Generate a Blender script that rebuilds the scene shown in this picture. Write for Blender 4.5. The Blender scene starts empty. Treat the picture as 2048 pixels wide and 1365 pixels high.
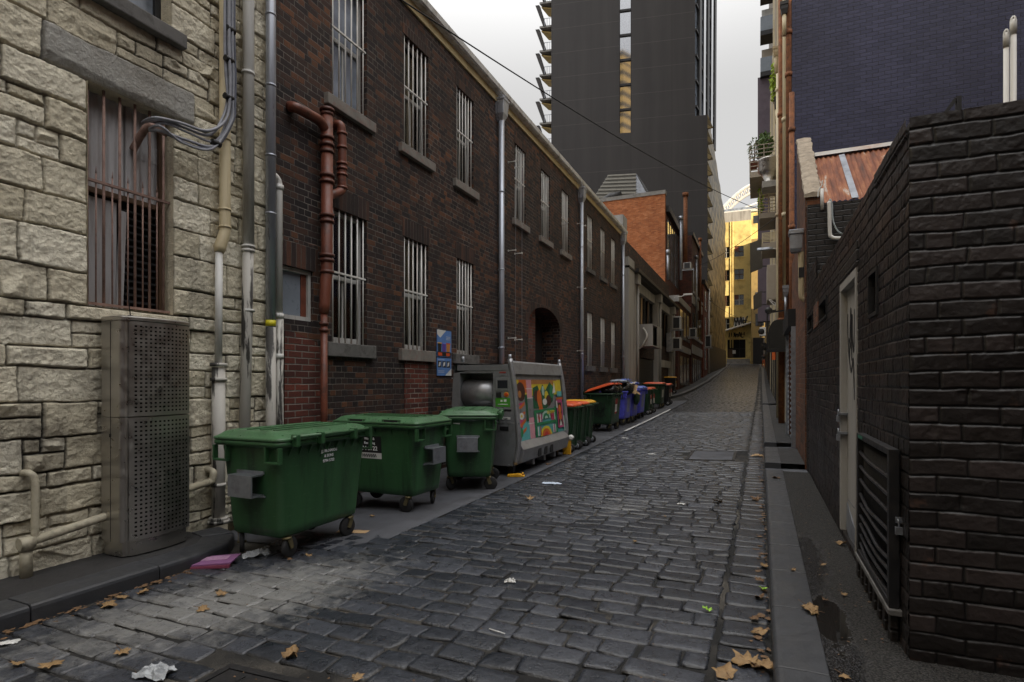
import bpy, bmesh, math, random
import numpy as np
from mathutils import Vector, Matrix
random.seed(11); NR = np.random.RandomState(5)
S = bpy.context.scene
R = math.radians
# ---------------------------------------------------------------- camera, sky, sun, exposure
TH = R(23.67); CT, ST = math.cos(TH), math.sin(TH)
FPX, HX, HY, EYE = 1120.0, 1024.0, 763.0, 1.5
cam = bpy.data.cameras.new('camera'); camo = bpy.data.objects.new('camera', cam)
S.collection.objects.link(camo); S.camera = camo
camo.location = (0, 0, EYE); camo.rotation_euler = (R(90), 0, TH)
cam.sensor_width = 36; cam.lens = 36 * FPX / 2048; cam.shift_y = 80.5 / 2048
cam.clip_start = 0.05; cam.clip_end = 3000
SUN_EL, SUN_DIR = R(15), Vector((0.80, -0.60))          # direction towards the sun, in plan
wd = bpy.data.worlds.new('World'); S.world = wd; wd.use_nodes = True
nt = wd.node_tree; nt.nodes.clear()
out = nt.nodes.new('ShaderNodeOutputWorld'); bg = nt.nodes.new('ShaderNodeBackground')
sky = nt.nodes.new('ShaderNodeTexSky'); sky.sky_type = 'NISHITA'; sky.sun_disc = False
sky.sun_elevation = SUN_EL; sky.sun_rotation = math.atan2(SUN_DIR.x, SUN_DIR.y)
sky.air_density = 1.0; sky.dust_density = 3.0; sky.ozone_density = 1.0
hs = nt.nodes.new('ShaderNodeHueSaturation'); hs.inputs['Saturation'].default_value = 0.16
hz = nt.nodes.new('ShaderNodeMixRGB'); hz.inputs[0].default_value = 0.88   # thin even cloud veil over the whole sky
hz.inputs[2].default_value = (7.05, 7.0, 6.95, 1)
nt.links.new(sky.outputs[0], hs.inputs['Color']); nt.links.new(hs.outputs[0], hz.inputs[1])
# thin overcast: brighter overhead than near the horizon
tcw = nt.nodes.new('ShaderNodeTexCoord'); sxw = nt.nodes.new('ShaderNodeSeparateXYZ'); nt.links.new(tcw.outputs['Generated'], sxw.inputs[0])
mrw = nt.nodes.new('ShaderNodeMapRange'); mrw.interpolation_type = 'SMOOTHSTEP'; nt.links.new(sxw.outputs[2], mrw.inputs['Value'])
mrw.inputs['From Min'].default_value = .42; mrw.inputs['From Max'].default_value = 1.0; mrw.inputs['To Min'].default_value = .60; mrw.inputs['To Max'].default_value = 3.0
mxw = nt.nodes.new('ShaderNodeVectorMath'); mxw.operation = 'SCALE'; nt.links.new(hz.outputs[0], mxw.inputs[0]); nt.links.new(mrw.outputs[0], mxw.inputs['Scale'])
nt.links.new(mxw.outputs[0], bg.inputs[0]); bg.inputs[1].default_value = 0.12
nt.links.new(bg.outputs[0], out.inputs[0])
sl = bpy.data.lights.new('sun', 'SUN'); sl.energy = 5.0; sl.angle = R(0.6); sl.color = (1.0, 0.83, 0.60)
so = bpy.data.objects.new('sun', sl); S.collection.objects.link(so)
sd = Vector((SUN_DIR.x * math.cos(SUN_EL), SUN_DIR.y * math.cos(SUN_EL), math.sin(SUN_EL)))
so.rotation_euler = sd.to_track_quat('Z', 'Y').to_euler(); so.location = (40, -30, 60)
S.view_settings.view_transform = 'Standard'; S.view_settings.look = 'None'
S.view_settings.gamma = 1; S.view_settings.exposure = 0.52
try: S.cycles.max_bounces = 6; S.cycles.transparent_max_bounces = 8; S.cycles.use_denoising = True
except Exception: pass

# ---------------------------------------------------------------- measuring helpers (sight lines onto real planes)
def onX(px, py, X):
    t = (px - HX) / FPX; d = X / (t * CT - ST)
    return d * (t * ST + CT), EYE + d * (HY - py) / FPX          # (Y, Z)
def onY(px, py, Y):
    t = (px - HX) / FPX; d = Y / (t * ST + CT)
    return d * (t * CT - ST), EYE + d * (HY - py) / FPX          # (X, Z)
def onZ(px, py, Z):
    t = (px - HX) / FPX; d = (EYE - Z) * FPX / (py - HY)
    return d * (t * CT - ST), d * (t * ST + CT)                  # (X, Y)

def prof(Y):
    return float(np.interp(Y, [-40, 5, 10, 20, 30, 43, 55, 70, 85, 110], [0, 0, .05, .2, .42, .85, 1.45, 2.6, 3.75, 5.2]))
def cross(Y):
    return float(np.interp(Y, [0, 8, 20, 40, 60], [.042, .040, .026, .012, 0]))
def kerbR(Y): return .055 + .0055 * Y
def gz(X, Y):                                                    # road surface height
    return prof(Y) + cross(Y) * min(0, X - kerbR(Y))

# ---------------------------------------------------------------- object helpers
COL = S.collection.objects
def tag(o, label=None, cat=None, group=None, kind=None):
    if label: o['label'] = label
    if cat: o['category'] = cat
    if group: o['group'] = group
    if kind: o['kind'] = kind
    return o
def thing(name, label, cat, loc=(0, 0, 0), rz=0, group=None):
    o = bpy.data.objects.new(name, None); COL.link(o); o.empty_display_size = .2
    o.location = loc; o.rotation_euler = (0, 0, rz)
    return tag(o, label, cat, group)
def copy_tree(o, parent=None, swap=None):
    c = o.copy(); COL.link(c); c.parent = parent
    if swap and o.type == 'MESH':
        nm = o.name.split('.')[0]
        if nm in swap:
            c.data = o.data.copy(); c.data.materials.clear(); c.data.materials.append(swap[nm])
    for ch in list(o.children): copy_tree(ch, c, swap)
    return c

class MB:
    def __init__(s): s.v = []; s.f = []; s.sm = []
    def add(s, vs, fs, smooth=False):
        b = len(s.v); s.v += [tuple(map(float, p)) for p in vs]
        s.f += [tuple(b + i for i in f) for f in fs]; s.sm += [smooth] * len(fs); return s
    def quad(s, a, b, c, d): return s.add([a, b, c, d], [(0, 1, 2, 3)])
    def box(s, x0, y0, z0, x1, y1, z1, rz=0, rx=0, ry=0):
        if x1 < x0: x0, x1 = x1, x0
        if y1 < y0: y0, y1 = y1, y0
        if z1 < z0: z0, z1 = z1, z0
        vs = [Vector((x, y, z)) for z in (z0, z1) for y in (y0, y1) for x in (x0, x1)]
        if rz or rx or ry:
            c = Vector(((x0 + x1) / 2, (y0 + y1) / 2, (z0 + z1) / 2))
            M = Matrix.Rotation(rz, 3, 'Z') @ Matrix.Rotation(ry, 3, 'Y') @ Matrix.Rotation(rx, 3, 'X')
            vs = [M @ (p - c) + c for p in vs]
        return s.add(vs, [(0, 2, 3, 1), (4, 5, 7, 6), (0, 1, 5, 4), (2, 6, 7, 3), (0, 4, 6, 2), (1, 3, 7, 5)])
    def bar(s, p0, p1, w, h=None, up=(0, 0, 1)):
        h = h or w; p0 = Vector(p0); p1 = Vector(p1); d = (p1 - p0).normalized()
        u = Vector(up); 
        if abs(d.dot(u)) > .95: u = Vector((1, 0, 0))
        a = d.cross(u).normalized() * (w / 2); b = a.cross(d).normalized() * (h / 2)
        vs = [p + i * a + j * b for p in (p0, p1) for i, j in ((-1, -1), (1, -1), (1, 1), (-1, 1))]
        return s.add(vs, [(0, 1, 2, 3), (7, 6, 5, 4), (0, 4, 5, 1), (1, 5, 6, 2), (2, 6, 7, 3), (3, 7, 4, 0)])
    def tube(s, pts, r, n=10, caps=True, smooth=True):
        pts = [Vector(p) for p in pts]; m = len(pts)
        rs = r if isinstance(r, (list, tuple)) else [r] * m
        ref = Vector((0, 0, 1)); vs = []; pa = None
        for i, p in enumerate(pts):
            d = (pts[min(i + 1, m - 1)] - pts[max(i - 1, 0)])
            d = d.normalized() if d.length > 1e-9 else Vector((0, 0, 1))
            if pa is None:
                a = d.cross(ref)
                if a.length < .05: a = d.cross(Vector((1, 0, 0)))
            else:
                a = pa - d * pa.dot(d)
            a.normalize(); pa = a; b = d.cross(a)
            vs += [p + rs[i] * (math.cos(2 * math.pi * k / n) * a + math.sin(2 * math.pi * k / n) * b) for k in range(n)]
        fs = [(i * n + k, i * n + (k + 1) % n, (i + 1) * n + (k + 1) % n, (i + 1) * n + k) for i in range(m - 1) for k in range(n)]
        s.add(vs, fs, smooth)
        if caps:
            b = len(s.v) - len(vs)
            s.f.append(tuple(b + k for k in reversed(range(n)))); s.f.append(tuple(b + (m - 1) * n + k for k in range(n))); s.sm += [False, False]
        return s
    def loft(s, rings, cap0=True, cap1=True, smooth=True):
        n = len(rings[0]); vs = [p for r in rings for p in r]; b = len(s.v)
        s.add(vs, [(i * n + k, i * n + (k + 1) % n, (i + 1) * n + (k + 1) % n, (i + 1) * n + k) for i in range(len(rings) - 1) for k in range(n)], smooth)
        if cap0: s.f.append(tuple(b + k for k in reversed(range(n)))); s.sm.append(False)
        if cap1: s.f.append(tuple(b + (len(rings) - 1) * n + k for k in range(n))); s.sm.append(False)
        return s
    def lathe(s, c, prof_, n=20, axis='Z'):
        c = Vector(c); rings = []
        for r, h in prof_:
            ring = []
            for k in range(n):
                a = 2 * math.pi * k / n; u, w = r * math.cos(a), r * math.sin(a)
                ring.append(c + Vector((u, w, h) if axis == 'Z' else (h, u, w) if axis == 'X' else (w, h, u)))
            rings.append(ring)
        return s.loft(rings)
    def poly(s, pts, off):                                        # extruded n-gon
        off = Vector(off); pts = [Vector(p) for p in pts]; n = len(pts)
        vs = pts + [p + off for p in pts]
        return s.add(vs, [tuple(reversed(range(n))), tuple(range(n, 2 * n))] + [(k, (k + 1) % n, n + (k + 1) % n, n + k) for k in range(n)])
    def build(s, name, mat, parent=None, local=False, bevel=0, seg=2, attr=None, recalc=True):
        me = bpy.data.meshes.new(name); me.from_pydata(s.v, [], s.f)
        me.polygons.foreach_set('use_smooth', s.sm)
        if recalc and len(s.f) < 60000:
            bm = bmesh.new(); bm.from_mesh(me); bmesh.ops.recalc_face_normals(bm, faces=bm.faces); bm.to_mesh(me); bm.free()
        boxuv(me); me.materials.append(mat)
        o = bpy.data.objects.new(name, me); COL.link(o)
        if parent:
            o.parent = parent
            if parent.type == 'EMPTY' and not local: o.location = -Vector(parent.location)
        if bevel:
            m = o.modifiers.new('bevel', 'BEVEL'); m.width = bevel; m.segments = seg; m.limit_method = 'ANGLE'; m.angle_limit = R(35)
        return o
def boxuv(me):
    n = len(me.loops)
    if not n: return
    co = np.empty(len(me.vertices) * 3, 'f4'); me.vertices.foreach_get('co', co); co = co.reshape(-1, 3)
    li = np.empty(n, 'i4'); me.loops.foreach_get('vertex_index', li)
    nf = len(me.polygons); no = np.empty(nf * 3, 'f4'); me.polygons.foreach_get('normal', no); no = np.abs(no.reshape(-1, 3))
    tot = np.empty(nf, 'i4'); me.polygons.foreach_get('loop_total', tot)
    ax = np.repeat(np.argmax(no * np.array([1, 1, .9]), axis=1), tot); p = co[li]
    uv = np.where((ax == 0)[:, None], p[:, [1, 2]], np.where((ax == 1)[:, None], p[:, [0, 2]], p[:, [0, 1]]))
    l = me.uv_layers.new(name='UVMap'); l.data.foreach_set('uv', uv.astype('f4').ravel())
def npmesh(name, V, F, mat, parent=None, smooth=True, attrs=None):
    me = bpy.data.meshes.new(name); V = np.asarray(V, 'f4'); F = np.asarray(F, 'i4')
    me.vertices.add(len(V)); me.vertices.foreach_set('co', V.ravel())
    me.loops.add(F.size); me.loops.foreach_set('vertex_index', F.ravel())
    me.polygons.add(len(F)); me.polygons.foreach_set('loop_start', np.arange(len(F), dtype='i4') * F.shape[1])
    me.update(calc_edges=True)
    me.polygons.foreach_set('use_smooth', np.full(len(F), smooth))
    for k, a in (attrs or {}).items():
        at = me.attributes.new(k, 'FLOAT', 'POINT'); at.data.foreach_set('value', np.asarray(a, 'f4'))
    boxuv(me); me.materials.append(mat)
    o = bpy.data.objects.new(name, me); COL.link(o)
    if parent:
        o.parent = parent
        if parent.type == 'EMPTY': o.location = -Vector(parent.location)
    return o
def noise2(u, v, scale, seed, octaves=4, gain=.5):               # fractal value noise in numpy, about -1..1
    out = np.zeros_like(u); amp = 1; tot = 0
    for o in range(octaves):
        rs = np.random.RandomState(seed + 17 * o); G = rs.rand(257, 257) * 2 - 1
        x = u * scale * 2 ** o + 31.7 * o; y = v * scale * 2 ** o + 13.1 * o
        xi = np.floor(x).astype(int); yi = np.floor(y).astype(int); fx = x - xi; fy = y - yi
        fx = fx * fx * (3 - 2 * fx); fy = fy * fy * (3 - 2 * fy)
        a = G[xi % 256, yi % 256]; b = G[(xi + 1) % 256, yi % 256]; c = G[xi % 256, (yi + 1) % 256]; d = G[(xi + 1) % 256, (yi + 1) % 256]
        out += amp * ((a * (1 - fx) + b * fx) * (1 - fy) + (c * (1 - fx) + d * fx) * fy); tot += amp; amp *= gain
    return out / tot
FONT = None
def text_mesh(body, size, origin, xdir, updir, name, mat, parent, local=False, depth=.0015, align='CENTER', shear=0, sx=1.0, spacing=1.0):
    cu = bpy.data.curves.new('text', 'FONT'); cu.body = body; cu.size = size; cu.extrude = depth; cu.align_x = align; cu.align_y = 'CENTER'
    cu.shear = shear; cu.resolution_u = 3; cu.offset = size * .012; cu.space_line = spacing
    to = bpy.data.objects.new('text', cu); COL.link(to)
    dg = bpy.context.evaluated_depsgraph_get(); me = bpy.data.meshes.new_from_object(to.evaluated_get(dg))
    bpy.data.objects.remove(to); bpy.data.curves.remove(cu)
    x = Vector(xdir).normalized(); u = Vector(updir).normalized(); z = x.cross(u).normalized(); u = z.cross(x)
    M = Matrix(((x.x * sx, u.x, z.x, origin[0]), (x.y * sx, u.y, z.y, origin[1]), (x.z * sx, u.z, z.z, origin[2]), (0, 0, 0, 1)))
    me.transform(M); me.materials.clear(); me.materials.append(mat); boxuv(me) if not me.uv_layers else None
    o = bpy.data.objects.new(name, me); COL.link(o)
    if parent:
        o.parent = parent
        if parent.type == 'EMPTY' and not local: o.location = -Vector(parent.location)
    return o

# ---------------------------------------------------------------- materials
def sn(nt, typ, **kw):
    n = nt.nodes.new(typ)
    for k, v in kw.items():
        if k in n.inputs: n.inputs[k].default_value = v
        else: setattr(n, k, v)
    return n
def newmat(name):
    m = bpy.data.materials.new(name); m.use_nodes = True; nt = m.node_tree
    return m, nt, nt.nodes['Principled BSDF']
def c4(c): return (c[0], c[1], c[2], 1)
def ramp(nt, fac, stops):
    r = nt.nodes.new('ShaderNodeValToRGB'); el = r.color_ramp.elements
    while len(el) > 1: el.remove(el[-1])
    el[0].position = stops[0][0]; el[0].color = c4(stops[0][1])
    for p, c in stops[1:]:
        e = el.new(p); e.color = c4(c)
    nt.links.new(fac, r.inputs[0]); return r.outputs[0]
def g(v): return (v, v, v)
def math_(nt, op, a, b=None, clamp=False):
    n = nt.nodes.new('ShaderNodeMath'); n.operation = op; n.use_clamp = clamp
    for i, x in enumerate((a, b)):
        if x is None: continue
        if isinstance(x, (int, float)): n.inputs[i].default_value = x
        else: nt.links.new(x, n.inputs[i])
    return n.outputs[0]
def mix(nt, fac, a, b, mode='MIX'):
    n = nt.nodes.new('ShaderNodeMixRGB'); n.blend_type = mode
    for i, x in ((0, fac), (1, a), (2, b)):
        if isinstance(x, (int, float)): n.inputs[i].default_value = x
        elif isinstance(x, tuple): n.inputs[i].default_value = c4(x)
        else: nt.links.new(x, n.inputs[i])
    return n.outputs[0]
def noise(nt, vec, scale, detail=5, rough=.55, dist=0):
    n = sn(nt, 'ShaderNodeTexNoise', Scale=scale, Detail=detail, Roughness=rough, Distortion=dist)
    if vec is not None: nt.links.new(vec, n.inputs['Vector'])
    return n.outputs['Fac']
def bump(nt, b, h, strength, dist=.02):
    n = sn(nt, 'ShaderNodeBump', Strength=strength, Distance=dist); nt.links.new(h, n.inputs['Height']); nt.links.new(n.outputs[0], b.inputs['Normal']); return n
def plain(name, col, rough=.6, metal=0, var=.25, dirt=None, dirt_amt=.5, scale=3, bmp=.15, bscale=60, streak=False, coat=0, dlo=.50, dhi=.66, scuff=None):
    """paint, plastic, concrete or metal with uneven tone, grime patches and a little relief"""
    m, nt, b = newmat(name)
    tc = nt.nodes.new('ShaderNodeTexCoord'); vec = tc.outputs['Object']
    if streak:
        mp = sn(nt, 'ShaderNodeMapping'); mp.inputs['Scale'].default_value = (1, 1, .12); nt.links.new(vec, mp.inputs[0]); sv = mp.outputs[0]
    else: sv = vec
    n1 = noise(nt, sv, scale, 6); n2 = noise(nt, sv, scale * 6, 4)
    f = math_(nt, 'ADD', math_(nt, 'MULTIPLY', n1, .7), math_(nt, 'MULTIPLY', n2, .3))
    lo = tuple(max(0, x * (1 - var)) for x in col); hi = tuple(min(1, x * (1 + var)) for x in col)
    c = ramp(nt, f, [(.32, lo), (.68, hi)])
    if dirt:
        d = noise(nt, sv, scale * 1.7 + .3, 8, .65)
        dm = math_(nt, 'MULTIPLY', ramp(nt, d, [(dlo, g(0)), (dhi, g(1))]), dirt_amt)
        c = mix(nt, dm, c, dirt)
    if scuff:
        ms = sn(nt, 'ShaderNodeMapping'); ms.inputs['Scale'].default_value = (9, 9, 60); ms.inputs['Rotation'].default_value = (.3, .5, .2); nt.links.new(vec, ms.inputs[0])
        c = mix(nt, math_(nt, 'MULTIPLY', ramp(nt, noise(nt, ms.outputs[0], 1.0, 4, .7), [(.60, g(0)), (.68, g(1))]), .55), c, scuff)
    nt.links.new(c, b.inputs['Base Color'])
    rr = ramp(nt, n2, [(.3, g(max(.02, rough - .12))), (.7, g(min(1, rough + .12)))]); nt.links.new(rr, b.inputs['Roughness'])
    b.inputs['Metallic'].default_value = metal
    if coat: b.inputs['Coat Weight'].default_value = coat
    if bmp: bump(nt, b, noise(nt, vec, bscale, 4), bmp, .004)
    return m
def flat(name, col, rough=.6, metal=0):
    m, nt, b = newmat(name); tc = nt.nodes.new('ShaderNodeTexCoord')
    f = noise(nt, tc.outputs['Object'], 9, 4)
    nt.links.new(ramp(nt, f, [(.3, tuple(x * .88 for x in col)), (.7, tuple(min(1, x * 1.1) for x in col))]), b.inputs['Base Color'])
    b.inputs['Roughness'].default_value = rough; b.inputs['Metallic'].default_value = metal; return m
def brick(name, tones, mortar, bw=.24, rh=.086, mw=.011, bond=True, bmp=.6, grime=None, grime_amt=.5, rough=.8, wob=.008, gscale=.5, mortar_var=None, spec=.4):
    """courses of separately toned bricks: tones = [(position, colour), ...] over a per-brick random number"""
    m, nt, b = newmat(name)
    uv = nt.nodes.new('ShaderNodeUVMap'); uv.uv_map = 'UVMap'
    nz = sn(nt, 'ShaderNodeTexNoise', Scale=5.0, Detail=3.0); nt.links.new(uv.outputs[0], nz.inputs['Vector'])
    v1 = sn(nt, 'ShaderNodeVectorMath', operation='SUBTRACT'); v1.inputs[1].default_value = (.5, .5, .5); nt.links.new(nz.outputs['Color'], v1.inputs[0])
    v2 = sn(nt, 'ShaderNodeVectorMath', operation='SCALE'); v2.inputs['Scale'].default_value = wob * 2; nt.links.new(v1.outputs[0], v2.inputs[0])
    v3 = sn(nt, 'ShaderNodeVectorMath', operation='ADD'); nt.links.new(uv.outputs[0], v3.inputs[0]); nt.links.new(v2.outputs[0], v3.inputs[1])
    sx = nt.nodes.new('ShaderNodeSeparateXYZ'); nt.links.new(v3.outputs[0], sx.inputs[0])
    row = math_(nt, 'DIVIDE', sx.outputs[1], rh); rf = math_(nt, 'FLOOR', row); fr = math_(nt, 'SUBTRACT', row, rf)
    par = math_(nt, 'MODULO', math_(nt, 'ABSOLUTE', rf), 2)
    if bond: w = math_(nt, 'SUBTRACT', bw, math_(nt, 'MULTIPLY', par, bw * .5))
    else: w = bw
    cu = math_(nt, 'ADD', math_(nt, 'DIVIDE', sx.outputs[0], w), math_(nt, 'MULTIPLY', par, .25 * 2 if not bond else .5))
    cf = math_(nt, 'FLOOR', cu); fu = math_(nt, 'SUBTRACT', cu, cf)
    eu = math_(nt, 'MULTIPLY', math_(nt, 'SUBTRACT', .5, math_(nt, 'ABSOLUTE', math_(nt, 'SUBTRACT', fu, .5))), w)
    ev = math_(nt, 'MULTIPLY', math_(nt, 'SUBTRACT', .5, math_(nt, 'ABSOLUTE', math_(nt, 'SUBTRACT', fr, .5))), rh)
    e = math_(nt, 'MINIMUM', eu, ev)
    mr = sn(nt, 'ShaderNodeMapRange'); mr.interpolation_type = 'SMOOTHSTEP'
    mr.inputs['From Min'].default_value = mw * .25; mr.inputs['From Max'].default_value = mw * .85; nt.links.new(e, mr.inputs['Value']); mask = mr.outputs[0]
    cx = nt.nodes.new('ShaderNodeCombineXYZ'); nt.links.new(cf, cx.inputs[0]); nt.links.new(rf, cx.inputs[1])
    wn = sn(nt, 'ShaderNodeTexWhiteNoise', noise_dimensions='2D'); nt.links.new(cx.outputs[0], wn.inputs['Vector'])
    big = noise(nt, uv.outputs[0], .9, 4); fine = noise(nt, uv.outputs[0], 45, 5, .6)
    rv = math_(nt, 'ADD', math_(nt, 'MULTIPLY', wn.outputs['Value'], .8), math_(nt, 'SUBTRACT', math_(nt, 'MULTIPLY', big, .8), .3), True)
    bc = ramp(nt, rv, tones); bc = mix(nt, .55, bc, ramp(nt, fine, [(.3, g(.35)), (.7, g(1.5))]), 'MULTIPLY')
    mo = mix(nt, ramp(nt, noise(nt, uv.outputs[0], 2.2, 6, .7), [(.40, g(0)), (.62, g(1))]), mortar, mortar_var or tuple(x * .35 for x in mortar))
    c = mix(nt, mask, mo, bc)
    if grime:
        gn = noise(nt, uv.outputs[0], gscale, 8, .65)
        c = mix(nt, math_(nt, 'MULTIPLY', ramp(nt, gn, [(.44, g(0)), (.62, g(1))]), grime_amt), c, grime)
    nt.links.new(c, b.inputs['Base Color']); b.inputs['Specular IOR Level'].default_value = spec
    nt.links.new(ramp(nt, fine, [(.3, g(max(.05, rough - .15))), (.7, g(min(1, rough + .12)))]), b.inputs['Roughness'])
    h = math_(nt, 'ADD', mask, math_(nt, 'ADD', math_(nt, 'MULTIPLY', fine, .5), math_(nt, 'MULTIPLY', wn.outputs['Value'], .25)))
    bump(nt, b, h, bmp, .012)
    return m
def attrnode(nt, name):
    n = nt.nodes.new('ShaderNodeAttribute'); n.attribute_name = name; return n.outputs['Fac']
def glass(name, col=(.03, .035, .04), rough=.08, spec=.6):
    m, nt, b = newmat(name); tc = nt.nodes.new('ShaderNodeTexCoord')
    f = noise(nt, tc.outputs['Object'], 2.5, 5)
    nt.links.new(ramp(nt, f, [(.3, tuple(x * .5 for x in col)), (.7, tuple(x * 1.5 for x in col))]), b.inputs['Base Color'])
    b.inputs['Roughness'].default_value = rough; b.inputs['Specular IOR Level'].default_value = spec
    bump(nt, b, noise(nt, tc.outputs['Object'], 1.3, 2), .05, .05); return m
# ---------------------------------------------------------------- material library
M = {}
M['galv'] = plain('galvanised_steel', (.34, .36, .40), .42, .75, .25, (.10, .09, .08), .35, 4, .1)
M['silver'] = plain('silver_paint', (.42, .45, .52), .35, .5, .15, (.12, .11, .10), .3, 2, .1, streak=True)
M['steel'] = plain('brushed_steel', (.47, .45, .42), .36, .95, .04, None, 0, 2, .03, 120)
M['white'] = plain('white_paint', (.60, .60, .58), .5, 0, .12, (.20, .17, .13), .6, 3, .2, streak=True)
M['barwhite'] = plain('bar_paint', (.74, .73, .70), .5, 0, .12, (.25, .16, .09), .5, 6, .1, streak=True)
M['offwhite'] = plain('pale_render', (.36, .35, .335), .75, 0, .15, (.13, .12, .11), .55, 1.5, .35, 30, True)
M['cream'] = plain('cream_paint', (.52, .44, .28), .55, 0, .15, (.20, .12, .06), .6, 2.5, .2, streak=True)
M['fascia'] = plain('cream_fascia', (.62, .50, .27), .6, 0, .1, (.2, .15, .09), .35, 1, .1, streak=True)
M['pvc'] = plain('white_pvc', (.66, .65, .62), .4, 0, .06, (.30, .26, .20), .35, 2, .05, streak=True)
M['peel'] = plain('peeling_paint', (.50, .48, .44), .65, 0, .15, (.020, .018, .017), .95, 3.6, .6, 30, True, dlo=.53, dhi=.575)
M['terra'] = plain('terracotta_paint', (.17, .052, .030), .45, 0, .2, (.045, .022, .018), .7, 3, .25)
M['rust'] = plain('rusty_iron', (.22, .085, .035), .85, .1, .4, (.06, .03, .02), .7, 6, .5)
M['rustbar'] = plain('rusty_bar', (.26, .165, .135), .75, .1, .25, (.07, .035, .025), .5, 8, .3)
M['dark'] = plain('dark_metal', (.020, .020, .022), .5, .3, .3, (.05, .04, .035), .4, 5, .2)
M['black'] = flat('black_rubber', (.014, .014, .015), .75)
M['interior'] = flat('dark_interior', (.012, .011, .011), .95)
M['sill'] = plain('bluestone_sill', (.13, .125, .12), .85, 0, .25, (.04, .036, .03), .6, 4, .5, 60)
M['sillpale'] = plain('pale_sill', (.20, .185, .165), .85, 0, .25, (.25, .07, .04), .35, 6, .4, 60)
M['timber'] = plain('painted_timber', (.48, .48, .46), .6, 0, .12, (.18, .14, .1), .5, 3, .2, streak=True)
M['timberdk'] = plain('brown_timber', (.10, .055, .03), .6, 0, .3, None, 0, 5, .2, streak=True)
M['glass'] = glass('window_glass')
M['glassblue'] = glass('sky_glass', (.22, .25, .30), .07, .7)
M['glassfrost'] = plain('frosted_pane', (.20, .23, .27), .35, 0, .12, None, 0, 3, .05)
M['mirror'] = flat('mirror_glass', (.52, .53, .56), .04, .95)
M['conc'] = plain('concrete', (.26, .25, .235), .85, 0, .2, (.09, .085, .08), .5, 1.5, .4, 80)
M['kerb'] = plain('bluestone_kerb', (.036, .038, .043), .5, 0, .22, (.05, .05, .05), .6, 2.2, .45, 70)
M['asph'] = plain('asphalt', (.024, .023, .023), .85, 0, .3, (.018, .017, .016), .5, 2, 1.0, 80)
M['strip'] = plain('concrete_strip', (.070, .073, .084), .75, 0, .3, (.03, .03, .032), .7, 1.2, .4, 90)
M['line'] = plain('road_line_paint', (.55, .55, .54), .7, 0, .2, (.10, .10, .10), .8, 7, .2)
M['greenbin'] = plain('green_plastic', (.032, .100, .038), .40, 0, .22, (.010, .020, .012), .7, 2.6, .12, 90, True, scuff=(.075, .14, .08))
M['greenlid'] = plain('green_lid_plastic', (.062, .150, .068), .36, 0, .15, (.035, .06, .035), .6, 4, .1, 90, scuff=(.14, .22, .14))
M['darkgreen'] = plain('dark_green_plastic', (.014, .050, .020), .45, 0, .2, (.012, .015, .010), .5, 4, .1)
M['bluebin'] = plain('violet_blue_plastic', (.10, .105, .62), .42, 0, .12, (.06, .06, .16), .5, 4, .1)
M['bluelid'] = plain('blue_lid_plastic', (.13, .20, .62), .4, 0, .12, (.06, .08, .2), .4, 4, .1)
M['orangelid'] = plain('orange_lid_plastic', (.62, .085, .020), .4, 0, .15, (.20, .04, .02), .4, 5, .1)
M['yellowlid'] = plain('yellow_lid_plastic', (.70, .36, .02), .4, 0, .12, (.25, .13, .02), .4, 5, .1)
M['blackbin'] = plain('black_plastic', (.012, .012, .012), .45, 0, .2, (.03, .028, .025), .4, 4, .1)
M['bag'] = plain('black_rubbish_bag', (.010, .010, .011), .22, 0, .2, None, 0, 5, .6, 25)
M['card'] = plain('cardboard', (.42, .28, .15), .85, 0, .15, (.25, .15, .08), .4, 5, .2)
M['sticker'] = flat('white_sticker', (.62, .62, .60), .5)
M['ink'] = flat('black_ink', (.012, .012, .014), .5)
M['letter'] = flat('white_lettering', (.85, .86, .88), .5)
M['leaf'] = plain('dry_leaf', (.27, .17, .075), .7, 0, .35, (.12, .06, .025), .6, 18, .4, 60)
M['leafdk'] = plain('dry_dark_leaf', (.15, .085, .04), .75, 0, .35, (.07, .035, .02), .6, 18, .4, 60)
M['leafgreen'] = plain('green_leaf', (.28, .52, .05), .5, 0, .2, None, 0, 20, .2)
M['foliage'] = plain('foliage_green', (.075, .13, .03), .6, 0, .5, None, 0, 6, .2)
M['foliagebr'] = plain('bright_foliage', (.30, .42, .03), .55, 0, .3, None, 0, 6, .2)
M['cable'] = plain('grey_cable', (.28, .29, .33), .5, 0, .15, (.12, .11, .11), .4, 6, .1)
M['kiosk'] = plain('grey_kiosk_steel', (.25, .255, .265), .42, .4, .12, (.09, .08, .075), .35, 2, .12)
M['kioskpale'] = plain('pale_kiosk_steel', (.34, .345, .36), .40, .6, .12, (.12, .10, .09), .3, 3, .1)
M['corr'] = plain('weathered_sheet', (.46, .45, .46), .6, .2, .22, (.16, .10, .07), .5, 3, .2, streak=True)

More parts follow.
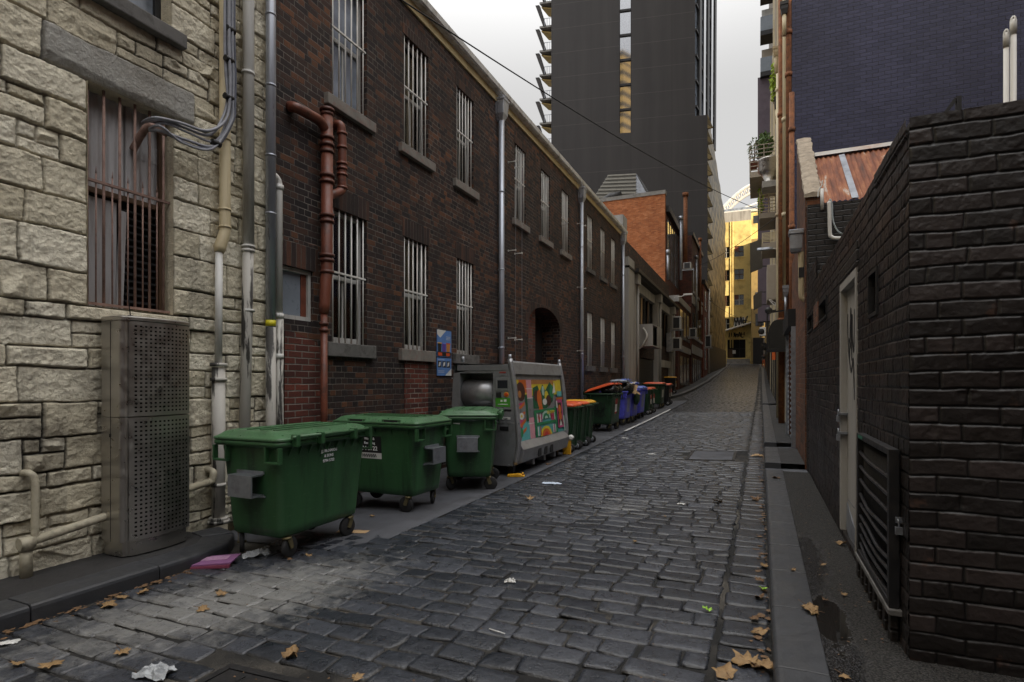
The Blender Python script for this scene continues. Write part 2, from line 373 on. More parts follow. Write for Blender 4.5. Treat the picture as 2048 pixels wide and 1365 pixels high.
# brick families
M['brickL'] = brick('dark_brown_brick', [(.0, (.012, .009, .010)), (.28, (.026, .016, .016)), (.52, (.044, .024, .019)), (.72, (.072, .033, .021)), (.86, (.125, .050, .025)), (.96, (.18, .073, .033)), (1, (.05, .03, .026))], (.17, .15, .13), mw=.010, bmp=.7, grime=(.014, .012, .012), grime_amt=.55, gscale=.45, mortar_var=(.035, .03, .028))
M['brickRed'] = brick('red_brick_infill', [(0, (.06, .022, .018)), (.4, (.12, .032, .022)), (.8, (.17, .045, .028)), (1, (.09, .028, .02))], (.26, .235, .205), mw=.013, bond=False, bmp=.5, grime=(.02, .014, .014), grime_amt=.5, gscale=.9)
M['brickOrange'] = brick('orange_brick', [(0, (.30, .085, .028)), (.3, (.42, .12, .036)), (.7, (.52, .16, .05)), (1, (.60, .23, .09))], (.42, .26, .15), mw=.012, bond=False, bmp=.3, grime=(.16, .05, .02), grime_amt=.25, gscale=.3, wob=.002)
M['brickDkRed'] = brick('dull_red_brick', [(0, (.045, .016, .013)), (.5, (.10, .028, .018)), (1, (.16, .042, .026))], (.12, .09, .075), mw=.010, bond=False, bmp=.4, grime=(.02, .015, .014), grime_amt=.5)
M['brickBlue'] = brick('navy_painted_brick', [(0, (.030, .032, .074)), (.5, (.040, .042, .092)), (1, (.050, .051, .108))], (.020, .020, .036), mw=.009, bond=False, bmp=.9, rough=.62, wob=.014, grime=(.018, .018, .040), grime_amt=.6, gscale=.3, mortar_var=(.012, .012, .022))
M['brickBrown'] = brick('brown_brick', [(0, (.06, .028, .016)), (.4, (.13, .05, .025)), (.8, (.20, .075, .032)), (1, (.10, .045, .03))], (.20, .14, .10), mw=.010, bond=False, bmp=.6, grime=(.03, .02, .015), grime_amt=.5)
M['brickBlackFlat'] = brick('black_painted_brick', [(0, (.011, .009, .008)), (.6, (.016, .013, .012)), (1, (.024, .019, .017))], (.007, .006, .006), mw=.012, bond=False, bmp=1.0, rough=.5)
M['brickPlain'] = brick('shade_brick', [(0, (.05, .03, .025)), (.5, (.10, .05, .035)), (1, (.15, .07, .045))], (.16, .14, .12), bond=False)

def mat_cobble():
    m, nt, b = newmat('bluestone_setts'); tc = nt.nodes.new('ShaderNodeTexCoord'); o = tc.outputs['Object']
    tone = attrnode(nt, 'tone'); jt = attrnode(nt, 'joint')
    f1 = noise(nt, o, 60, 5, .6); f2 = noise(nt, o, 1.1, 5, .6); f3 = noise(nt, o, 14, 5, .6)
    base = ramp(nt, tone, [(0, (.014, .017, .024)), (.5, (.025, .029, .038)), (1, (.048, .053, .066))])
    base = mix(nt, .7, base, ramp(nt, f1, [(.3, g(.6)), (.7, g(1.4))]), 'MULTIPLY')
    base = mix(nt, .6, base, ramp(nt, f3, [(.3, g(.7)), (.7, g(1.3))]), 'MULTIPLY')
    grit = ramp(nt, f1, [(.3, (.035, .032, .027)), (.7, (.12, .108, .09))])
    grit = mix(nt, ramp(nt, f2, [(.36, g(0)), (.50, g(1))]), grit, (.010, .010, .010))
    c = mix(nt, jt, base, grit)
    # pale lime wash stain spilt on the setts near the kerb, and a smaller one further up
    sp = sn(nt, 'ShaderNodeSeparateXYZ'); nt.links.new(o, sp.inputs[0])
    def blob(cx, cy, rx, ry, sl=0):
        dx = math_(nt, 'SUBTRACT', sp.outputs[0], cx); dy = math_(nt, 'SUBTRACT', sp.outputs[1], cy)
        dx = math_(nt, 'ADD', dx, math_(nt, 'MULTIPLY', dy, sl))
        r = math_(nt, 'SQRT', math_(nt, 'ADD', math_(nt, 'POWER', math_(nt, 'DIVIDE', dx, rx), 2), math_(nt, 'POWER', math_(nt, 'DIVIDE', dy, ry), 2)))
        return math_(nt, 'SUBTRACT', 1, r, True)
    s = math_(nt, 'MAXIMUM', blob(-3.62, 3.0, .95, 1.5, -.30), math_(nt, 'MULTIPLY', blob(-1.55, 6.9, .6, .8), .30))
    n4 = noise(nt, o, 8, 10, .78)
    s = math_(nt, 'MULTIPLY', math_(nt, 'ADD', math_(nt, 'MULTIPLY', s, 1.7), math_(nt, 'SUBTRACT', math_(nt, 'MULTIPLY', n4, 3.6), 1.95)), math_(nt, 'GREATER_THAN', s, 0.001), True)
    c = mix(nt, math_(nt, 'MULTIPLY', s, .5), c, (.36, .355, .34))
    nt.links.new(c, b.inputs['Base Color'])
    nt.links.new(ramp(nt, f3, [(.3, g(.22)), (.7, g(.44))]), b.inputs['Roughness']); b.inputs['Specular IOR Level'].default_value = .6
    bump(nt, b, math_(nt, 'ADD', f1, math_(nt, 'MULTIPLY', f3, 1.0)), .55, .010)
    return m
M['cobble'] = mat_cobble()
def mat_grit():
    m, nt, b = newmat('joint_grit'); tc = nt.nodes.new('ShaderNodeTexCoord'); o = tc.outputs['Object']
    f1 = noise(nt, o, 90, 5, .7); f2 = noise(nt, o, 1.3, 5, .6)
    c = ramp(nt, f1, [(.3, (.022, .020, .017)), (.7, (.11, .098, .082))])
    c = mix(nt, ramp(nt, f2, [(.36, g(0)), (.50, g(1))]), c, (.008, .008, .008))
    nt.links.new(c, b.inputs['Base Color']); b.inputs['Roughness'].default_value = .9; bump(nt, b, f1, .8, .01); return m
M['grit'] = mat_grit()
def mat_stone():
    m, nt, b = newmat('painted_rubble_stone'); tc = nt.nodes.new('ShaderNodeTexCoord'); o = tc.outputs['Object']
    jt = attrnode(nt, 'joint'); tone = attrnode(nt, 'tone')
    f1 = noise(nt, o, 40, 6, .65); f2 = noise(nt, o, 1.4, 7, .65); f3 = noise(nt, o, 9, 6, .65)
    c = ramp(nt, tone, [(0, (.60, .54, .40)), (.5, (.74, .68, .53)), (.85, (.82, .77, .63)), (1, (.38, .37, .34))])
    c = mix(nt, .5, c, ramp(nt, f3, [(.3, g(.75)), (.7, g(1.2))]), 'MULTIPLY')
    c = mix(nt, math_(nt, 'MULTIPLY', ramp(nt, f2, [(.50, g(0)), (.68, g(1))]), .55), c, (.15, .13, .10))
    c = mix(nt, math_(nt, 'MULTIPLY', ramp(nt, f3, [(.60, g(0)), (.72, g(1))]), .45), c, (.12, .105, .085))
    mpz = sn(nt, 'ShaderNodeMapping'); mpz.inputs['Scale'].default_value = (5, 5, .35); nt.links.new(o, mpz.inputs[0])
    c = mix(nt, math_(nt, 'MULTIPLY', ramp(nt, noise(nt, mpz.outputs[0], 1.0, 6, .65), [(.54, g(0)), (.70, g(1))]), .5), c, (.13, .115, .09))   # run-off streaks
    pits = ramp(nt, f1, [(.27, g(1)), (.34, g(0))]); c = mix(nt, math_(nt, 'MULTIPLY', pits, .7), c, (.07, .06, .045))
    j = math_(nt, 'MULTIPLY', jt, ramp(nt, f2, [(.36, g(.22)), (.58, g(1))])); c = mix(nt, j, c, (.022, .020, .018))
    nt.links.new(c, b.inputs['Base Color']); b.inputs['Roughness'].default_value = .8
    bump(nt, b, math_(nt, 'ADD', f1, math_(nt, 'MULTIPLY', f3, 1.3)), .85, .02); return m
M['stone'] = mat_stone()
def mat_blackbrick():
    m, nt, b = newmat('black_brown_painted_bricks'); tc = nt.nodes.new('ShaderNodeTexCoord'); o = tc.outputs['Object']
    jt = attrnode(nt, 'joint'); tone = attrnode(nt, 'tone')
    f1 = noise(nt, o, 55, 6, .6); f2 = noise(nt, o, 1.2, 6, .6); f3 = noise(nt, o, 7, 5, .6)
    c = ramp(nt, tone, [(0, (.008, .006, .0055)), (.6, (.0165, .0125, .0112)), (1, (.034, .025, .023))])
    c = mix(nt, .4, c, ramp(nt, f3, [(.3, g(.6)), (.7, g(1.4))]), 'MULTIPLY')
    c = mix(nt, math_(nt, 'MULTIPLY', jt, .9), c, (.004, .0035, .0035))
    c = mix(nt, math_(nt, 'MULTIPLY', ramp(nt, f3, [(.66, g(0)), (.72, g(1))]), .4), c, (.11, .055, .035))
    nt.links.new(c, b.inputs['Base Color'])
    nt.links.new(ramp(nt, f2, [(.35, g(.36)), (.7, g(.58))]), b.inputs['Roughness']); b.inputs['Specular IOR Level'].default_value = .5
    bump(nt, b, math_(nt, 'ADD', f1, f3), .35, .006); return m
M['blackbrick'] = mat_blackbrick()
def mat_wet():
    m, nt, b = newmat('footpath_asphalt'); tc = nt.nodes.new('ShaderNodeTexCoord'); o = tc.outputs['Object']
    sp = sn(nt, 'ShaderNodeSeparateXYZ'); nt.links.new(o, sp.inputs[0])
    vo = sn(nt, 'ShaderNodeTexVoronoi', Scale=85.0); nt.links.new(o, vo.inputs['Vector']); f1 = math_(nt, 'ADD', math_(nt, 'MULTIPLY', noise(nt, o, 60, 4, .7), .6), math_(nt, 'SUBTRACT', .45, math_(nt, 'MULTIPLY', vo.outputs['Distance'], .6))); f2 = noise(nt, o, 2.2, 5, .6)
    # a band of damp along the kerb side, wandering
    edge = math_(nt, 'SUBTRACT', .50, sp.outputs[0]); edge = math_(nt, 'ADD', edge, math_(nt, 'MULTIPLY', math_(nt, 'SUBTRACT', f2, .5), .35))
    ya = math_(nt, 'MULTIPLY', math_(nt, 'SUBTRACT', 5.7, sp.outputs[1]), 6, True); 
    wet = math_(nt, 'MULTIPLY', math_(nt, 'MULTIPLY', edge, 14, True), ya, True)
    dry = ramp(nt, f1, [(.34, (.012, .0115, .011)), (.64, (.075, .07, .064))]); wet_sparkle = ramp(nt, f1, [(.40, (.010, .010, .011)), (.62, (.10, .10, .105))])  # grain tops in the damp band lightened to suggest wet sparkle
    nt.links.new(mix(nt, wet, dry, wet_sparkle), b.inputs['Base Color'])
    ex = math_(nt, 'DIVIDE', math_(nt, 'SUBTRACT', sp.outputs[0], .385), .10); ey = math_(nt, 'DIVIDE', math_(nt, 'SUBTRACT', sp.outputs[1], 3.72), .42)
    pr = math_(nt, 'ADD', math_(nt, 'SQRT', math_(nt, 'ADD', math_(nt, 'POWER', ex, 2), math_(nt, 'POWER', ey, 2))), math_(nt, 'MULTIPLY', math_(nt, 'SUBTRACT', noise(nt, o, 7, 5, .6), .5), 1.6))
    pd = ramp(nt, pr, [(.88, g(1)), (1.0, g(0))])                # standing water in the low spot
    cc = b.inputs['Base Color'].links[0].from_socket; nt.links.new(mix(nt, pd, cc, (.012, .011, .010)), b.inputs['Base Color'])
    rr = math_(nt, 'SUBTRACT', .85, math_(nt, 'MULTIPLY', wet, .66)); nt.links.new(mix(nt, pd, rr, (.03, .03, .03)), b.inputs['Roughness'])
    bn = bump(nt, b, f1, 1.0, .04); nt.links.new(math_(nt, 'SUBTRACT', 1, pd), bn.inputs['Strength']); return m
M['wetpath'] = mat_wet()
def mat_panel():
    m, nt, b = newmat('dark_tower_panels'); uv = nt.nodes.new('ShaderNodeUVMap'); uv.uv_map = 'UVMap'
    sx = nt.nodes.new('ShaderNodeSeparateXYZ'); nt.links.new(uv.outputs[0], sx.inputs[0])
    mp = sn(nt, 'ShaderNodeMapping'); mp.inputs['Scale'].default_value = (1, .06, 1); nt.links.new(uv.outputs[0], mp.inputs[0])
    n1 = noise(nt, mp.outputs[0], .8, 6, .6); n2 = noise(nt, uv.outputs[0], .12, 3)
    r = math_(nt, 'DIVIDE', sx.outputs[1], 2.84); fr = math_(nt, 'SUBTRACT', r, math_(nt, 'FLOOR', r))
    ln = math_(nt, 'LESS_THAN', fr, .018)
    c = ramp(nt, math_(nt, 'ADD', math_(nt, 'MULTIPLY', n1, .6), math_(nt, 'MULTIPLY', n2, .4)), [(.3, (.034, .031, .032)), (.7, (.058, .053, .052))])
    q_ = math_(nt, 'DIVIDE', sx.outputs[0], 4.4); ln2 = math_(nt, 'LESS_THAN', math_(nt, 'SUBTRACT', q_, math_(nt, 'FLOOR', q_)), .010)
    c = mix(nt, math_(nt, 'MULTIPLY', ln, .45), c, (.13, .12, .112)); c = mix(nt, math_(nt, 'MULTIPLY', ln2, .6), c, (.02, .018, .018))
    nt.links.new(c, b.inputs['Base Color']); b.inputs['Roughness'].default_value = .75; return m
M['panel'] = mat_panel()
def mat_gold():
    m, nt, b = newmat('woven_bronze_cladding'); uv = nt.nodes.new('ShaderNodeUVMap'); uv.uv_map = 'UVMap'
    mp = sn(nt, 'ShaderNodeMapping'); mp.inputs['Rotation'].default_value = (0, 0, R(38)); nt.links.new(uv.outputs[0], mp.inputs[0])
    bt = sn(nt, 'ShaderNodeTexBrick', Scale=1.0); bt.inputs['Brick Width'].default_value = 2.2; bt.inputs['Row Height'].default_value = .5; bt.inputs['Mortar Size'].default_value = .03
    bt.inputs['Color1'].default_value = (.055, .045, .028, 1); bt.inputs['Color2'].default_value = (.27, .21, .105, 1); bt.inputs['Mortar'].default_value = (.06, .05, .04, 1)
    nt.links.new(mp.outputs[0], bt.inputs['Vector']); nt.links.new(bt.outputs['Color'], b.inputs['Base Color'])
    b.inputs['Roughness'].default_value = .42; b.inputs['Metallic'].default_value = .7; return m
M['gold'] = mat_gold()
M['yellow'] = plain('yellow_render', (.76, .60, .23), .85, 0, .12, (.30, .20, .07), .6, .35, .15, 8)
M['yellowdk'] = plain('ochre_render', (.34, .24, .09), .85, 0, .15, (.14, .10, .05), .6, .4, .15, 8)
M['purple'] = plain('purple_render', (.125, .098, .122), .8, 0, .08, (.06, .045, .06), .5, .3, .05, 8)
M['taupe'] = plain('taupe_panel', (.33, .285, .23), .6, 0, .08, (.2, .16, .12), .35, 1, .05)

# ---------------------------------------------------------------- setting: ground, road, strip, kerbs, footpaths
mb = MB(); ys = [-60, -20, 0, 5, 10, 20, 30, 43, 55, 70, 85, 110, 200, 400, 900]
xs = [-700, -200, -60, -20, -8, -4, 0, 2, 8, 20, 60, 200, 700]
vs = [(x, y, prof(y) - .42) for y in ys for x in xs]; n = len(xs)
mb.add(vs, [(j * n + i, j * n + i + 1, (j + 1) * n + i + 1, (j + 1) * n + i) for j in range(len(ys) - 1) for i in range(n - 1)], True)
tag(mb.build('ground', M['asph']), kind='structure')

def leftedge(Y):                                                 # left boundary of the setts
    if Y < 4.55: return -4.64
    if Y < 5.0: return -4.64 + (Y - 4.55) / .45 * 1.12
    if Y < 33: return -3.52
    return float(np.interp(Y, [33, 36, 60, 70, 85, 100], [-3.6, -4.3, -4.05, -3.85, -3.75, -3.75]))
def make_road():
    V = []; F = []; T = []; J = []; nv = 0
    MAN = [(-1.05, -.05, 1.9, 2.62), (-2.75, -1.75, 1.6, 2.3), (-1.25, -.38, 11.0, 12.3)]   # covers let into the setts
    def sett(x0, x1, y0, y1, z0, hi):
        nonlocal nv
        n = 8 if hi == 2 else 5 if hi == 1 else 3
        if hi == 2: e = np.array([0, .035, .09, .33, .67, .91, .965, 1])
        elif hi == 1: e = np.array([0, .1, .5, .9, 1])
        else: e = np.array([0, .5, 1])
        U, W = np.meshgrid(e, e, indexing='ij')
        j = NR.randn(8) * np.array([.008, .007] * 4)
        cx = [x0 + j[0], x1 + j[2], x1 + j[4], x0 + j[6]]; cy = [y0 + j[1], y0 + j[3], y1 + j[5], y1 + j[7]]
        X = (1 - U) * (1 - W) * cx[0] + U * (1 - W) * cx[1] + U * W * cx[2] + (1 - U) * W * cx[3]
        Y = (1 - U) * (1 - W) * cy[0] + U * (1 - W) * cy[1] + U * W * cy[2] + (1 - U) * W * cy[3]
        du = np.minimum(U, 1 - U) * (x1 - x0); dw = np.minimum(W, 1 - W) * (y1 - y0)
        rnd = .013; fu = np.clip(du / rnd, 0, 1); fw = np.clip(dw / rnd, 0, 1)
        drop = .011 * (1 - np.sqrt(np.clip(1 - (1 - fu) ** 2, 0, 1))) + .014 * (1 - np.sqrt(np.clip(1 - (1 - fw) ** 2, 0, 1)))
        if hi == 2:                                              # worn, rounded corners and wavering edges
            cr = (1 - fu) * (1 - fw); k = .25 * cr; mx, my = (x0 + x1) / 2, (y0 + y1) / 2
            X = X + (mx - X) * k * .25 + NR.randn(n, n) * .0028; Y = Y + (my - Y) * k * .25 + NR.randn(n, n) * .0025
        tilt = NR.randn(2) * .0055; hh = NR.randn() * .0022
        Z = z0 + hh + (U - .5) * tilt[0] + (W - .5) * tilt[1] - drop + NR.randn(n, n) * (.0013 if hi == 2 else 0) + .0015 * (1 - (2 * U - 1) ** 2) * (1 - (2 * W - 1) ** 2)
        edge = np.clip(1 - np.minimum(fu, fw) * 1.6, 0, 1)
        V.append(np.stack([X, Y, Z], -1).reshape(-1, 3)); T.append(np.full(n * n, NR.rand())); J.append(edge.ravel() * (.75 if hi == 2 else .6 if hi == 1 else .12))
        i, k = np.meshgrid(np.arange(n - 1), np.arange(n - 1), indexing='ij'); a = (nv + i * n + k).ravel()
        F.append(np.stack([a, a + n, a + n + 1, a + 1], -1)); nv += n * n
    y = .9
    while y < 100:
        pitch = .172 + NR.rand() * .028; hi = 2 if y < 9 else 1 if y < 24 else 0
        x = leftedge(y) + NR.rand() * .1; xe = kerbR(y) - .30
        while x < xe - .03:
            w = NR.uniform(.20, .37); x1 = min(x + w, xe)
            if xe - x1 < .12: x1 = xe
            mx, my = (x + x1) / 2, y + pitch / 2
            if not any(a - .12 < mx < b_ + .12 and c - .1 < my < d + .1 for a, b_, c, d in MAN):
                sk = (mx + 2) * -.016                             # the courses run very slightly off square
                gap = .0065 if y < 24 else .006
                sett(x + gap, x1 - gap, y + sk + gap, y + sk + pitch - gap, gz(mx, my) + .012, hi)
            x = x1
        y += pitch
    y = 1.0
    while y < 100:                                               # the gutter course of wider setts along the right kerb
        l = NR.uniform(.17, .30); hi = 2 if y < 9 else 1 if y < 24 else 0
        sett(kerbR(y) - .275, kerbR(y) - .012, y + .008, y + l - .008, gz(kerbR(y), y) + .005, hi); y += l
    o = npmesh('road', np.concatenate(V), np.concatenate(F), M['cobble'], None, True, {'tone': np.concatenate(T), 'joint': np.concatenate(J)})
    tag(o, kind='structure')
make_road()
mb = MB(); yy = [-3 + .5 * k for k in range(20)] + [7 + 1.5 * k for k in range(64)]
mb.add([(x, y, gz(max(x, -6) if x < 0 else kerbR(y), y) - .001) for y in yy for x in (-5.6, -4.6, -3.5, -2, -1, kerbR(y) + .02)],
       [(j * 6 + i, j * 6 + i + 1, (j + 1) * 6 + i + 1, (j + 1) * 6 + i) for j in range(len(yy) - 1) for i in range(5)], True)
tag(mb.build('road_joint_grit', M['grit']), kind='structure')
mb = MB(); yy = [4.3 + .5 * k for k in range(16)] + [12.5 + 1.4 * k for k in range(15)]
mb.add([(x, y, gz(x, y) + .012) for y in yy for x in (-5.52, -5, -4.3, leftedge(max(y, 5.0)) + .02 - (0.35 if y < 4.6 else 0))], [(j * 4 + i, j * 4 + i + 1, (j + 1) * 4 + i + 1, (j + 1) * 4 + i) for j in range(len(yy) - 1) for i in range(3)], True)
tag(mb.build('concrete_strip', M['strip']), kind='structure')
mb = MB()
for y0, y1 in ((16.2, 25.4),):
    k = 10
    for i in range(k):
        a, b_ = y0 + (y1 - y0) * i / k, y0 + (y1 - y0) * (i + 1) / k
        mb.quad((-3.56, a, gz(-3.5, a) + .03), (-3.47, a, gz(-3.5, a) + .03), (-3.47, b_, gz(-3.5, b_) + .03), (-3.56, b_, gz(-3.5, b_) + .03))
tag(mb.build('painted_line', M['line']), kind='structure')

def kerb(name, pts, w, top, bot, side, joint=1.05):
    """kerb stones along a line of (x, y): rounded front arris, a joint every metre or so; side=+1 kerb body lies to +x"""
    P = [Vector((p[0], p[1], 0)) for p in pts]; L = [0]
    for a, b_ in zip(P, P[1:]): L.append(L[-1] + (b_ - a).length)
    def at(s):
        s = min(max(s, 0), L[-1]); i = max(k for k in range(len(L)) if L[k] <= s + 1e-9); i = min(i, len(P) - 2)
        d = (P[i + 1] - P[i]).normalized(); return P[i] + d * (s - L[i]), d
    m_ = MB(); s = 0
    while s < L[-1] - .05:
        e = min(s + joint * random.uniform(.85, 1.15), L[-1])
        k = max(2, int((e - s) / .3)); rings = []; dz = random.uniform(-.004, .004)
        for q in range(k + 1):
            t = s + .004 + (e - s - .008) * q / k; p, d = at(t); nrm = Vector((d.y, -d.x, 0)) * side
            zt, zb = top(p.x, p.y) + dz, bot(p.x, p.y)
            rings.append([p + nrm * o_ + Vector((0, 0, z_)) for o_, z_ in ((0, zb), (0, zt - .035), (.006, zt - .015), (.018, zt - .003), (.04, zt), (w * .6, zt + .002), (w, zt), (w, zb))])
        m_.loft(rings, smooth=False); s = e
    return tag(m_.build(name, M['kerb'], bevel=.004, seg=1), kind='structure')
LFZ = -.065
kl = [(-4.65, -4)] + [(-4.65, y) for y in (0, 1, 2, 3, 3.6)] + [(-4.70, 3.85), (-4.82, 4.06), (-5.02, 4.2), (-5.3, 4.27)]
kerb('kerb', kl, .30, lambda x, y: LFZ, lambda x, y: -.42, -1)
mb = MB(); mb.poly([(-5.55, -4, LFZ - .02), (-4.94, -4, LFZ - .02), (-4.94, 3.6, LFZ - .02), (-4.99, 3.8, LFZ - .02), (-5.2, 4.0, LFZ - .02), (-5.55, 4.0, LFZ - .02)], (0, 0, .012))
tag(mb.build('footpath', M['asph']), kind='structure')
kr = [(kerbR(2.55) + .42, 1.55), (kerbR(2.55) + .14, 2.05), (kerbR(2.55) + .025, 2.4), (kerbR(3), 2.9), (kerbR(4), 4), (kerbR(6), 6), (kerbR(9.3), 9.3)]
RFZ = lambda x, y: prof(y) + .12
kerb('kerb', kr, .24, RFZ, lambda x, y: prof(y) - .2, 1, .8)
kerb('kerb', [(kerbR(y), y) for y in (10.1, 12.2)], .24, RFZ, lambda x, y: prof(y) - .2, 1, .9)
kerb('kerb', [(kerbR(y), y) for y in (13.0, 20, 27)], .24, RFZ, lambda x, y: prof(y) - .2, 1, 1.5)
kerb('kerb', [(kerbR(y), y) for y in (28, 40, 55, 70, 83)], .24, RFZ, lambda x, y: prof(y) - .2, 1, 3)
mb = MB(); yy = [1, 2, 3, 4, 5, 6, 7, 8, 9.35]
XW = .70
def strip(y0, y1, x0f, x1, z, n=6):
    m_ = MB(); ys_ = [y0 + (y1 - y0) * i / n for i in range(n + 1)]
    m_.add([(x, y, z(y)) for y in ys_ for x in (x0f(y), x1)], [(2 * i, 2 * i + 1, 2 * i + 3, 2 * i + 2) for i in range(n)], True); return m_
tag(strip(1.0, 9.32, lambda y: kerbR(y) + .235, 6.0, lambda y: prof(y) + .112).build('footpath', M['wetpath']), kind='structure')
tag(strip(10.12, 12.18, lambda y: kerbR(y) + .235, 1.6, lambda y: prof(y) + .112).build('footpath', M['asph']), kind='structure')
tag(strip(13.02, 27, lambda y: kerbR(y) + .235, 1.6, lambda y: prof(y) + .112).build('footpath', M['asph']), kind='structure')
tag(strip(28, 83, lambda y: kerbR(y) + .235, 1.6, lambda y: prof(y) + .112, 14).build('footpath', M['asph']), kind='structure')
mb = MB()
for y0, y1 in ((9.3, 10.12), (12.18, 13.02), (27, 28)):           # low crossings between the raised lengths
    mb.poly([(kerbR(y0) + .01, y0, prof(y0) + .02), (1.6, y0, prof(y0) + .05), (1.6, y1, prof(y1) + .05), (kerbR(y1) + .01, y1, prof(y1) + .02)], (0, 0, -.2))
tag(mb.build('driveway_crossing', M['strip']), kind='structure')
# far left kerb and footpath, curving with the lane
far = [(-5.3, 33.2), (-4.9, 33.6), (-4.55, 34.5), (-4.36, 37), (-4.30, 43), (-4.22, 52), (-4.10, 60), (-3.95, 66), (-3.85, 72), (-3.80, 84)]
kerb('kerb', far, .28, lambda x, y: prof(y) + .08, lambda x, y: prof(y) - .2, -1, 2)
mb = MB(); mb.add([(x, y, prof(y) + .072) for y in (34, 37, 43, 52, 60, 66, 72, 84) for x in (-6.2, float(np.interp(y, [34, 37, 43, 60, 72, 84], [-4.95, -4.64, -4.58, -4.38, -4.13, -4.08])))],
       [(2 * i, 2 * i + 1, 2 * i + 3, 2 * i + 2) for i in range(7)], True)
tag(mb.build('footpath', M['asph']), kind='structure')
# manhole covers set into the road
def cover(name, label, x0, x1, y0, y1, mat, inset, rows=0):
    zc = lambda x, y: gz(x, y) + .004
    t = thing(name, label, 'manhole cover', ((x0 + x1) / 2, (y0 + y1) / 2, zc((x0 + x1) / 2, (y0 + y1) / 2)))
    def slab(a, b_, c, d, h):
        m_ = MB(); m_.poly([(a, c, zc(a, c) - .03), (b_, c, zc(b_, c) - .03), (b_, d, zc(b_, d) - .03), (a, d, zc(a, d) - .03)], (0, 0, .03 + h)); return m_
    m_ = slab(x0, x1, y0, y0 + .045, .006)
    for q in (slab(x0, x1, y1 - .045, y1, .006), slab(x0, x0 + .045, y0 + .045, y1 - .045, .006), slab(x1 - .045, x1, y0 + .045, y1 - .045, .006)): m_.add(q.v, q.f)
    m_.build('frame', M['dark'], t)
    m_ = slab(x0 + .05, x1 - .05, y0 + .05, y1 - .05, .002)
    for i in range(rows):
        w = (x1 - x0 - .1) / rows; a = x0 + .05 + i * w
        q = slab(a + .02, a + w - .02, y0 + .08, y1 - .08, .006); m_.add(q.v, q.f)
    m_.build('lid', mat, t)
    return t
cover('manhole_cover', 'ribbed dark iron cover in the setts at the bottom centre of the photo', -1.05, -.05, 1.92, 2.60, M['dark'], 0, 6)
cover('manhole_cover', 'dark iron cover in the setts under the crushed clear plastic tray', -2.75, -1.75, 1.62, 2.28, M['dark'], 0, 5)
cover('manhole_cover', 'wide grey concrete cover in the middle of the lane beyond the mural kiosk', -1.25, -.38, 11.0, 12.3, M['strip'], 0)
# ---------------------------------------------------------------- heightfield walls of separate blocks
def lines(bps, res):
    o = []
    for a, b in zip(bps, bps[1:]):
        k = max(1, int(round((b - a) / res))); o += list(np.linspace(a, b, k, endpoint=False))
    return np.array(o + [bps[-1]])
def hf_wall(name, mat, parent, U, W, H, J, T, place, holes=()):
    """U, W: line positions; H: outward height; place(u, w, h) -> xyz"""
    nu, nw = len(U), len(W); uu, ww = np.meshgrid(U, W, indexing='ij')
    V = np.stack(place(uu.ravel(), ww.ravel(), H.ravel()), -1)
    i, k = np.meshgrid(np.arange(nu - 1), np.arange(nw - 1), indexing='ij'); a = (i * nw + k).ravel()
    cu = ((U[:-1] + U[1:]) / 2)[i.ravel()]; cw = ((W[:-1] + W[1:]) / 2)[k.ravel()]
    keep = np.ones(len(a), bool)
    for u0, u1, w0, w1 in holes: keep &= ~((cu > u0) & (cu < u1) & (cw > w0) & (cw < w1))
    a = a[keep]; F = np.stack([a, a + nw, a + nw + 1, a + 1], -1)
    return npmesh(name, V, F, mat, parent, True, {'joint': J.ravel(), 'tone': T.ravel()})

LX = -5.5
WIN = (3.06, 3.86, 2.18, 4.19); UPW = (3.06, 3.84, 5.08, 6.9)
def stone_layout():
    rs = np.random.RandomState(21); B = []
    rows = [-.12, .10, .36, .60, .74, 1.02, 1.32, 1.62, 1.80, 2.04, 2.18, 2.46, 2.80, 3.08, 3.38, 3.62, 3.90, 4.19, 4.55, 4.80, 5.08, 5.38, 5.66, 5.95, 6.3, 6.6, 6.9]
    Y0, Y1 = 1.1, 5.13
    for z0, z1 in zip(rows, rows[1:]):
        segs = [(Y0, Y1)]
        if z0 >= WIN[2] - .01 and z1 <= WIN[3] + .01: segs = [(Y0, WIN[0]), (WIN[1], Y1)]
        if abs(z0 - 4.19) < .01: B.append((2.72, 4.10, z0, z1, 'L')); segs = [(Y0, 2.72), (4.10, Y1)]
        if abs(z0 - 2.04) < .01: B.append((2.90, 4.02, z0, z1, 'P')); segs = [(Y0, 2.90), (4.02, Y1)]
        if z0 >= UPW[2] - .01: segs = [(Y0, UPW[0]), (UPW[1], Y1)]
        for s0, s1 in segs:
            y = s0
            while y < s1 - .02:
                w = rs.uniform(.24, .72) if y < 4.2 else rs.uniform(.16, .38); e = y + w
                if s1 - e < .2: e = s1
                jz0 = z0 + rs.uniform(-.03, .03) if z0 not in (2.18, 4.19, 4.55, 5.08, 2.04) else z0
                ty = 'P' if rs.rand() < .38 else 'R'
                if abs(y - WIN[1]) < .01 or abs(e - WIN[0]) < .01: ty = 'P'
                if rs.rand() < (.30 if y < 4.2 else .8) and z1 - z0 > .2 and ty == 'R':
                    mz = z0 + (z1 - z0) * rs.uniform(.4, .62); 
                    B.append((y, e, z0, mz, ty)); 
                    me = y + (e - y) * rs.uniform(.35, .65); B.append((y, me, mz, z1, ty)); B.append((me, e, mz, z1, 'R'))
                else: B.append((y, e, z0, z1, ty))
                y = e
    return B, rs
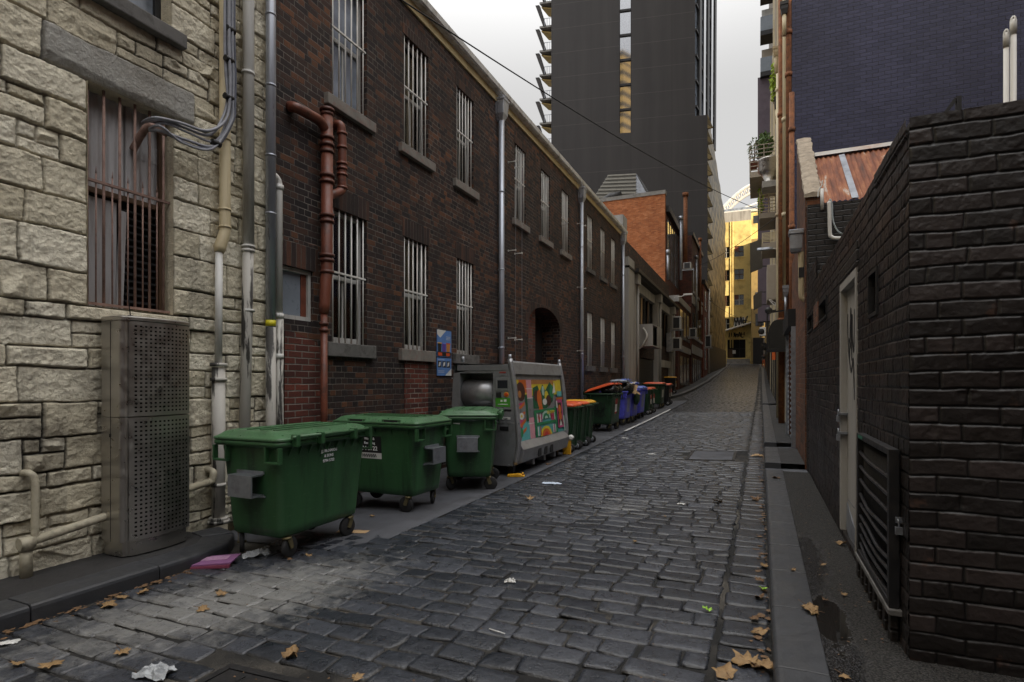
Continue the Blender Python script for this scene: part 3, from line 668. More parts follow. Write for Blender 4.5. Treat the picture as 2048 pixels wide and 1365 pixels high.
def make_stone():
    B, rs = stone_layout()
    U = lines([1.1, UPW[0], WIN[1], 5.13], .0085); W = lines([-.12, WIN[2], WIN[3], UPW[2], 6.9], .0085)
    u, w = np.meshgrid(U, W, indexing='ij')
    wu = u + .026 * noise2(u, w, 2.3, 3, 6, .62); ww = w + .028 * noise2(u, w, 2.0, 9, 6, .62)
    # keep the joints true beside the openings
    for (a, b, c, d) in (WIN, UPW):
        near = np.exp(-(np.maximum(np.maximum(a - u, u - b), np.maximum(c - w, w - d)).clip(0) / .06) ** 2)
        wu = wu * (1 - near) + u * near; ww = ww * (1 - near) + w * near
    H = np.full(u.shape, -.022); J = np.ones(u.shape); T = np.full(u.shape, .5)
    n1 = noise2(u, w, 3.5, 31, 6, .55); n2 = noise2(u, w, 22, 41, 4, .6); n3 = noise2(u, w, 8, 61, 5, .6)
    for (a, b, c, d, ty) in B:
        mk = (wu >= a) & (wu < b) & (ww >= c) & (ww < d)
        if not mk.any(): continue
        x, y = wu[mk], ww[mk]; e = np.minimum(np.minimum(x - a, b - x), np.minimum(y - c, d - y))
        g_ = .003 + .010 * rs.rand() ** 2
        base = rs.uniform(-.010, .012); cx, cy = (a + b) / 2, (c + d) / 2
        if ty == 'R':
            h = np.full(x.shape, .095)
            for k in range(rs.randint(9, 16)):                    # chipped rock face: the lower envelope of tilted planes
                an = rs.uniform(0, 6.28); sl = rs.uniform(.15, 1.1); of = rs.uniform(.020, .080)
                px_, py_ = rs.uniform(a, b), rs.uniform(c, d)
                h = np.minimum(h, of + sl * ((x - px_) * math.cos(an) + (y - py_) * math.sin(an)))
            h = np.clip(h, .002, .075) * .85 + .010 * n1[mk] + .009 * n2[mk] + .010 * np.abs(n3[mk])
            rnd = .012
        elif ty == 'L': h = .030 + .008 * n1[mk] + .003 * n2[mk] - .03 * np.clip((c + .07 + .05 * n1[mk] - y) / .07, 0, 1); rnd = .02
        else: h = .020 + .006 * n1[mk] + .010 * n2[mk] + .006 * n3[mk]; rnd = .008
        t = np.clip((e - g_) / rnd, 0, 1); t = 1 - (1 - t) ** 2
        H[mk] = np.where(e < g_, -.022 + .016 * n1[mk], -.006 + t * (1.2 * h + base + .006))
        J[mk] = np.clip(1 - (e - g_ * .7) / .007, 0, 1)
        T[mk] = 1.0 if ty == 'L' else rs.uniform(0, .85)
    holes = (WIN, (UPW[0], UPW[1], UPW[2], UPW[3]))
    return hf_wall('wall', M['stone'], stone, U, W, H, J, T, lambda a, b, h: (LX + h, a, b), holes)
stone = thing('stone_building', 'cream painted rough stone building with a rusty barred window on the left', 'building', (LX, 3, 0))
make_stone()
mb = MB()
mb.box(LX - .45, -14, -.5, LX - .02, 1.1, 17); mb.box(LX - .45, 1.1, 6.9, LX - .02, 5.13, 17); mb.box(LX - 12, 4.9, -.5, LX - .46, 5.13, 17); mb.box(LX - 12, -14, 16.8, LX - .46, 4.9, 17)
mb.build('upper_wall', M['stone'], stone)
mb = MB()                                                         # reveals of the two openings
for (a, b, c, d), dep in ((WIN, .30), (UPW, .2)):
    x0, x1 = LX - dep, LX + .02
    mb.quad((x0, a, c), (x1, a, c), (x1, a, d), (x0, a, d)); mb.quad((x0, b, c), (x0, b, d), (x1, b, d), (x1, b, c))
    mb.quad((x0, a, c), (x0, b, c), (x1, b, c), (x1, a, c)); mb.quad((x0, a, d), (x1, a, d), (x1, b, d), (x0, b, d))
mb.build('window_reveal', M['stone'], stone, recalc=False)
# lower window: corrugated sheet boards above, louvres and a leaning board below, rusty bars in front
a, b, c, d = WIN; xb = LX - .17
zl = onX(250, 395, xb)[1]
mb = MB(); k = 60
def corr_sheet(mb, y0, y1, z0, z1, x, amp=.008, wl=.075, top1=None):
    n_ = int((y1 - y0) / (wl / 8)); vs = []
    for i in range(n_ + 1):
        y = y0 + (y1 - y0) * i / n_; xx = x + amp * math.sin(2 * math.pi * y / wl)
        vs += [(xx, y, z0), (xx, y, z1)]
    mb.add(vs, [(2 * i, 2 * i + 2, 2 * i + 3, 2 * i + 1) for i in range(n_)], True)
win = MB(); win.box(xb - .06, a, c, xb - .03, b, d)
w = win.build('window', M['interior'], stone); w['label'] = 'barred window boarded with corrugated sheet'
corr_sheet(mb, a, a + .46, zl, d, xb); corr_sheet(mb, a + .43, b, zl - .02, d, xb + .014); corr_sheet(mb, a + .5, b - .02, zl + .42, d - .3, xb + .02)
mb.build('sheet_board', M['corr'], w)
mb = MB(); corr_sheet(mb, a, a + .36, c, zl - .08, xb, .006, .09); mb.box(xb + .01, a + .36, c, xb + .03, a + .42, zl - .15, rx=R(-2)); mb.build('lower_board', M['corr'], w)
mb = MB()
for i in range(15): z = c + .03 + i * .068; mb.box(xb - .02, a + .43, z, xb + .03, b - .04, z + .012, ry=R(35))
mb.build('louvre', M['dark'], w)
mb = MB(); mb.box(xb - .02, b - .05, c, xb + .05, b, d); mb.box(xb - .01, a, zl - .05, xb + .035, b, zl); mb.build('frame', M['timberdk'], w)
mb = MB(); xf = LX - .045
for i in range(6): y = a + .03 + i * .142; mb.tube([(xf, y, c), (xf, y, d)], .0125, 8)
for i in range(5): y = a + .105 + i * .142; mb.tube([(xf, y, c), (xf, y, zl + .10)], .008, 6); mb.tube([(xf, y, zl + .10), (xf, y, zl + .17)], [.008, .001], 6)
for z in (c + .03, zl + .03): mb.box(xf - .006, a, z - .014, xf + .018, b + .02, z + .010)
mb.build('bars', M['rustbar'], w)
# upper window
a, b, c, d = UPW
mb = MB(); mb.box(LX - .26, a, c, LX - .2, b, d); w = mb.build('window', M['interior'], stone)
mb = MB()
for y0, y1, z0, z1 in ((a, a + .06, c, d), (b - .06, b, c, d), (a + .06, b - .06, c, c + .07), (a + .06, b - .06, 6.0, 6.05)): mb.box(LX - .2, y0, z0, LX - .14, y1, z1)
mb.build('frame', M['dark'], w)
mb = MB(); mb.box(LX - .195, a + .06, c + .07, LX - .18, b - .06, d); mb.build('pane', M['glassblue'], w)
mb = MB(); mb.box(LX - .1, a - .14, c - .15, LX + .10, b + .12, c - .003); mb.build('sill', M['sill'], stone, bevel=.012)

# ---------------------------------------------------------------- brick wall builder with recessed openings
def wall_X(mb, X, y0, y1, z0, z1, holes, depth, flip=1):
    """wall in the plane X; openings (ya, yb, za, zb) get reveals going back by depth (to -x when flip=1)"""
    Ys = sorted({y0, y1, *[h[0] for h in holes], *[h[1] for h in holes]}); Zs = sorted({z0, z1, *[h[2] for h in holes], *[h[3] for h in holes]})
    for a, b in zip(Ys, Ys[1:]):
        for c, d in zip(Zs, Zs[1:]):
            if any(h[0] <= a and h[1] >= b and h[2] <= c and h[3] >= d for h in holes): continue
            q = [(X, a, c), (X, b, c), (X, b, d), (X, a, d)]
            mb.quad(*(q if flip == 1 else q[::-1]))
    for a, b, c, d in holes:
        xb = X - depth * flip
        for q in ([(xb, a, c), (X, a, c), (X, a, d), (xb, a, d)], [(X, b, c), (xb, b, c), (xb, b, d), (X, b, d)],
                  [(xb, b, c), (X, b, c), (X, a, c), (xb, a, c)], [(xb, a, d), (X, a, d), (X, b, d), (xb, b, d)]):
            mb.quad(*(q if flip == 1 else q[::-1]))

brickb = thing('brick_warehouse', 'long dark brick two storey warehouse with white barred windows along the left of the lane', 'building', (LX, 15, 0))
UY = [6.22, 7.98, 9.80, 12.71, 14.54, 16.33, 19.15, 20.98, 22.68]; WW = .77
UZ0, UZ1, LZ0, LZ1 = 5.51, 7.41, 2.05, 3.97
holes = [(y, y + WW - (.05 if y > 9 else 0), UZ0, UZ1) for y in UY] + [(y, y + WW - (.05 if y > 9 else 0), LZ0, LZ1) for y in UY[:3] + UY[6:]]
ARCH = (13.62, 16.18); AZ = 3.02; AR = .55
BY0, BY1, BZ1 = 5.13, 25.0, 7.93
small = (5.28, 5.86, 2.30, 2.98)
mb = MB(); wall_X(mb, LX, BY0, BY1, -.3, BZ1, holes + [small, (ARCH[0], ARCH[1], -.3, AZ + AR)], .20)
# drop the box-shaped reveals of the arch and fill the spandrels round a segmental curve
mb2 = MB(); keep = [(f, s_) for f, s_ in zip(mb.f, mb.sm) if not (all(ARCH[0] - .01 <= mb.v[i][1] <= ARCH[1] + .01 and mb.v[i][2] <= AZ + AR + .01 for i in f) and any(mb.v[i][0] < LX - .1 for i in f))]
mb2.v = mb.v; mb2.f = [k[0] for k in keep]; mb2.sm = [k[1] for k in keep]
n = 28; cy = (ARCH[0] + ARCH[1]) / 2; rx = (ARCH[1] - ARCH[0]) / 2
arc = [(cy - rx * math.cos(math.pi * i / n), AZ + AR * math.sin(math.pi * i / n)) for i in range(n + 1)]
for (ya, za), (yb, zb) in zip(arc, arc[1:]):
    mb2.quad((LX, ya, za), (LX, yb, zb), (LX, yb, AZ + AR), (LX, ya, AZ + AR))
    mb2.quad((LX - .6, ya, za), (LX, ya, za), (LX, yb, zb), (LX - .6, yb, zb))
for y in ARCH: mb2.quad((LX - .6, y, -.3), (LX, y, -.3), (LX, y, AZ), (LX - .6, y, AZ))
mb2.build('wall', M['brickL'], brickb, recalc=False)
mb = MB(); mb.box(LX - 11, BY1 - .25, -.3, LX - .21, BY1, BZ1); mb.box(LX - 11, BY0 + .05, -.3, LX - .31, BY0 + .25, BZ1); mb.build('end_wall', M['brickL'], brickb)
mb = MB(); mb.poly([(LX - .1, BY0, BZ1 + .12), (LX - 5.5, BY0, BZ1 + 2.2), (LX - 11, BY0, BZ1 + .12)], (0, BY1 - BY0, 0)); mb.build('roof', M['corr'], brickb)
# red brick infills, one under the small window and one under the second window
mb = MB(); y0, y1 = 5.33, 6.02
pts = [(LX + .012, y0, -.3), (LX + .012, y1, -.3), (LX + .012, y1, 1.75)] + [(LX + .012, y1 - .12 - (y1 - .12 - y0) * i / 6 + .02, 2.02 + .12 * math.sin(math.pi / 2 * i / 6)) for i in range(7)]
mb.poly(pts, (-.01, 0, 0)); mb.build('brick_infill', M['brickRed'], brickb)
mb = MB(); mb.box(LX + .002, 7.98, -.3, LX + .012, 8.72, 1.86); o = mb.build('brick_infill', M['brickRed'], brickb)
# arched opening: rough red pier on the near side, dark doorway beyond
mb = MB(); mb.box(LX - .62, ARCH[0], -.3, LX - .58, ARCH[1], AZ + AR); o = mb.build('doorway', M['interior'], brickb)
M['brickRough'] = brick('rough_red_brick', [(0, (.05, .022, .018)), (.35, (.12, .034, .022)), (.75, (.17, .05, .03)), (.9, (.07, .04, .035)), (1, (.5, .48, .46))], (.16, .14, .12), mw=.014, bmp=.7, grime=(.02, .015, .014), grime_amt=.4)
mb = MB(); k = [p for p in arc if p[0] <= 14.62] + [(14.62, arc[11][1])]
mb.poly([(LX - .2, ARCH[0] + .002, -.3)] + [(LX - .2, max(p[0], ARCH[0] + .002), p[1] - .004) for p in k] + [(LX - .2, 14.62, -.3)], (-.37, 0, 0)); mb.build('brick_pier', M['brickRough'], brickb)
# soldier arches over the openings: bricks on end, a shade proud
M['soldier'] = brick('soldier_course', [(0, (.016, .012, .012)), (.6, (.045, .024, .02)), (1, (.11, .045, .026))], (.12, .10, .085), bw=.086, rh=.33, mw=.010, bond=False, bmp=.5, grime=(.014, .012, .012), grime_amt=.5)
for a, b, c, d in holes: MB().box(LX, a - .05, d + .003, LX + .004, b + .05, d + .30).build('soldier_arch', M['soldier'], brickb)
mb = MB(); mb.box(LX, small[0] - .06, small[3] + .003, LX + .004, small[1] + .08, small[3] + .36); mb.build('soldier_arch', M['soldier'], brickb); mb = MB()
for (ya, za), (yb, zb) in zip(arc, arc[1:]):
    f = 1.20; o_ = lambda y, z: (cy + (y - cy) * f, AZ + (z - AZ) * 1.55 if z > AZ else z)
    A, B_ = o_(ya, za), o_(yb, zb); mb.poly([(LX + .001, ya, za), (LX + .001, yb, zb), (LX + .001, B_[0], B_[1]), (LX + .001, A[0], A[1])], (.004, 0, 0))
mb.build('soldier_arch', M['soldier'], brickb)

WN = [0]
m, nt, b = newmat('thin_dusty_glass'); tr = nt.nodes.new('ShaderNodeBsdfTransparent'); gl = sn(nt, 'ShaderNodeBsdfGlossy', Roughness=.06); mxs = nt.nodes.new('ShaderNodeMixShader'); fr_ = sn(nt, 'ShaderNodeFresnel', IOR=1.6)
tcx = nt.nodes.new('ShaderNodeTexCoord'); nt.links.new(math_(nt, 'ADD', fr_.outputs[0], math_(nt, 'MULTIPLY', noise(nt, tcx.outputs['Object'], 4, 5), .10)), mxs.inputs[0]); nt.links.new(tr.outputs[0], mxs.inputs[1]); nt.links.new(gl.outputs[0], mxs.inputs[2]); nt.links.new(mxs.outputs[0], nt.nodes['Material Output'].inputs['Surface'])
tr.inputs[0].default_value = (.75, .78, .80, 1); M['wpane'] = m
def barred_window(parent, X, a, b, c, d, bars=6, dep=.17, sillmat='sill', zbar=.55, sillh=.16, lit=False, upper=False):
    mb = MB(); mb.box(X - dep - .05, a, c, X - dep - .02, b, d); w = mb.build('window', M['interior'], parent)
    f = .055; mz = (c + d) / 2; mb = MB()
    for q in ((a, a + f, c, d), (b - f, b, c, d), (a + f, b - f, c, c + .09), (a + f, b - f, d - .05, d), (a + f, b - f, mz - .03, mz + .03)): mb.box(X - dep, q[0], q[2], X - dep + .05, q[1], q[3])
    mb.box(X - dep + .005, (a + b) / 2 - .015, c + .09, X - dep + .03, (a + b) / 2 + .015, mz - .03)
    mb.build('frame', M['timber'], w)
    mb = MB(); mb.box(X - dep + .004, a + f, c + .09, X - dep + .014, b - f, mz - .03); mb.box(X - dep + .004, a + f, mz + .03, X - dep + .014, b - f, d - .05)
    mb.build('pane', M['glassblue'] if lit else M['wpane'], w)
    WN[0] += 1; k = WN[0]
    if k in (2, 3, 6, 8, 11, 13, 14):                             # drawn blinds, boards and curtains behind some panes
        zt_ = d - .05; zb_ = {2: mz + .1, 3: c + .35, 6: mz - .25, 8: c + .6, 11: mz + .05, 13: c + .2, 14: mz}[k]
        MB().box(X - dep - .012, a + f, zb_, X - dep + .003, b - f - (.0 if k % 2 else .12), zt_).build('blind', M['timber'] if k not in (6, 11) else M['timberdk'], w)
    mb = MB(); xf = X - .035
    for i in range(bars):
        y = a + .05 + (b - a - .10) * i / (bars - 1); mb.tube([(xf, y, c - .004), (xf, y, d)], .0115, 8)
    zz = c + (d - c) * zbar; mb.box(xf - .016, a - .004, zz - .018, xf + .018, b + .004, zz + .006)
    mb.build('bars', M['barwhite'], w)
    mb = MB(); mb.box(X - .12, a - .16, c - sillh, X + .075, b + .14, c - .004); mb.build('sill', M[sillmat], w, bevel=.01)
    return w
for i, y in enumerate(UY):
    e = y + WW - (.05 if y > 9 else 0)
    barred_window(brickb, LX, y, e, UZ0, UZ1, 6 if i < 6 else 5, sillmat='sillpale' if i < 6 else 'sill', lit=i == 0)
for i, y in enumerate(UY[:3] + UY[6:]):
    e = y + WW - (.05 if y > 9 else 0)
    w = barred_window(brickb, LX, y, e, LZ0, LZ1, 6 if i < 3 else 5, sillmat='sillpale' if i == 1 else 'sill', zbar=.53, sillh=.20, lit=False)
    if i == 1: w['label'] = 'barred window with the red stained sill'
a, b, c, d = small
mb = MB(); mb.box(LX - .16, a, c, LX - .13, b, d); w = mb.build('window', M['interior'], brickb); w['label'] = 'small window with one frosted pane'
mb = MB()
for q in ((a, a + .05, c + .06, d), (b - .05, b, c + .06, d), (a + .05, b - .05, d - .05, d), (a, b + .03, c, c + .06)): mb.box(LX - .12, q[0], q[2], LX - .05, q[1], q[3])
mb.build('frame', M['timber'], w)
mb = MB(); mb.box(LX - .115, a + .05, c + .06, LX - .10, b - .14, d - .05); mb.build('pane', M['glassfrost'], w)
mb = MB(); mb.box(LX - .115, b - .14, c + .06, LX - .085, b - .05, d - .05); mb.build('mullion', M['terra'], w)
# eaves: cream fascia and gutter
mb = MB(); mb.box(LX + .002, BY0, BZ1 - .02, LX + .035, BY1 + .05, BZ1 + .16); mb.build('fascia', M['fascia'], brickb)
mb = MB(); pr = [(.037, .16), (.037, .30), (.045, .30), (.045, .175), (.13, .175), (.16, .20), (.165, .29), (.185, .29), (.185, .275), (.175, .19), (.14, .16)]
mb.poly([(LX + x, BY0, BZ1 - .02 + z) for x, z in pr], (0, BY1 - BY0 + .05, 0)); mb.build('gutter', M['white'], brickb)

# ---------------------------------------------------------------- downpipes and drains on the left
def downpipe(name, label, X, y, z0, z1, r, mat, head=True, group=None, coll=1.8, cat='pipe'):
    t = thing(name, label, cat, (X, y, z0), group=group)
    mb = MB(); mb.tube([(X, y, z0), (X, y, z1)], r, 14); mb.build('pipe', mat, t)
    mb = MB(); z = z0 + .6
    while z < z1 - .3:
        mb.tube([(X, y, z - .018), (X, y, z + .018)], r * 1.10, 14); mb.box(LX + .001, y - .012, z - .012, X, y + .012, z + .012); z += coll
        mb.build('bracket', mat, t); mb = MB()
    if head:
        mb = MB(); hw = .17; rings = []
        for w_, z in ((.06, z1 - .12), (.13, z1 + .02), (.15, z1 + .30), (.17, z1 + .32), (.17, z1 + .37)):
            rings.append([(X - .10, y - w_, z), (X + w_ * .8, y - w_, z), (X + w_ * .8, y + w_, z), (X - .10, y + w_, z)])
        mb.loft(rings, smooth=False); mb.build('rainwater_head', mat, t, bevel=.01)
    return t
gp = 'galvanised downpipes on the brick warehouse'
for px, lab in ((1003, 'galvanised downpipe with a box head rising behind the mural kiosk'), (1163.5, 'galvanised downpipe with a box head just past the arched doorway'), (1246.5, 'galvanised downpipe with box head at the far corner of the brick warehouse')):
    y, _ = onX(px, 500, LX + .09); downpipe('downpipe', lab, LX + .09, y, gz(LX, y) + .0, 7.62, .065, M['silver'], group=gp)
def pipe_at(px, X): return onX(px, 500, X)[0]
X = LX + .11; y = pipe_at(497, X); zc = onX(490, 490, X)[1]; yl = onX(485, 830, X)[0]
t = thing('drainpipe', 'thick white painted drainpipe on the stone wall, peeling near the bottom', 'pipe', (X, y, 0))
mb = MB(); mb.tube([(X, y, zc), (X, y, 9)], .062, 16); mb.build('upper_pipe', M['white'], t)
mb = MB(); mb.tube([(X, y - .005, zc), (X, y - .02, zc - .9), (X, yl, -.05)], .060, 16); mb.build('lower_pipe', M['peel'], t)
for z in (zc - .01, zc - .06, zc - .75, onX(497, 148, X)[1]): MB().tube([(X, y - .004, z - .014), (X, y - .004, z + .014)], .072, 16).build('collar', M['white'], t)
X = LX + .10; y = pipe_at(541.5, X); zc = onX(541, 655, X)[1]
t = thing('drainpipe', 'silver grey drainpipe where the stone wall meets the dark brick wall', 'pipe', (X, y, 0))
mb = MB(); mb.tube([(X, y, zc), (X, y, 9)], .058, 16); mb.build('upper_pipe', M['silver'], t)
mb = MB(); mb.tube([(X, y, -.1), (X, y, zc)], .058, 16); mb.build('lower_pipe', M['peel'], t)
for py in (30, 172, 312, 428): z = onX(541, py, X)[1]; MB().tube([(X, y, z - .012), (X, y, z + .012)], .064, 16).build('collar', M['silver'], t)
z0, z1 = onX(541, 652, X + .06)[1], onX(541, 640, X + .06)[1]
mb = MB(); mb.tube([(X, y, z0), (X, y, z1)], .0595, 16); mb.build('yellow_tape', flat('yellow_tape', (.62, .55, .02), .5), t)
X = LX + .085; y = pipe_at(557.5, X); zt = onX(557, 372, X)[1]; zc = onX(557, 632, X)[1]
t = thing('drainpipe', 'short white plastic pipe with a rounded elbow beside the silver drainpipe', 'pipe', (X, y, 0))
mb = MB(); pts = [(X, y, zc), (X, y, zt)] + [(X, y - .09 * (1 - math.cos(a)), zt + .10 * math.sin(a)) for a in (.3, .6, .9, 1.2, 1.57)] + [(X, y - .16, zt + .10)]
mb.tube(pts, .045, 14); mb.build('pipe', M['pvc'], t)
mb = MB(); mb.tube([(X, y + .01, -.1), (X, y + .01, zc)], .05, 12); mb.build('old_iron_pipe', M['peel'], t)
for z in (zc - .0, zc - .5, zt - .02): MB().tube([(X, y + .004, z - .03), (X, y + .004, z + .03)], .056, 14).build('collar', M['white'], t)
# cream iron pipe with an offset, a wide socket below
X = LX + .11
P = lambda px, py: (X, *onX(px, py, X))
t = thing('drainpipe', 'old cream iron drainpipe with an offset bend, beside the bundle of grey cables', 'pipe', (X, onX(447, 500, X)[0], 0))
mb = MB(); a = P(452, 0); a2 = P(450, 470); b_ = P(438, 505); c_ = P(437, 728)
mb.tube([(X, a2[1], 9), (X, a2[1], a2[2] + .05), (X, a2[1] - .01, a2[2]), (X, b_[1] + .01, b_[2] + .05), (X, b_[1], b_[2])], [.058, .058, .060, .062, .05], 14); mb.build('upper_pipe', M['cream'], t)
mb = MB(); mb.tube([(X, b_[1], b_[2]), (X, c_[1], c_[2])], .038, 12); mb.build('middle_pipe', M['white'], t)
d_ = P(437, 1030)
mb = MB(); mb.tube([(X, c_[1], -.06), (X, c_[1], c_[2] - .04)], .068, 16)
for z, r in ((c_[2] - .01, .088), (c_[2] - .17, .086), (.0, .10), (-.03, .11), (d_[2] + .33, .078)): mb.tube([(X, c_[1], z - .018), (X, c_[1], z + .018)], r, 16)
mb.build('socket_pipe', M['peel'], t)
for py in (420, 455, 280): z = P(450, py)[2]; mb = MB(); mb.tube([(X, a2[1], z - .01), (X, a2[1], z + .01)], .066, 14); mb.box(LX, a2[1] - .01, z - .01, X, a2[1] + .01, z + .01); mb.build('bracket', M['cream'], t)
# cables: a bundle dropping down the cream pipe and swinging across to an elbow in the boarded window
t = thing('cable_bundle', 'bundle of grey cables looping from the cream pipe into the boarded window', 'cables', P(460, 100))
X2 = LX + .22
Q = lambda px, py, x=X2: (x, *onX(px, py, x))
def smooth_path(pts, k=6):
    pts = [Vector(p) for p in pts]; out = []
    for i in range(len(pts) - 1):
        p0, p1, p2, p3 = pts[max(i - 1, 0)], pts[i], pts[i + 1], pts[min(i + 2, len(pts) - 1)]
        for j in range(k):
            s = j / k; out.append(.5 * ((2 * p1) + (p2 - p0) * s + (2 * p0 - 5 * p1 + 4 * p2 - p3) * s * s + (3 * p1 - p0 - 3 * p2 + p3) * s ** 3))
    return out + [pts[-1]]
top = [Q(456, -20), Q(456, 100)]
for i, (dx, path) in enumerate([(0, [(458, 195), (455, 235), (430, 283), (375, 265), (330, 247), (292, 256)]), (5, [(462, 200), (461, 240), (428, 292), (372, 280), (320, 262), (290, 262)]), (10, [(466, 205), (462, 246), (424, 298), (365, 286), (318, 252), (286, 268)]),
                                (-5, [(455, 190), (448, 230), (420, 270), (370, 256), (325, 240), (290, 244)]), (14, [(470, 210), (467, 240), (440, 288), (400, 296), (345, 274), (310, 255)]), (3, [(460, 190), (452, 240), (415, 262), (360, 246), (310, 236), (285, 246)])]):
    x = X2 + .018 * (i % 3) - .02
    pts = [Q(455 + dx, -20, x), Q(455 + dx, 90, x), Q(457 + dx, 150, x)] + [Q(*p, x) for p in path[:-1]] + [(LX - .02, *onX(*path[-1], LX - .02))]
    MB().tube(smooth_path(pts), .0155 if i % 2 else .0125, 8).build('cable', M['cable'] if i != 4 else plain('darker_cable', (.12, .13, .17), .5), t)
for p in ((458, 120), (461, 60), (457, 195), (432, 287)): q = Q(*p); MB().tube([(q[0], q[1] - .05, q[2]), (q[0], q[1] + .05, q[2])], .034, 8).build('cable_tie', M['dark'], t)
e0 = Q(300, 253, LX + .10); e1 = Q(284, 268, LX + .02); e2 = (LX - .12, *onX(266, 300, LX - .12))
t2 = MB().tube(smooth_path([Q(335, 268, LX + .16), e0, e1, e2]), .034, 12); o = t2.build('conduit_elbow', M['rustbar'], t)
# pipe along the foot of the stone wall
M['stonepaint'] = plain('stone_cream_paint', (.44, .40, .30), .6, 0, .15, (.14, .12, .09), .6, 4, .3, 40)
X = LX + .12; A = P(70, 955); B_ = P(70, 1078); Cc = P(415, 965)
t = thing('water_pipe', 'cream painted water pipe running along the foot of the stone wall behind the steel cabinet', 'pipe', (X, A[1], 0))
mb = MB(); mb.tube(smooth_path([(LX, A[1] - .03, A[2] + .03), (X - .04, A[1] - .02, A[2] + .03), (X, A[1], A[2] - .04), (X, A[1], B_[2] + .12), (X, A[1], B_[2])], 4), .028, 12)
mb.tube([(X, A[1] - .07, B_[2] - .02), (X, Cc[1], Cc[2])], .038, 12); mb.tube([(X, A[1] - .06, -.08), (X, A[1] - .06, B_[2] + .0)], .042, 12)
mb.tube(smooth_path([(X, Cc[1], Cc[2]), (X, Cc[1] + .05, Cc[2] + .01), (X, Cc[1] + .07, Cc[2] + .10), (LX, Cc[1] + .08, Cc[2] + .12)], 4), .038, 12); mb.build('pipe', M['stonepaint'], t)
mb = MB()
for p in ((X, A[1] - .06, B_[2] - .02),): mb.tube([(p[0], p[1] - .05, p[2]), (p[0], p[1] + .05, p[2])], .05, 12); mb.tube([(p[0], p[1], p[2] - .06), (p[0], p[1], p[2] + .04)], .05, 12)
mb.build('joint', M['stonepaint'], t)
# terracotta soil pipe with its two upper branches
X = LX + .13
t = thing('soil_pipe', 'terracotta painted cast iron soil pipe with side branches on the dark brick wall', 'pipe', (X, onX(655, 500, X)[0], 0))
tp = P(654, 222); o1 = P(655, 548); o2 = P(648, 625)
mb = MB(); mb.tube([(X, tp[1], tp[2]), (X, tp[1], o1[2]), (X, tp[1] - .02, o1[2] - .08), (X, o2[1] + .01, o2[2] + .1), (X, o2[1], o2[2] - .02)], [.078, .078, .078, .07, .06], 16); mb.tube([(X, o2[1], -.1), (X, o2[1], o2[2])], .046, 14); mb.build('main_pipe', M['terra'], t)
dkt = plain('dark_terracotta', (.10, .032, .02), .5, 0, .3, (.03, .02, .018), .6, 4)
for py, r in ((222, .098), (230, .086), (277, .096), (291, .096), (305, .092), (352, .098), (365, .098), (432, .10), (444, .096), (512, .10), (522, .096), (545, .094)):
    z = P(655, py)[2]; MB().tube([(X, tp[1], z - .020), (X, tp[1], z + .020)], r, 16).build('collar', dkt, t)
for py in (648, 661): z = P(648, py)[2]; MB().tube([(X, o2[1], z - .02), (X, o2[1], z + .02)], .062, 14).build('collar', dkt, t)
mb = MB(); mb.tube(smooth_path([(LX - .05, *onX(583, 212, LX)), P(592, 216), P(620, 230), P(640, 243), (X, tp[1], P(650, 262)[2])]), .066, 14); mb.build('branch_pipe', M['terra'], t)
ys2 = P(684, 300)[1]
mb = MB(); mb.tube(smooth_path([(LX - .05, ys2 - .02, P(684, 252)[2]), (X - .03, ys2 - .02, P(684, 250)[2]), (X, ys2, P(684, 272)[2]), (X, ys2, P(684, 360)[2]), (X, ys2 - .02, P(682, 382)[2]), (X, tp[1] + .04, P(668, 398)[2]), (X, tp[1], P(660, 420)[2])]), .060, 14)
for py in (268, 296, 328, 338, 350, 376): z = P(684, py)[2]; mb.tube([(X, ys2, z - .016), (X, ys2, z + .016)], .074, 14)
mb.build('side_pipe', M['terra'], t)
# poster on the wall, two panels with bins drawn on it
y0, z1 = onX(875, 659, LX + .03); y1, z0 = onX(903.5, 752, LX + .03)
t = thing('wall_poster', 'blue and white waste poster with pictures of coloured bins on the brick wall', 'sign', (LX + .02, y0, z0))
xs_ = LX + .012; H_ = z1 - z0; Wd = y1 - y0
blue = flat('poster_blue', (.10, .22, .50), .5); 
mb = MB(); mb.box(xs_, y0, z0, xs_ + .008, y1, z0 + H_ * .39); mb.box(xs_, y0, z0 + H_ * .415, xs_ + .008, y1, z1); mb.build('panel', blue, t)
def ppoly(pts, mat, name, h=.0095):
    MB().poly([(xs_ + .008, y0 + u * Wd, z0 + v * H_) for u, v in pts], (h - .008, 0, 0)).build(name, mat, t)
ppoly([(.0, 1), (.62, 1), (.22, .83), (0, .90)], M['sticker'], 'white_triangle'); ppoly([(.55, 0), (1, 0), (1, .16)], M['sticker'], 'white_corner')
ppoly([(.02, .425), (.98, .425), (.98, .525), (.02, .525)], M['ink'], 'black_band')
for u, m_ in ((.06, M['blackbin']), (.36, flat('poster_purple', (.10, .05, .3))), (.66, flat('poster_orange', (.55, .22, .05)))):
    ppoly([(u, .53), (u + .22, .53), (u + .25, .70), (u - .02, .70)], m_, 'bin_picture', .0100); ppoly([(u - .03, .70), (u + .26, .70), (u + .26, .725), (u - .03, .725)], M['yellowlid'] if u < .3 else M['orangelid'] if u > .5 else M['bluelid'], 'bin_picture', .0102)
    ppoly([(u, .18), (u + .24, .18), (u + .24, .32), (u, .32)], M['ink'], 'item_picture'); ppoly([(u + .04, .2), (u + .16, .22), (u + .2, .30), (u + .08, .29)], M['sticker'], 'item_picture', .0105)
for u in (.08, .62): ppoly([(u, .435), (u + .26, .435), (u + .26, .505), (u, .505)], M['orangelid'], 'orange_label', .0102)
for v in (.86, .83, .80): ppoly([(.62, v), (.92, v), (.92, v + .008), (.62, v + .008)], M['sticker'], 'text_line')
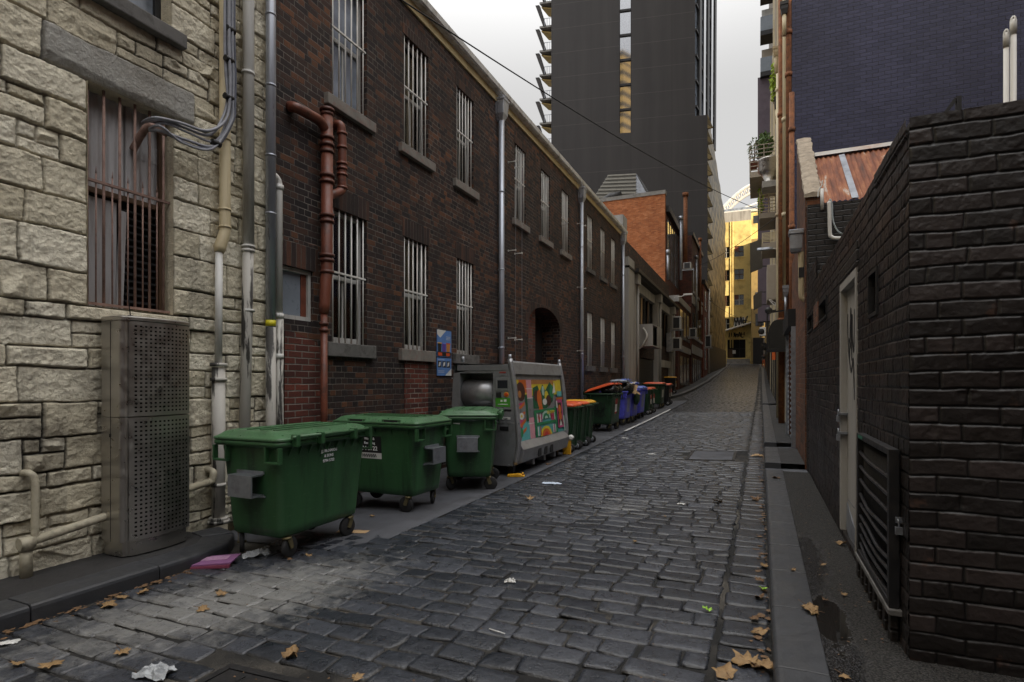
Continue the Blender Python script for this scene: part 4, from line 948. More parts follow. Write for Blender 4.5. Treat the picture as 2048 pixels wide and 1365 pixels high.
for v in (.10, .07, .345): ppoly([(.08, v), (.5, v), (.5, v + .008), (.08, v + .008)], M['sticker'], 'text_line')
# small wire brackets beside the downpipes
brk = []
for px, py in ((1016, 325), (1029, 336), (1016, 502), (1029, 508), (1016, 677), (1029, 680), (1154, 448), (1160, 453), (1154, 575), (1160, 578), (1154, 702)):
    yb, zb = onX(px, py, LX)
    brk.append((yb, zb, px, py))
names = ['top left', 'top right', 'middle left', 'middle right', 'lowest left', 'lowest right']
for i, (yb, zb, px, py) in enumerate(brk):
    where = (names[i] + ' of six past the near galvanised downpipe') if i < 6 else ['upper left', 'upper right', 'middle left', 'middle right', 'lowest'][i - 6] + ' of five by the downpipe past the arch'
    t = thing('wire_bracket', 'wire bracket on the brick wall, ' + where, 'bracket', (LX, yb, zb), group='wire brackets on the brick warehouse')
    mb = MB(); mb.box(LX, yb - .012, zb - .02, LX + .02, yb + .012, zb + .02); mb.tube([(LX + .02, yb, zb), (LX + .20, yb, zb)], .011, 8); mb.box(LX + .19, yb - .02, zb - .02, LX + .21, yb + .02, zb + .02); mb.build('arm', M['pvc'], t)
for i in (0, 1):
    y_ = brk[i][0]
    tag(MB().tube([(LX + .20, y_, brk[i][1]), (LX + .20, brk[i + 2][0], brk[i + 2][1]), (LX + .20, brk[i + 4][0], brk[i + 4][1]), (LX + .20, brk[i + 4][0], .3)], .003, 5).build('guide_wire', M['cable']),
        'thin vertical guide wire strung through the ' + ('left' if i == 0 else 'right') + ' hand wire brackets on the brick wall', 'wire', 'guide wires on the brick wall')
# ---------------------------------------------------------------- right side: black painted brick wall
def brick_field(U, W, bw, rh, seed, wob=.006, base=0):
    u, w = np.meshgrid(U, W, indexing='ij'); rs = np.random.RandomState(seed)
    wu = u + wob * noise2(u, w, 6, seed, 4) ; ww = w + wob * 1.1 * noise2(u, w, 4.5, seed + 1, 4)
    row = np.floor(ww / rh).astype(int); par = row % 2
    R1 = rs.rand(400); bwid = np.where(par == 0, bw, bw * (1 - .5 * (R1[row % 400] < .35)))
    cu = wu / bwid + par * .5 + R1[(row + 7) % 400] * .15; ci = np.floor(cu).astype(int)
    fu = (cu - ci) * bwid; fv = (ww / rh - row) * rh
    e = np.minimum(np.minimum(fu, bwid - fu), np.minimum(fv, rh - fv))
    rnd = rs.rand(1024, 1024)[ci % 1024, row % 1024]; rnd2 = rs.rand(1024, 1024)[(ci + 300) % 1024, row % 1024]
    gap = .0035 + .0022 * noise2(u, w, 3, seed + 5, 3)
    t = np.clip((e - gap) / .0045, 0, 1); t = 1 - (1 - t) ** 2
    n2 = noise2(u, w, 30, seed + 9, 4, .6); n1 = noise2(u, w, 5, seed + 11, 5)
    H = t * (.0065 + .0025 * rnd) + .0032 * n2 * t + .004 * n1 + (rnd2 - .5) * (fu / bwid - .5) * .004 * t
    chip = np.clip((noise2(u, w, 9, seed + 15, 4) - .33) * 3, 0, 1); H = H - chip * .005
    return H, np.clip((.0075 - e) / .003, 0, 1), rnd
RX = .70; BWY0, BWY1, BWZ = 3.36, 9.40, 2.815
blackw = thing('black_brick_wall', 'black painted brick wall with a grey metal door on the right', 'wall', (RX, BWY0, .1))
rx_ = lambda px, py, X=RX: onX(px, py, X)
dY1, dZt = rx_(1684, 566); dY0, _ = rx_(1717, 560); dZt = 2.36; dZb = .17
DOOR = (dY0, dY1, dZb, dZt)
V4 = (rx_(1760, 600)[0], rx_(1742, 600)[0], rx_(1750, 634)[1], rx_(1750, 541)[1])
V3 = (rx_(1656, 620)[0], rx_(1641, 620)[0], rx_(1648, 641)[1], rx_(1648, 600)[1])
V1 = (rx_(1627, 645)[0], rx_(1617.5, 645)[0], rx_(1622, 664)[1], rx_(1622, 629)[1])
U = lines(sorted([BWY0, DOOR[0], DOOR[1], V4[0], V4[1], V3[0], V3[1], V1[0], V1[1], 8.16, BWY1]), .0052); W = lines(sorted([-.05, DOOR[2], DOOR[3], V4[2], V4[3], V3[2], V3[3], V1[2], V1[3], BWZ, 3.07]), .0052)
H, J, T = brick_field(U, W, .235, .086, 3)
uu, ww = np.meshgrid(U, W, indexing='ij'); H = H + .012 * np.clip((ww - (BWZ - .09)) / .01, 0, 1) * (uu < 4.2)
hf_wall('lane_face', M['blackbrick'], blackw, U, W, H, J, T, lambda a, b, h: (RX - h, a, b), [DOOR, V4, V3, V1, (BWY0, 8.16, BWZ, 3.07)])
U = lines([RX, 3.4], .0052); W = lines([-.05, BWZ], .0052); H, J, T = brick_field(U, W, .235, .086, 8, .009)
hf_wall('front_face', M['blackbrick'], blackw, U, W, H, J, T, lambda a, b, h: (a - .006 * (a < RX + .01), BWY0 - h, b))
mb = MB(); mb.box(RX + .006, BWY0 + .012, BWZ - .09, RX + .23, 8.16, BWZ - .001); mb.box(RX + .23, BWY0 + .012, BWZ - .09, 3.4, BWY0 + .23, BWZ - .001); mb.box(RX + .006, 8.16, BWZ - .2, RX + .23, BWY1, 3.068)
mb.build('wall_top', M['brickBlackFlat'], blackw)
mb = MB(); mb.box(RX + .20, BWY0 + .2, -.05, RX + .23, BWY1, BWZ - .1); mb.box(RX + .01, BWY1 - .03, -.05, RX + .21, BWY1 + .004, 3.06); mb.build('back_face', M['brickBlackFlat'], blackw)
mb = MB()
for a, b, c, d in (DOOR, V4, V3, V1):
    x0, x1 = RX - .004, RX + .16
    mb.quad((x0, a, c), (x0, a, d), (x1, a, d), (x1, a, c)); mb.quad((x0, b, c), (x1, b, c), (x1, b, d), (x0, b, d)); mb.quad((x0, a, d), (x0, b, d), (x1, b, d), (x1, a, d)); mb.quad((x0, a, c), (x1, a, c), (x1, b, c), (x0, b, c))
mb.build('opening_reveal', M['blackbrick'], blackw, recalc=False)
# the door: grey sheet steel, frame, hinges, padlock, black sprayed tag
a, b, c, d = DOOR; M['doorgrey'] = plain('grey_door_paint', (.34, .325, .30), .6, 0, .08, (.12, .11, .10), .45, 2.2, .12, streak=True)
mb = MB(); mb.box(RX + .035, a + .05, c + .02, RX + .06, b - .05, d - .06); door = mb.build('door', M['doorgrey'], blackw, bevel=.004)
mb = MB()
for q in ((a - .004, a + .05, c, d - .06), (b - .05, b + .004, c, d - .06), (a - .004, b + .004, d - .06, d + .003)): mb.box(RX - .018, q[0], q[2], RX + .09, q[1], q[3])
mb.build('door_frame', M['doorgrey'], door)
mb = MB(); mb.box(RX - .02, a - .05, d + .03, RX + .01, b + .05, d + .20); mb.build('lintel', M['brickBlackFlat'], blackw, bevel=.01)
for z in (2.02, .62, 1.3): mb = MB(); mb.box(RX + .005, a + .035, z, RX + .034, a + .075, z + .09); mb.tube([(RX + .008, a + .05, z - .005), (RX + .008, a + .05, z + .095)], .010, 8); mb.build('hinge', M['galv'], door)
for z in (1.20, 1.03):
    mb = MB(); mb.box(RX - .03, b - .10, z, RX + .034, b - .03, z + .02); mb.box(RX - .05, b - .085, z - .06, RX - .025, b - .035, z - .005); mb.tube(smooth_path([(RX - .037, b - .08, z - .005), (RX - .037, b - .078, z + .03), (RX - .037, b - .06, z + .045), (RX - .037, b - .042, z + .03), (RX - .037, b - .04, z - .005)], 3), .006, 6); mb.build('padlock', M['galv'], door)
mb = MB(); rs = random.Random(3)
for i in range(26): y = a + .07 + (b - a - .14) * i / 25; mb.box(RX + .031, y - .004, c + .28, RX + .036, y + .004, c + .288)
mb.build('rivets', M['galv'], door)
mb = MB(); mb.poly([(RX + .028, b - .06, c + .02), (RX + .02, b - .36, c - .01), (RX + .03, a + .06, c + .0), (RX + .034, a + .06, c + .10), (RX + .034, b - .45, c + .13), (RX + .034, b - .06, c + .26)], (-.004, 0, 0)); mb.build('bent_kickplate', M['galv'], door)
def strokes(paths, r, plane, mat, parent, name='graffiti_tag', local=False, k=5):
    mb = MB()
    for p in paths:
        q = smooth_path([plane(*s) for s in p], k); 
        for i in range(len(q) - 1): mb.bar(q[i], q[i + 1] + (q[i + 1] - q[i]) * .15, r * 2, .002, plane.n)
    return mb.build(name, mat, parent, local=local)
class Plane:
    def __init__(s, o, x, y, n): s.o, s.x, s.y, s.n = Vector(o), Vector(x), Vector(y), Vector(n)
    def __call__(s, u, v): return s.o + s.x * u + s.y * v
M['spray'] = flat('black_spray_paint', (.010, .010, .012), .5)
pl = Plane((RX + .032, b - .07, 1.22), (0, -(b - a - .14), 0), (0, 0, .92), (-1, 0, 0))
strokes([[(.04, .95), (.05, .75), (.16, .52), (.22, .80), (.27, .98), (.30, .72), (.34, .50)], [(.36, .92), (.38, .70), (.47, .58), (.52, .80), (.53, .95)], [(.53, .90), (.56, .62)], [(.62, .88), (.64, .52), (.66, .40)], [(.58, .70), (.72, .74)], [(.70, .92), (.92, .95), (.80, .74), (.94, .58), (.72, .50)],
         [(.10, .60), (.28, .40), (.45, .50), (.50, .26), (.60, .36), (.72, .30), (.80, .40)], [(.50, .28), (.52, .14)], [(.80, .40), (.86, .2), (.96, .02)], [(.14, .70), (.30, .62)]], .017, pl, M['spray'], door)
for (a, b, c, d), nm in ((V4, 'wall_vent'), (V3, 'wall_vent'), (V1, 'wall_vent')):
    mb = MB(); mb.box(RX + .12, a, c, RX + .15, b, d); v = mb.build(nm, M['interior'], blackw)
    mb = MB(); f = .025
    for q in ((a, a + f, c, d), (b - f, b, c, d), (a + f, b - f, c, c + f), (a + f, b - f, d - f, d)): mb.box(RX - .02, q[0], q[2], RX + .04, q[1], q[3])
    mb.build('frame', M['dark'], v)
    mb = MB(); mb.box(RX + .05, a + f, c + f, RX + .06, b - f, d - f); mb.build('grille', M['dark'], v)
mb = MB(); ya, za = rx_(1639, 650); yb, zb = rx_(1630, 614); mb.box(RX - .018, ya, za, RX, yb, zb); mb.build('blocked_vent', M['brickBrown'], blackw)
# barred steel gate over the cellar opening
y1, zt = rx_(1734, 862); y0, _ = rx_(1806, 868); zt, zb = 1.14, .30; xg = RX - .045
gate = thing('barred_gate', 'black steel gate of bent bars and mesh standing against the black brick wall', 'gate', (xg, y0, zb))
mb = MB(); fw = .045
for q in ((y0, y0 + fw, zb, zt), (y1 - fw, y1, zb, zt), (y0 + fw, y1 - fw, zt - .035, zt), (y0 + fw, y1 - fw, zb, zb + .035)): mb.box(xg - .018, q[0], q[2], xg + .030, q[1], q[3])
mb.build('frame', M['dark'], gate, bevel=.003)
mb = MB()
for i in range(34): y = y0 + fw + (y1 - y0 - 2 * fw) * (i + .5) / 34; mb.tube([(xg + .020, y, zb + .03), (xg + .020, y, zt - .03)], .0035, 5)
mb.build('mesh', M['dark'], gate)
mb = MB(); mb.box(xg + .031, y0 + .01, zb + .01, xg + .034, y1 - .01, zt - .01); mb.build('backing', M['interior'], gate)
M['gatebar'] = plain('worn_black_bar', (.055, .055, .060), .35, .6, .3, (.03, .025, .02), .5, 8, .1)
rs = random.Random(5)
for i, z in enumerate((.98, .88, .79, .69, .62, .54, .48, .41, .35)):
    s1, s2 = rs.uniform(-.018, .012), rs.uniform(-.018, .012)
    pts = [(xg, y1 - fw + .005, z + .030), (xg - .006, y0 + (y1 - y0) * .65, z + s1 + .008), (xg - .006, y0 + (y1 - y0) * .35, z + s2 + .0), (xg, y0 + fw - .005, z + .0)]
    MB().tube(smooth_path(pts), .0105, 8).build('bent_bar', M['gatebar'], gate)
mb = MB(); mb.box(xg + .01, y0 - .012, .755, xg + .05, y0 - .001, .785); mb.tube(smooth_path([(xg + .02, y0 - .012, .77), (xg + .018, y0 - .03, .775), (xg + .02, y0 - .034, .755), (xg + .022, y0 - .028, .735)], 4), .004, 6); mb.box(xg + .005, y0 - .040, .70, xg + .04, y0 - .018, .738); mb.build('padlock', M['galv'], gate)
mb = MB(); mb.box(xg - .025, y0 - .02, zb - .035, xg + .045, y1 + .02, zb - .002); mb.build('sill', M['sill'], gate, bevel=.006)
mb = MB()
for i in range(8): y = y0 + .03 + i * .15; mb.box(RX - .05, y, .0, RX - .012, y + .07, zb - .04)
mb.build('sill_bricks', M['brickBlackFlat'], blackw, bevel=.006)
MB().box(xg - .0205, y1 - .24, zt - .026, xg - .0185, y1 - .08, zt - .008).build('green_sticker', flat('green_sticker', (.02, .16, .10), .5), gate)

# things standing behind the wall, seen over its top
for px0, px1, pt, lab in ((2006, 2019, 62, 'shorter of the two white plastic vent pipes rising behind the black brick wall'), (2019.5, 2034, 36, 'taller of the two white plastic vent pipes rising behind the black brick wall')):
    Yv = 5.6; x0, zt = onY(px0, pt, Yv); x1, _ = onY(px1, pt, Yv); r = (x1 - x0) / 2; xc = (x0 + x1) / 2
    t = thing('vent_pipe', lab, 'pipe', (xc, Yv, .1), group='white vent pipes')
    MB().tube([(xc, Yv, .1), (xc, Yv, zt - .12)], r * .9, 16).build('pipe', M['pvc'], t)
    mb = MB(); mb.tube([(xc, Yv, zt - .14), (xc, Yv, zt - .03), (xc, Yv, zt - .02)], [r, r, r * .6], 16)
    for k in range(5):
        an = 1.256 * k; p = Vector((math.cos(an), math.sin(an), 0)) * r * .8
        mb.tube(smooth_path([Vector((xc, Yv, zt - .04)) + p, Vector((xc, Yv, zt - .005)) + p * .7, Vector((xc, Yv, zt + .005))], 3), .006, 5)
    mb.build('cowl', M['pvc'], t)
Yb = 5.0; A = onY(1897, 224, Yb); B_ = onY(1912, 198, Yb); C_ = onY(1914, 224, Yb)
t = thing('steel_bracket', 'black triangular steel bracket poking up behind the black brick wall', 'bracket', (A[0], Yb, 2.5))
mb = MB(); mb.bar((A[0] - .3, Yb, A[1] - .42), (B_[0], Yb, B_[1]), .02, .025); mb.build('brace', M['dark'], t)
MB().box(B_[0] - .0, Yb - .02, 2.0, B_[0] + .028, Yb + .02, B_[1] + .01).build('post', M['dark'], t)

# ---------------------------------------------------------------- workshop with the rusty roof
ws = thing('workshop', 'small workshop with a rusty corrugated roof and black painted front behind the black wall', 'building', (RX, 10, .1))
WY0, WY1, WZ = 9.9, 12.2, 4.26
mb = MB(); mb.box(RX + .02, WY0, -.1, 7, WY0 + .2, WZ); mb.build('front_wall', M['brickBlackFlat'], ws)
mb = MB(); mb.box(RX, WY0 + .2, -.1, RX + .22, 15.0, 4.1); mb.build('side_wall', M['brickBrown'], ws)
mb = MB(); pz = [(WY0 + .12, WZ - .05), (WY0 + .12, WZ + .18), (12.0, 6.15), (12.2, 6.15), (12.2, 4.0)]
M['copingstone'] = plain('crumbling_coping', (.30, .25, .19), .95, 0, .3, (.12, .09, .06), .5, 9, .9, 30)
mb.poly([(RX + .0, y, z) for y, z in [(WY0 + .201, 4.1), (WY0 + .201, WZ + .22), (12.0, 6.08), (12.2, 6.08), (12.2, 4.1)]], (.21, 0, 0)); mb.build('parapet', M['brickBrown'], ws)
# rough coping following the slope
mb = MB(); k = 26; rows_ = []
rs = random.Random(9)
for i in range(k + 1):
    y = WY0 + .16 + (12.02 - WY0 - .16) * i / k; z = WZ + .20 + (6.1 - WZ - .2) * i / k
    rows_.append([(RX - .015 + rs.uniform(-.015, .01), y, z - .03), (RX - .01 + rs.uniform(-.01, .01), y, z + .03 + rs.uniform(-.01, .015)), (RX + .11, y, z + .045 + rs.uniform(-.01, .012)), (RX + .22 + rs.uniform(-.01, .02), y, z + .03), (RX + .23 + rs.uniform(-.01, .02), y, z - .03)])
mb.loft(rows_, smooth=False); mb.build('coping', M['copingstone'], ws)
def mat_rustroof():
    m, nt, b = newmat('rusty_corrugated_iron'); tc = nt.nodes.new('ShaderNodeTexCoord'); o = tc.outputs['Object']
    mp = sn(nt, 'ShaderNodeMapping'); mp.inputs['Scale'].default_value = (3, .5, .5); nt.links.new(o, mp.inputs[0])
    n1 = noise(nt, mp.outputs[0], 2.0, 7, .65); n2 = noise(nt, o, 1.2, 5)
    c = ramp(nt, n1, [(.32, (.06, .022, .014)), (.48, (.19, .06, .026)), (.58, (.30, .12, .05)), (.64, (.42, .39, .35))])
    nt.links.new(c, b.inputs['Base Color']); b.inputs['Roughness'].default_value = .8; return m
M['rustroof'] = mat_rustroof()
mb = MB(); x0r, x1r, yr0, yr1, zr0, zr1 = RX + .24, 6.0, WY0 + .02, 11.5, WZ + .02, 5.55; n_ = int((x1r - x0r) / .0125); vs = []
nn = Vector((0, -(zr1 - zr0), yr1 - yr0)).normalized()
for i in range(n_ + 1):
    x = x0r + (x1r - x0r) * i / n_; h = .012 * math.sin(2 * math.pi * x / .076)
    for y, z in ((yr0, zr0), (yr1, zr1)): p = Vector((x, y, z)) + nn * h; vs.append(p)
mb.add(vs, [(2 * i, 2 * i + 2, 2 * i + 3, 2 * i + 1) for i in range(n_)], True); mb.build('roof', M['rustroof'], ws)
mb = MB(); mb.poly([(x0r, yr1 - .08, zr1 + .0), (x0r, yr1 + .02, zr1 + .10), (x0r, yr1 + .15, zr1 + .03), (x0r, yr1 + .02, zr1 + .02)], (x1r - x0r, 0, 0)); mb.build('ridge_flashing', plain('pale_flashing', (.36, .34, .31), .6, .3, .2, (.30, .12, .05), .6, 2, .1), ws)
mb = MB()
for x in (RX + .62,): 
    q = [Vector((x, yr0, zr0)) + nn * .016, Vector((x + .09, yr0, zr0)) + nn * .016, Vector((x + .09, yr1 - .05, zr1 - .04)) + nn * .016, Vector((x, yr1 - .05, zr1 - .04)) + nn * .016]
    mb.poly(q, nn * .006)
mb.build('pale_strip', M['galv'], ws)
# plumbing on the black front: white pipes with loose hose
t = thing('conduit', 'white plastic conduit with a loose hose standing on the black workshop front', 'pipe', (1.05, WY0 - .05, 3.3))
Yc = WY0 - .06; P = lambda px, py, Y=Yc: (onY(px, py, Y)[0], Y, onY(px, py, Y)[1])
MB().tube(smooth_path([P(1658, 404), P(1659, 430), P(1660, 468), P(1663, 474), P(1672, 477), P(1700, 476)], 5), .028, 10).build('pipe', M['pvc'], t)
MB().tube(smooth_path([P(1656, 412), P(1660, 399), P(1664, 410), P(1666, 440), P(1675, 462), P(1690, 470)], 5), .011, 8).build('hose', plain('pale_hose', (.35, .40, .42), .5), t)
t = thing('conduit', 'short white plastic pipe with a curled wire standing in front of the rusty roof', 'pipe', (1.0, WY0 + .3, 4.2))
P3 = lambda px, py: P(px, py, WY0 - .02)
MB().tube([P3(1644.5, 420), P3(1644, 378)], .024, 10).build('pipe', M['pvc'], t); MB().tube(smooth_path([P3(1636, 395), P3(1637, 382), P3(1643, 372), P3(1645, 362)], 5), .010, 6).build('wire', M['pvc'], t)
# rainwater head and its cream pipe at the corner of the brown brick
t = thing('rainwater_head', 'grey metal rainwater head on the brown brick corner with a cream pipe below', 'rainwater head', (.6, 10.3, 3.3))
hy = 10.35; hx0, hx1 = onY(1577, 480, hy)[0], onY(1607, 480, hy)[0]; z0, z1 = onY(1590, 506, hy)[1], onY(1590, 462, hy)[1]
mb = MB(); rings = []
for w_, z in ((.62, z0), (.80, z0 + .06), (.86, z1 - .08), (1.0, z1 - .07), (1.0, z1)):
    cx, hw = (hx0 + hx1) / 2, (hx1 - hx0) / 2 * w_; rings.append([(cx - hw, hy - hw, z), (cx + hw, hy - hw, z), (cx + hw, hy + hw, z), (cx - hw, hy + hw, z)])
mb.loft(rings, smooth=False); mb.build('head', M['galv'], t, bevel=.006)
P2 = lambda px, py: (onY(px, py, hy)[0], hy, onY(px, py, hy)[1])
MB().tube(smooth_path([P2(1602, 504), P2(1603, 560), P2(1603, 588), P2(1606, 597), P2(1613, 601)], 4), .048, 14).build('pipe', M['cream'], t)
MB().box(P2(1597, 540)[0], hy - .055, P2(1603, 556)[2], P2(1609, 540)[0], hy + .02, P2(1603, 536)[2]).build('tape_band', M['dark'], t)

# ---------------------------------------------------------------- navy painted building and the run of frontages behind it
bb = thing('navy_building', 'tall windowless navy painted brick building behind the rusty roof', 'building', (.76, 15, 0))
mb = MB(); mb.box(.76, 15.0, -.1, 15, 15.3, 17); mb.build('front_wall', M['brickBlue'], bb)
mb = MB(); mb.box(.76, 15.3, -.1, 1.0, 24, 17); mb.build('side_wall', M['cream'], bb); mb = MB(); mb.box(1.0, 15.3, 16.7, 15, 24, 17); mb.build('roof', M['asph'], bb)
def vpipe(name, label, px, y0p, y1p, X, r, mat, collars=(), group=None, cat='pipe'):
    y = onX(px, 500, X)[0]; za = onX(px, y0p, X)[1] if y0p > -50 else 17; zb = onX(px, y1p, X)[1]
    t = thing(name, label, cat, (X, y, zb), group=group); MB().tube([(X, y, zb), (X, y, za)], r, 12).build('pipe', mat, t)
    for py in collars: z = onX(px, py, X)[1]; MB().tube([(X, y, z - .05), (X, y, z + .05)], r * 1.3, 12).build('collar', mat, t)
    return t
gq = 'pipes on the right hand frontages'
vpipe('drainpipe', 'rust brown pipe nearest the rusty roof, beside the navy brick wall, ending halfway up', 1583.5, 186, 870, .70, .055, M['rust'], (260, 455), gq)
vpipe('drainpipe', 'orange rusted iron pipe running the full height at the navy wall edge', 1577.5, -60, 640, .69, .065, M['rust'], (66, 150), gq)
vpipe('drainpipe', 'broad cream pipe at the navy wall edge, left of the orange rusted one', 1571.5, -60, 600, .66, .075, M['cream'], (240, 430), gq)
vpipe('drainpipe', 'dark brown pipe between two cream pipes on the right hand frontages', 1563, -60, 850, .64, .085, M['rust'], (230, 640), gq)
vpipe('drainpipe', 'cream pipe with a bracketed top left of the dark brown pipe', 1557, 130, 870, .62, .07, M['cream'], (180, 430), gq)
for lab, px0, px1, p0, p1, Yh, mt in (('dark rainwater head high on the navy wall corner at the top edge', 1560, 1577, 8, 28, 14.9, 'dark'), ('ochre rainwater head on the cream frontage below the dark one', 1545, 1560, 97, 112, 19, 'cream'), ('small dark rainwater head low on the cream frontage by the balcony', 1548, 1556, 195, 219, 22, 'dark'), ('small grey rainwater head above the black awning box', 1565, 1578, 572, 592, 14.6, 'galv')):
    x0, z1 = onY(px0, p0, Yh); x1, z0 = onY(px1, p1, Yh); t = thing('rainwater_head', lab, 'rainwater head', ((x0 + x1) / 2, Yh, z0), group='rainwater heads on the right')
    cx, hw = (x0 + x1) / 2, (x1 - x0) / 2
    MB().loft([[(cx - hw * w_, Yh - hw * w_, z), (cx + hw * w_, Yh - hw * w_, z), (cx + hw * w_, Yh + hw * w_, z), (cx - hw * w_, Yh + hw * w_, z)] for w_, z in ((.6, z0), (.85, z0 + (z1 - z0) * .4), (.85, z1 - (z1 - z0) * .3), (1, z1 - (z1 - z0) * .28), (1, z1))], smooth=False).build('box', M[mt], t)
    MB().tube([(cx, Yh, z0 - .5), (cx, Yh, z0 + .02)], hw * .5, 10).build('outlet', M[mt if mt != 'dark' else 'cream'], t)
# roller shutter and black awning box
t = thing('roller_shutter', 'pale grey roller shutter in the right hand frontage under the awning', 'shutter', (.70, 13.6, .2))
Ys0, Ys1 = 12.6, 14.9; mb = MB(); n_ = 64; vs = []
for i in range(n_ * 2 + 1): z = .2 + 2.4 * i / (n_ * 2); x = .675 + .018 * math.sin(math.pi * i / 2.0 / 1.6); vs += [(x, Ys0, z), (x, Ys1, z)]
mb.add(vs, [(2 * i, 2 * i + 1, 2 * i + 3, 2 * i + 2) for i in range(n_ * 2)]); mb.build('curtain', M['galv'], t)
MB().box(.62, Ys0 - .08, .12, .70, Ys0, 2.6).build('guide_rail', M['galv'], t); MB().box(.62, Ys1, .12, .70, Ys1 + .06, 2.6).build('guide_rail', M['galv'], t)
MB().box(.56, Ys0 - .08, 2.6, .70, Ys1 + .06, 2.95).build('housing', M['dark'], t)
aY0, aY1 = 17.2, 19.2; x0 = onY(1537, 670, aY0)[0]; zb, zt = onY(1550, 698, aY0)[1], onY(1550, 640, aY0)[1]
t = thing('awning_box', 'bulky rounded black fabric awning box hanging over the right hand footpath', 'awning', (x0, aY0, zb))
mb = MB(); pr = [(.74, zb), (x0, zb), (x0, zb + (zt - zb) * .55)] + [(x0 + (.22) * (1 - math.cos(a)), zb + (zt - zb) * (.55 + .45 * math.sin(a))) for a in (.4, .8, 1.2, 1.57)] + [(.74, zt)]
mb.poly([(x, aY0, z) for x, z in pr], (0, aY1 - aY0, 0)); mb.build('hood', M['blackbin'], t)
mb = MB(); mb.bar((x0 - .03, aY0 - .03, zb - .05), (x0 - .03, aY1, zb - .05), .05, .08); mb.bar((x0 - .03, aY0 - .03, zb - .05), (.74, aY0 - .03, zb - .05), .05, .08); mb.bar((x0 - .03, aY0 - .03, zb - .05), (x0 - .03, aY0 - .03, zt + .2), .04); mb.bar((x0 - .03, aY0 - .03, zt + .2), (.74, aY0 - .03, zt + .25), .04); mb.build('frame', M['dark'], t)
# cream metal cabinet on the wall, its cables and a dark lamp under it
cY0, cY1 = 22.5, 24.0; x0, zt = onY(1534, 530, cY0); x1, zb = onY(1560, 599, cY0)
t = thing('service_cabinet', 'cream metal service cabinet fixed high on the right hand frontage', 'cabinet', (x0, cY0, zb))
mb = MB(); mb.box(x0, cY0, zb, .80, cY1, zt); mb.build('body', M['taupe'], t, bevel=.02)
for i in (0, 1): w_ = (.80 - x0) / 2; MB().box(x0 + w_ * i + .012, cY0 - .012, zb + .06, x0 + w_ * (i + 1) - .012, cY0, zt - .05).build('door', M['taupe'], t, bevel=.005)
mb = MB(); P4 = lambda px, py: (onY(px, py, cY0)[0], cY0, onY(px, py, cY0)[1])
mb.tube(smooth_path([P4(1538, 600), P4(1548, 610), P4(1560, 608), P4(1572, 596)], 5), .02, 6); mb.tube(smooth_path([P4(1541, 600), P4(1552, 607), P4(1564, 603)], 5), .015, 6); mb.build('cable_loop', M['pvc'], t)
x0, z0 = onY(1529.5, 632, 21.5); x1, z1 = onY(1545, 613, 21.5)
t = thing('flood_lamp', 'round dark floodlight on a bracket below the cream cabinet', 'lamp', ((x0 + x1) / 2, 21.5, z0))
cx, cz, r = (x0 + x1) / 2, (z0 + z1) / 2, (x1 - x0) / 2; MB().lathe((cx, 21.5, cz), [(r * .3, .25), (r * .9, .1), (r, -.1), (r * .92, -.16), (r * .3, -.17)], 16, 'Y').build('shade', M['blackbin'], t); MB().bar((cx, 21.6, cz), (.78, 21.6, cz + .05), .05).build('bracket', M['dark'], t)
# ---------------------------------------------------------------- right: balcony building, lamp, screens
def pxY(px, py, Y): x, z = onY(px, py, Y); return Vector((x, Y, z))
bal = thing('balcony_building', 'cream apartment building with planted balconies over the right hand footpath', 'building', (.82, 24, 0))
MB().box(.82, 24.05, 0, 5, 36, 36).build('wall', M['cream'], bal); MB().box(.82, 36.01, 0, 5, 44, 21).build('rear_wall', M['cream'], bal)
for i, y in enumerate((26, 29, 32.5, 36.5, 41)):
    MB().box(.78, y, 3.2 + .3, .83, y + .9, 20.5).build('pilaster', M['taupe'] if i % 2 else M['cream'], bal)
for y, z0, z1 in ((27.2, .45, 3.0), (30, .5, 2.9), (33.8, .6, 3.2), (38, .7, 3.4)):
    MB().box(.79, y, z0, .825, y + 1.9, z1).build('shopfront', M['dark'], bal)
sY = 23.2; A = pxY(1524, 376, sY); B_ = pxY(1570, 357, sY)
mb = MB(); mb.box(A.x, sY, A.z, .84, sY + .8, B_.z); mb.build('concrete_ledge', M['conc'], bal, bevel=.02)
c0 = pxY(1539, 340, sY + .35); r = (pxY(1563, 0, sY + .35).x - pxY(1515, 0, sY + .35).x) / 2
t = thing('fan_hood', 'round brushed metal fan hood standing on the concrete ledge of the balcony building', 'extractor', (c0.x, sY + .35, B_.z))
zt = pxY(1539, 313, sY).z; zm = pxY(1539, 341, sY).z
MB().lathe((c0.x, sY + .38, 0), [(r * .55, B_.z + .002), (r * .6, B_.z + .06), (r * .4, B_.z + .10), (r * .75, zm), (r, zm + .10), (r, zt - .05), (r * 1.03, zt - .04), (r * 1.03, zt), (r * .9, zt + .01)], 24).build('drum', M['steel'], t)
bY = 27.5; A = pxY(1499, 350, bY); B_ = pxY(1545, 300, bY)
def balcony(lab, pxl, pyb, pyt, Y, depth, planted):
    A = pxY(pxl, pyb, Y); zt = pxY(pxl, pyt, Y).z; x1 = .83
    t = thing('balcony', lab, 'balcony', (A.x, Y, A.z), group='balconies over the lane')
    MB().box(A.x, Y, A.z - .25, x1, Y + depth, A.z).build('slab', M['taupe'], t)
    mb = MB(); n_ = 7
    for i in range(n_):
        z = A.z + .05 + (zt - A.z - .05) * i / (n_ - 1); mb.box(A.x, Y, z, x1, Y + .03, z + .035); mb.box(A.x, Y + .03, z, A.x + .03, Y + depth, z + .035)
    for x in (A.x, (A.x + x1) / 2): mb.box(x - .004, Y - .004, A.z, x + .036, Y + .034, zt + .036)
    mb.box(A.x - .004, Y + depth - .03, A.z, A.x + .036, Y + depth, zt + .036)
    mb.build('railing', M['cream'] if not planted else M['taupe'], t); return t, A, zt
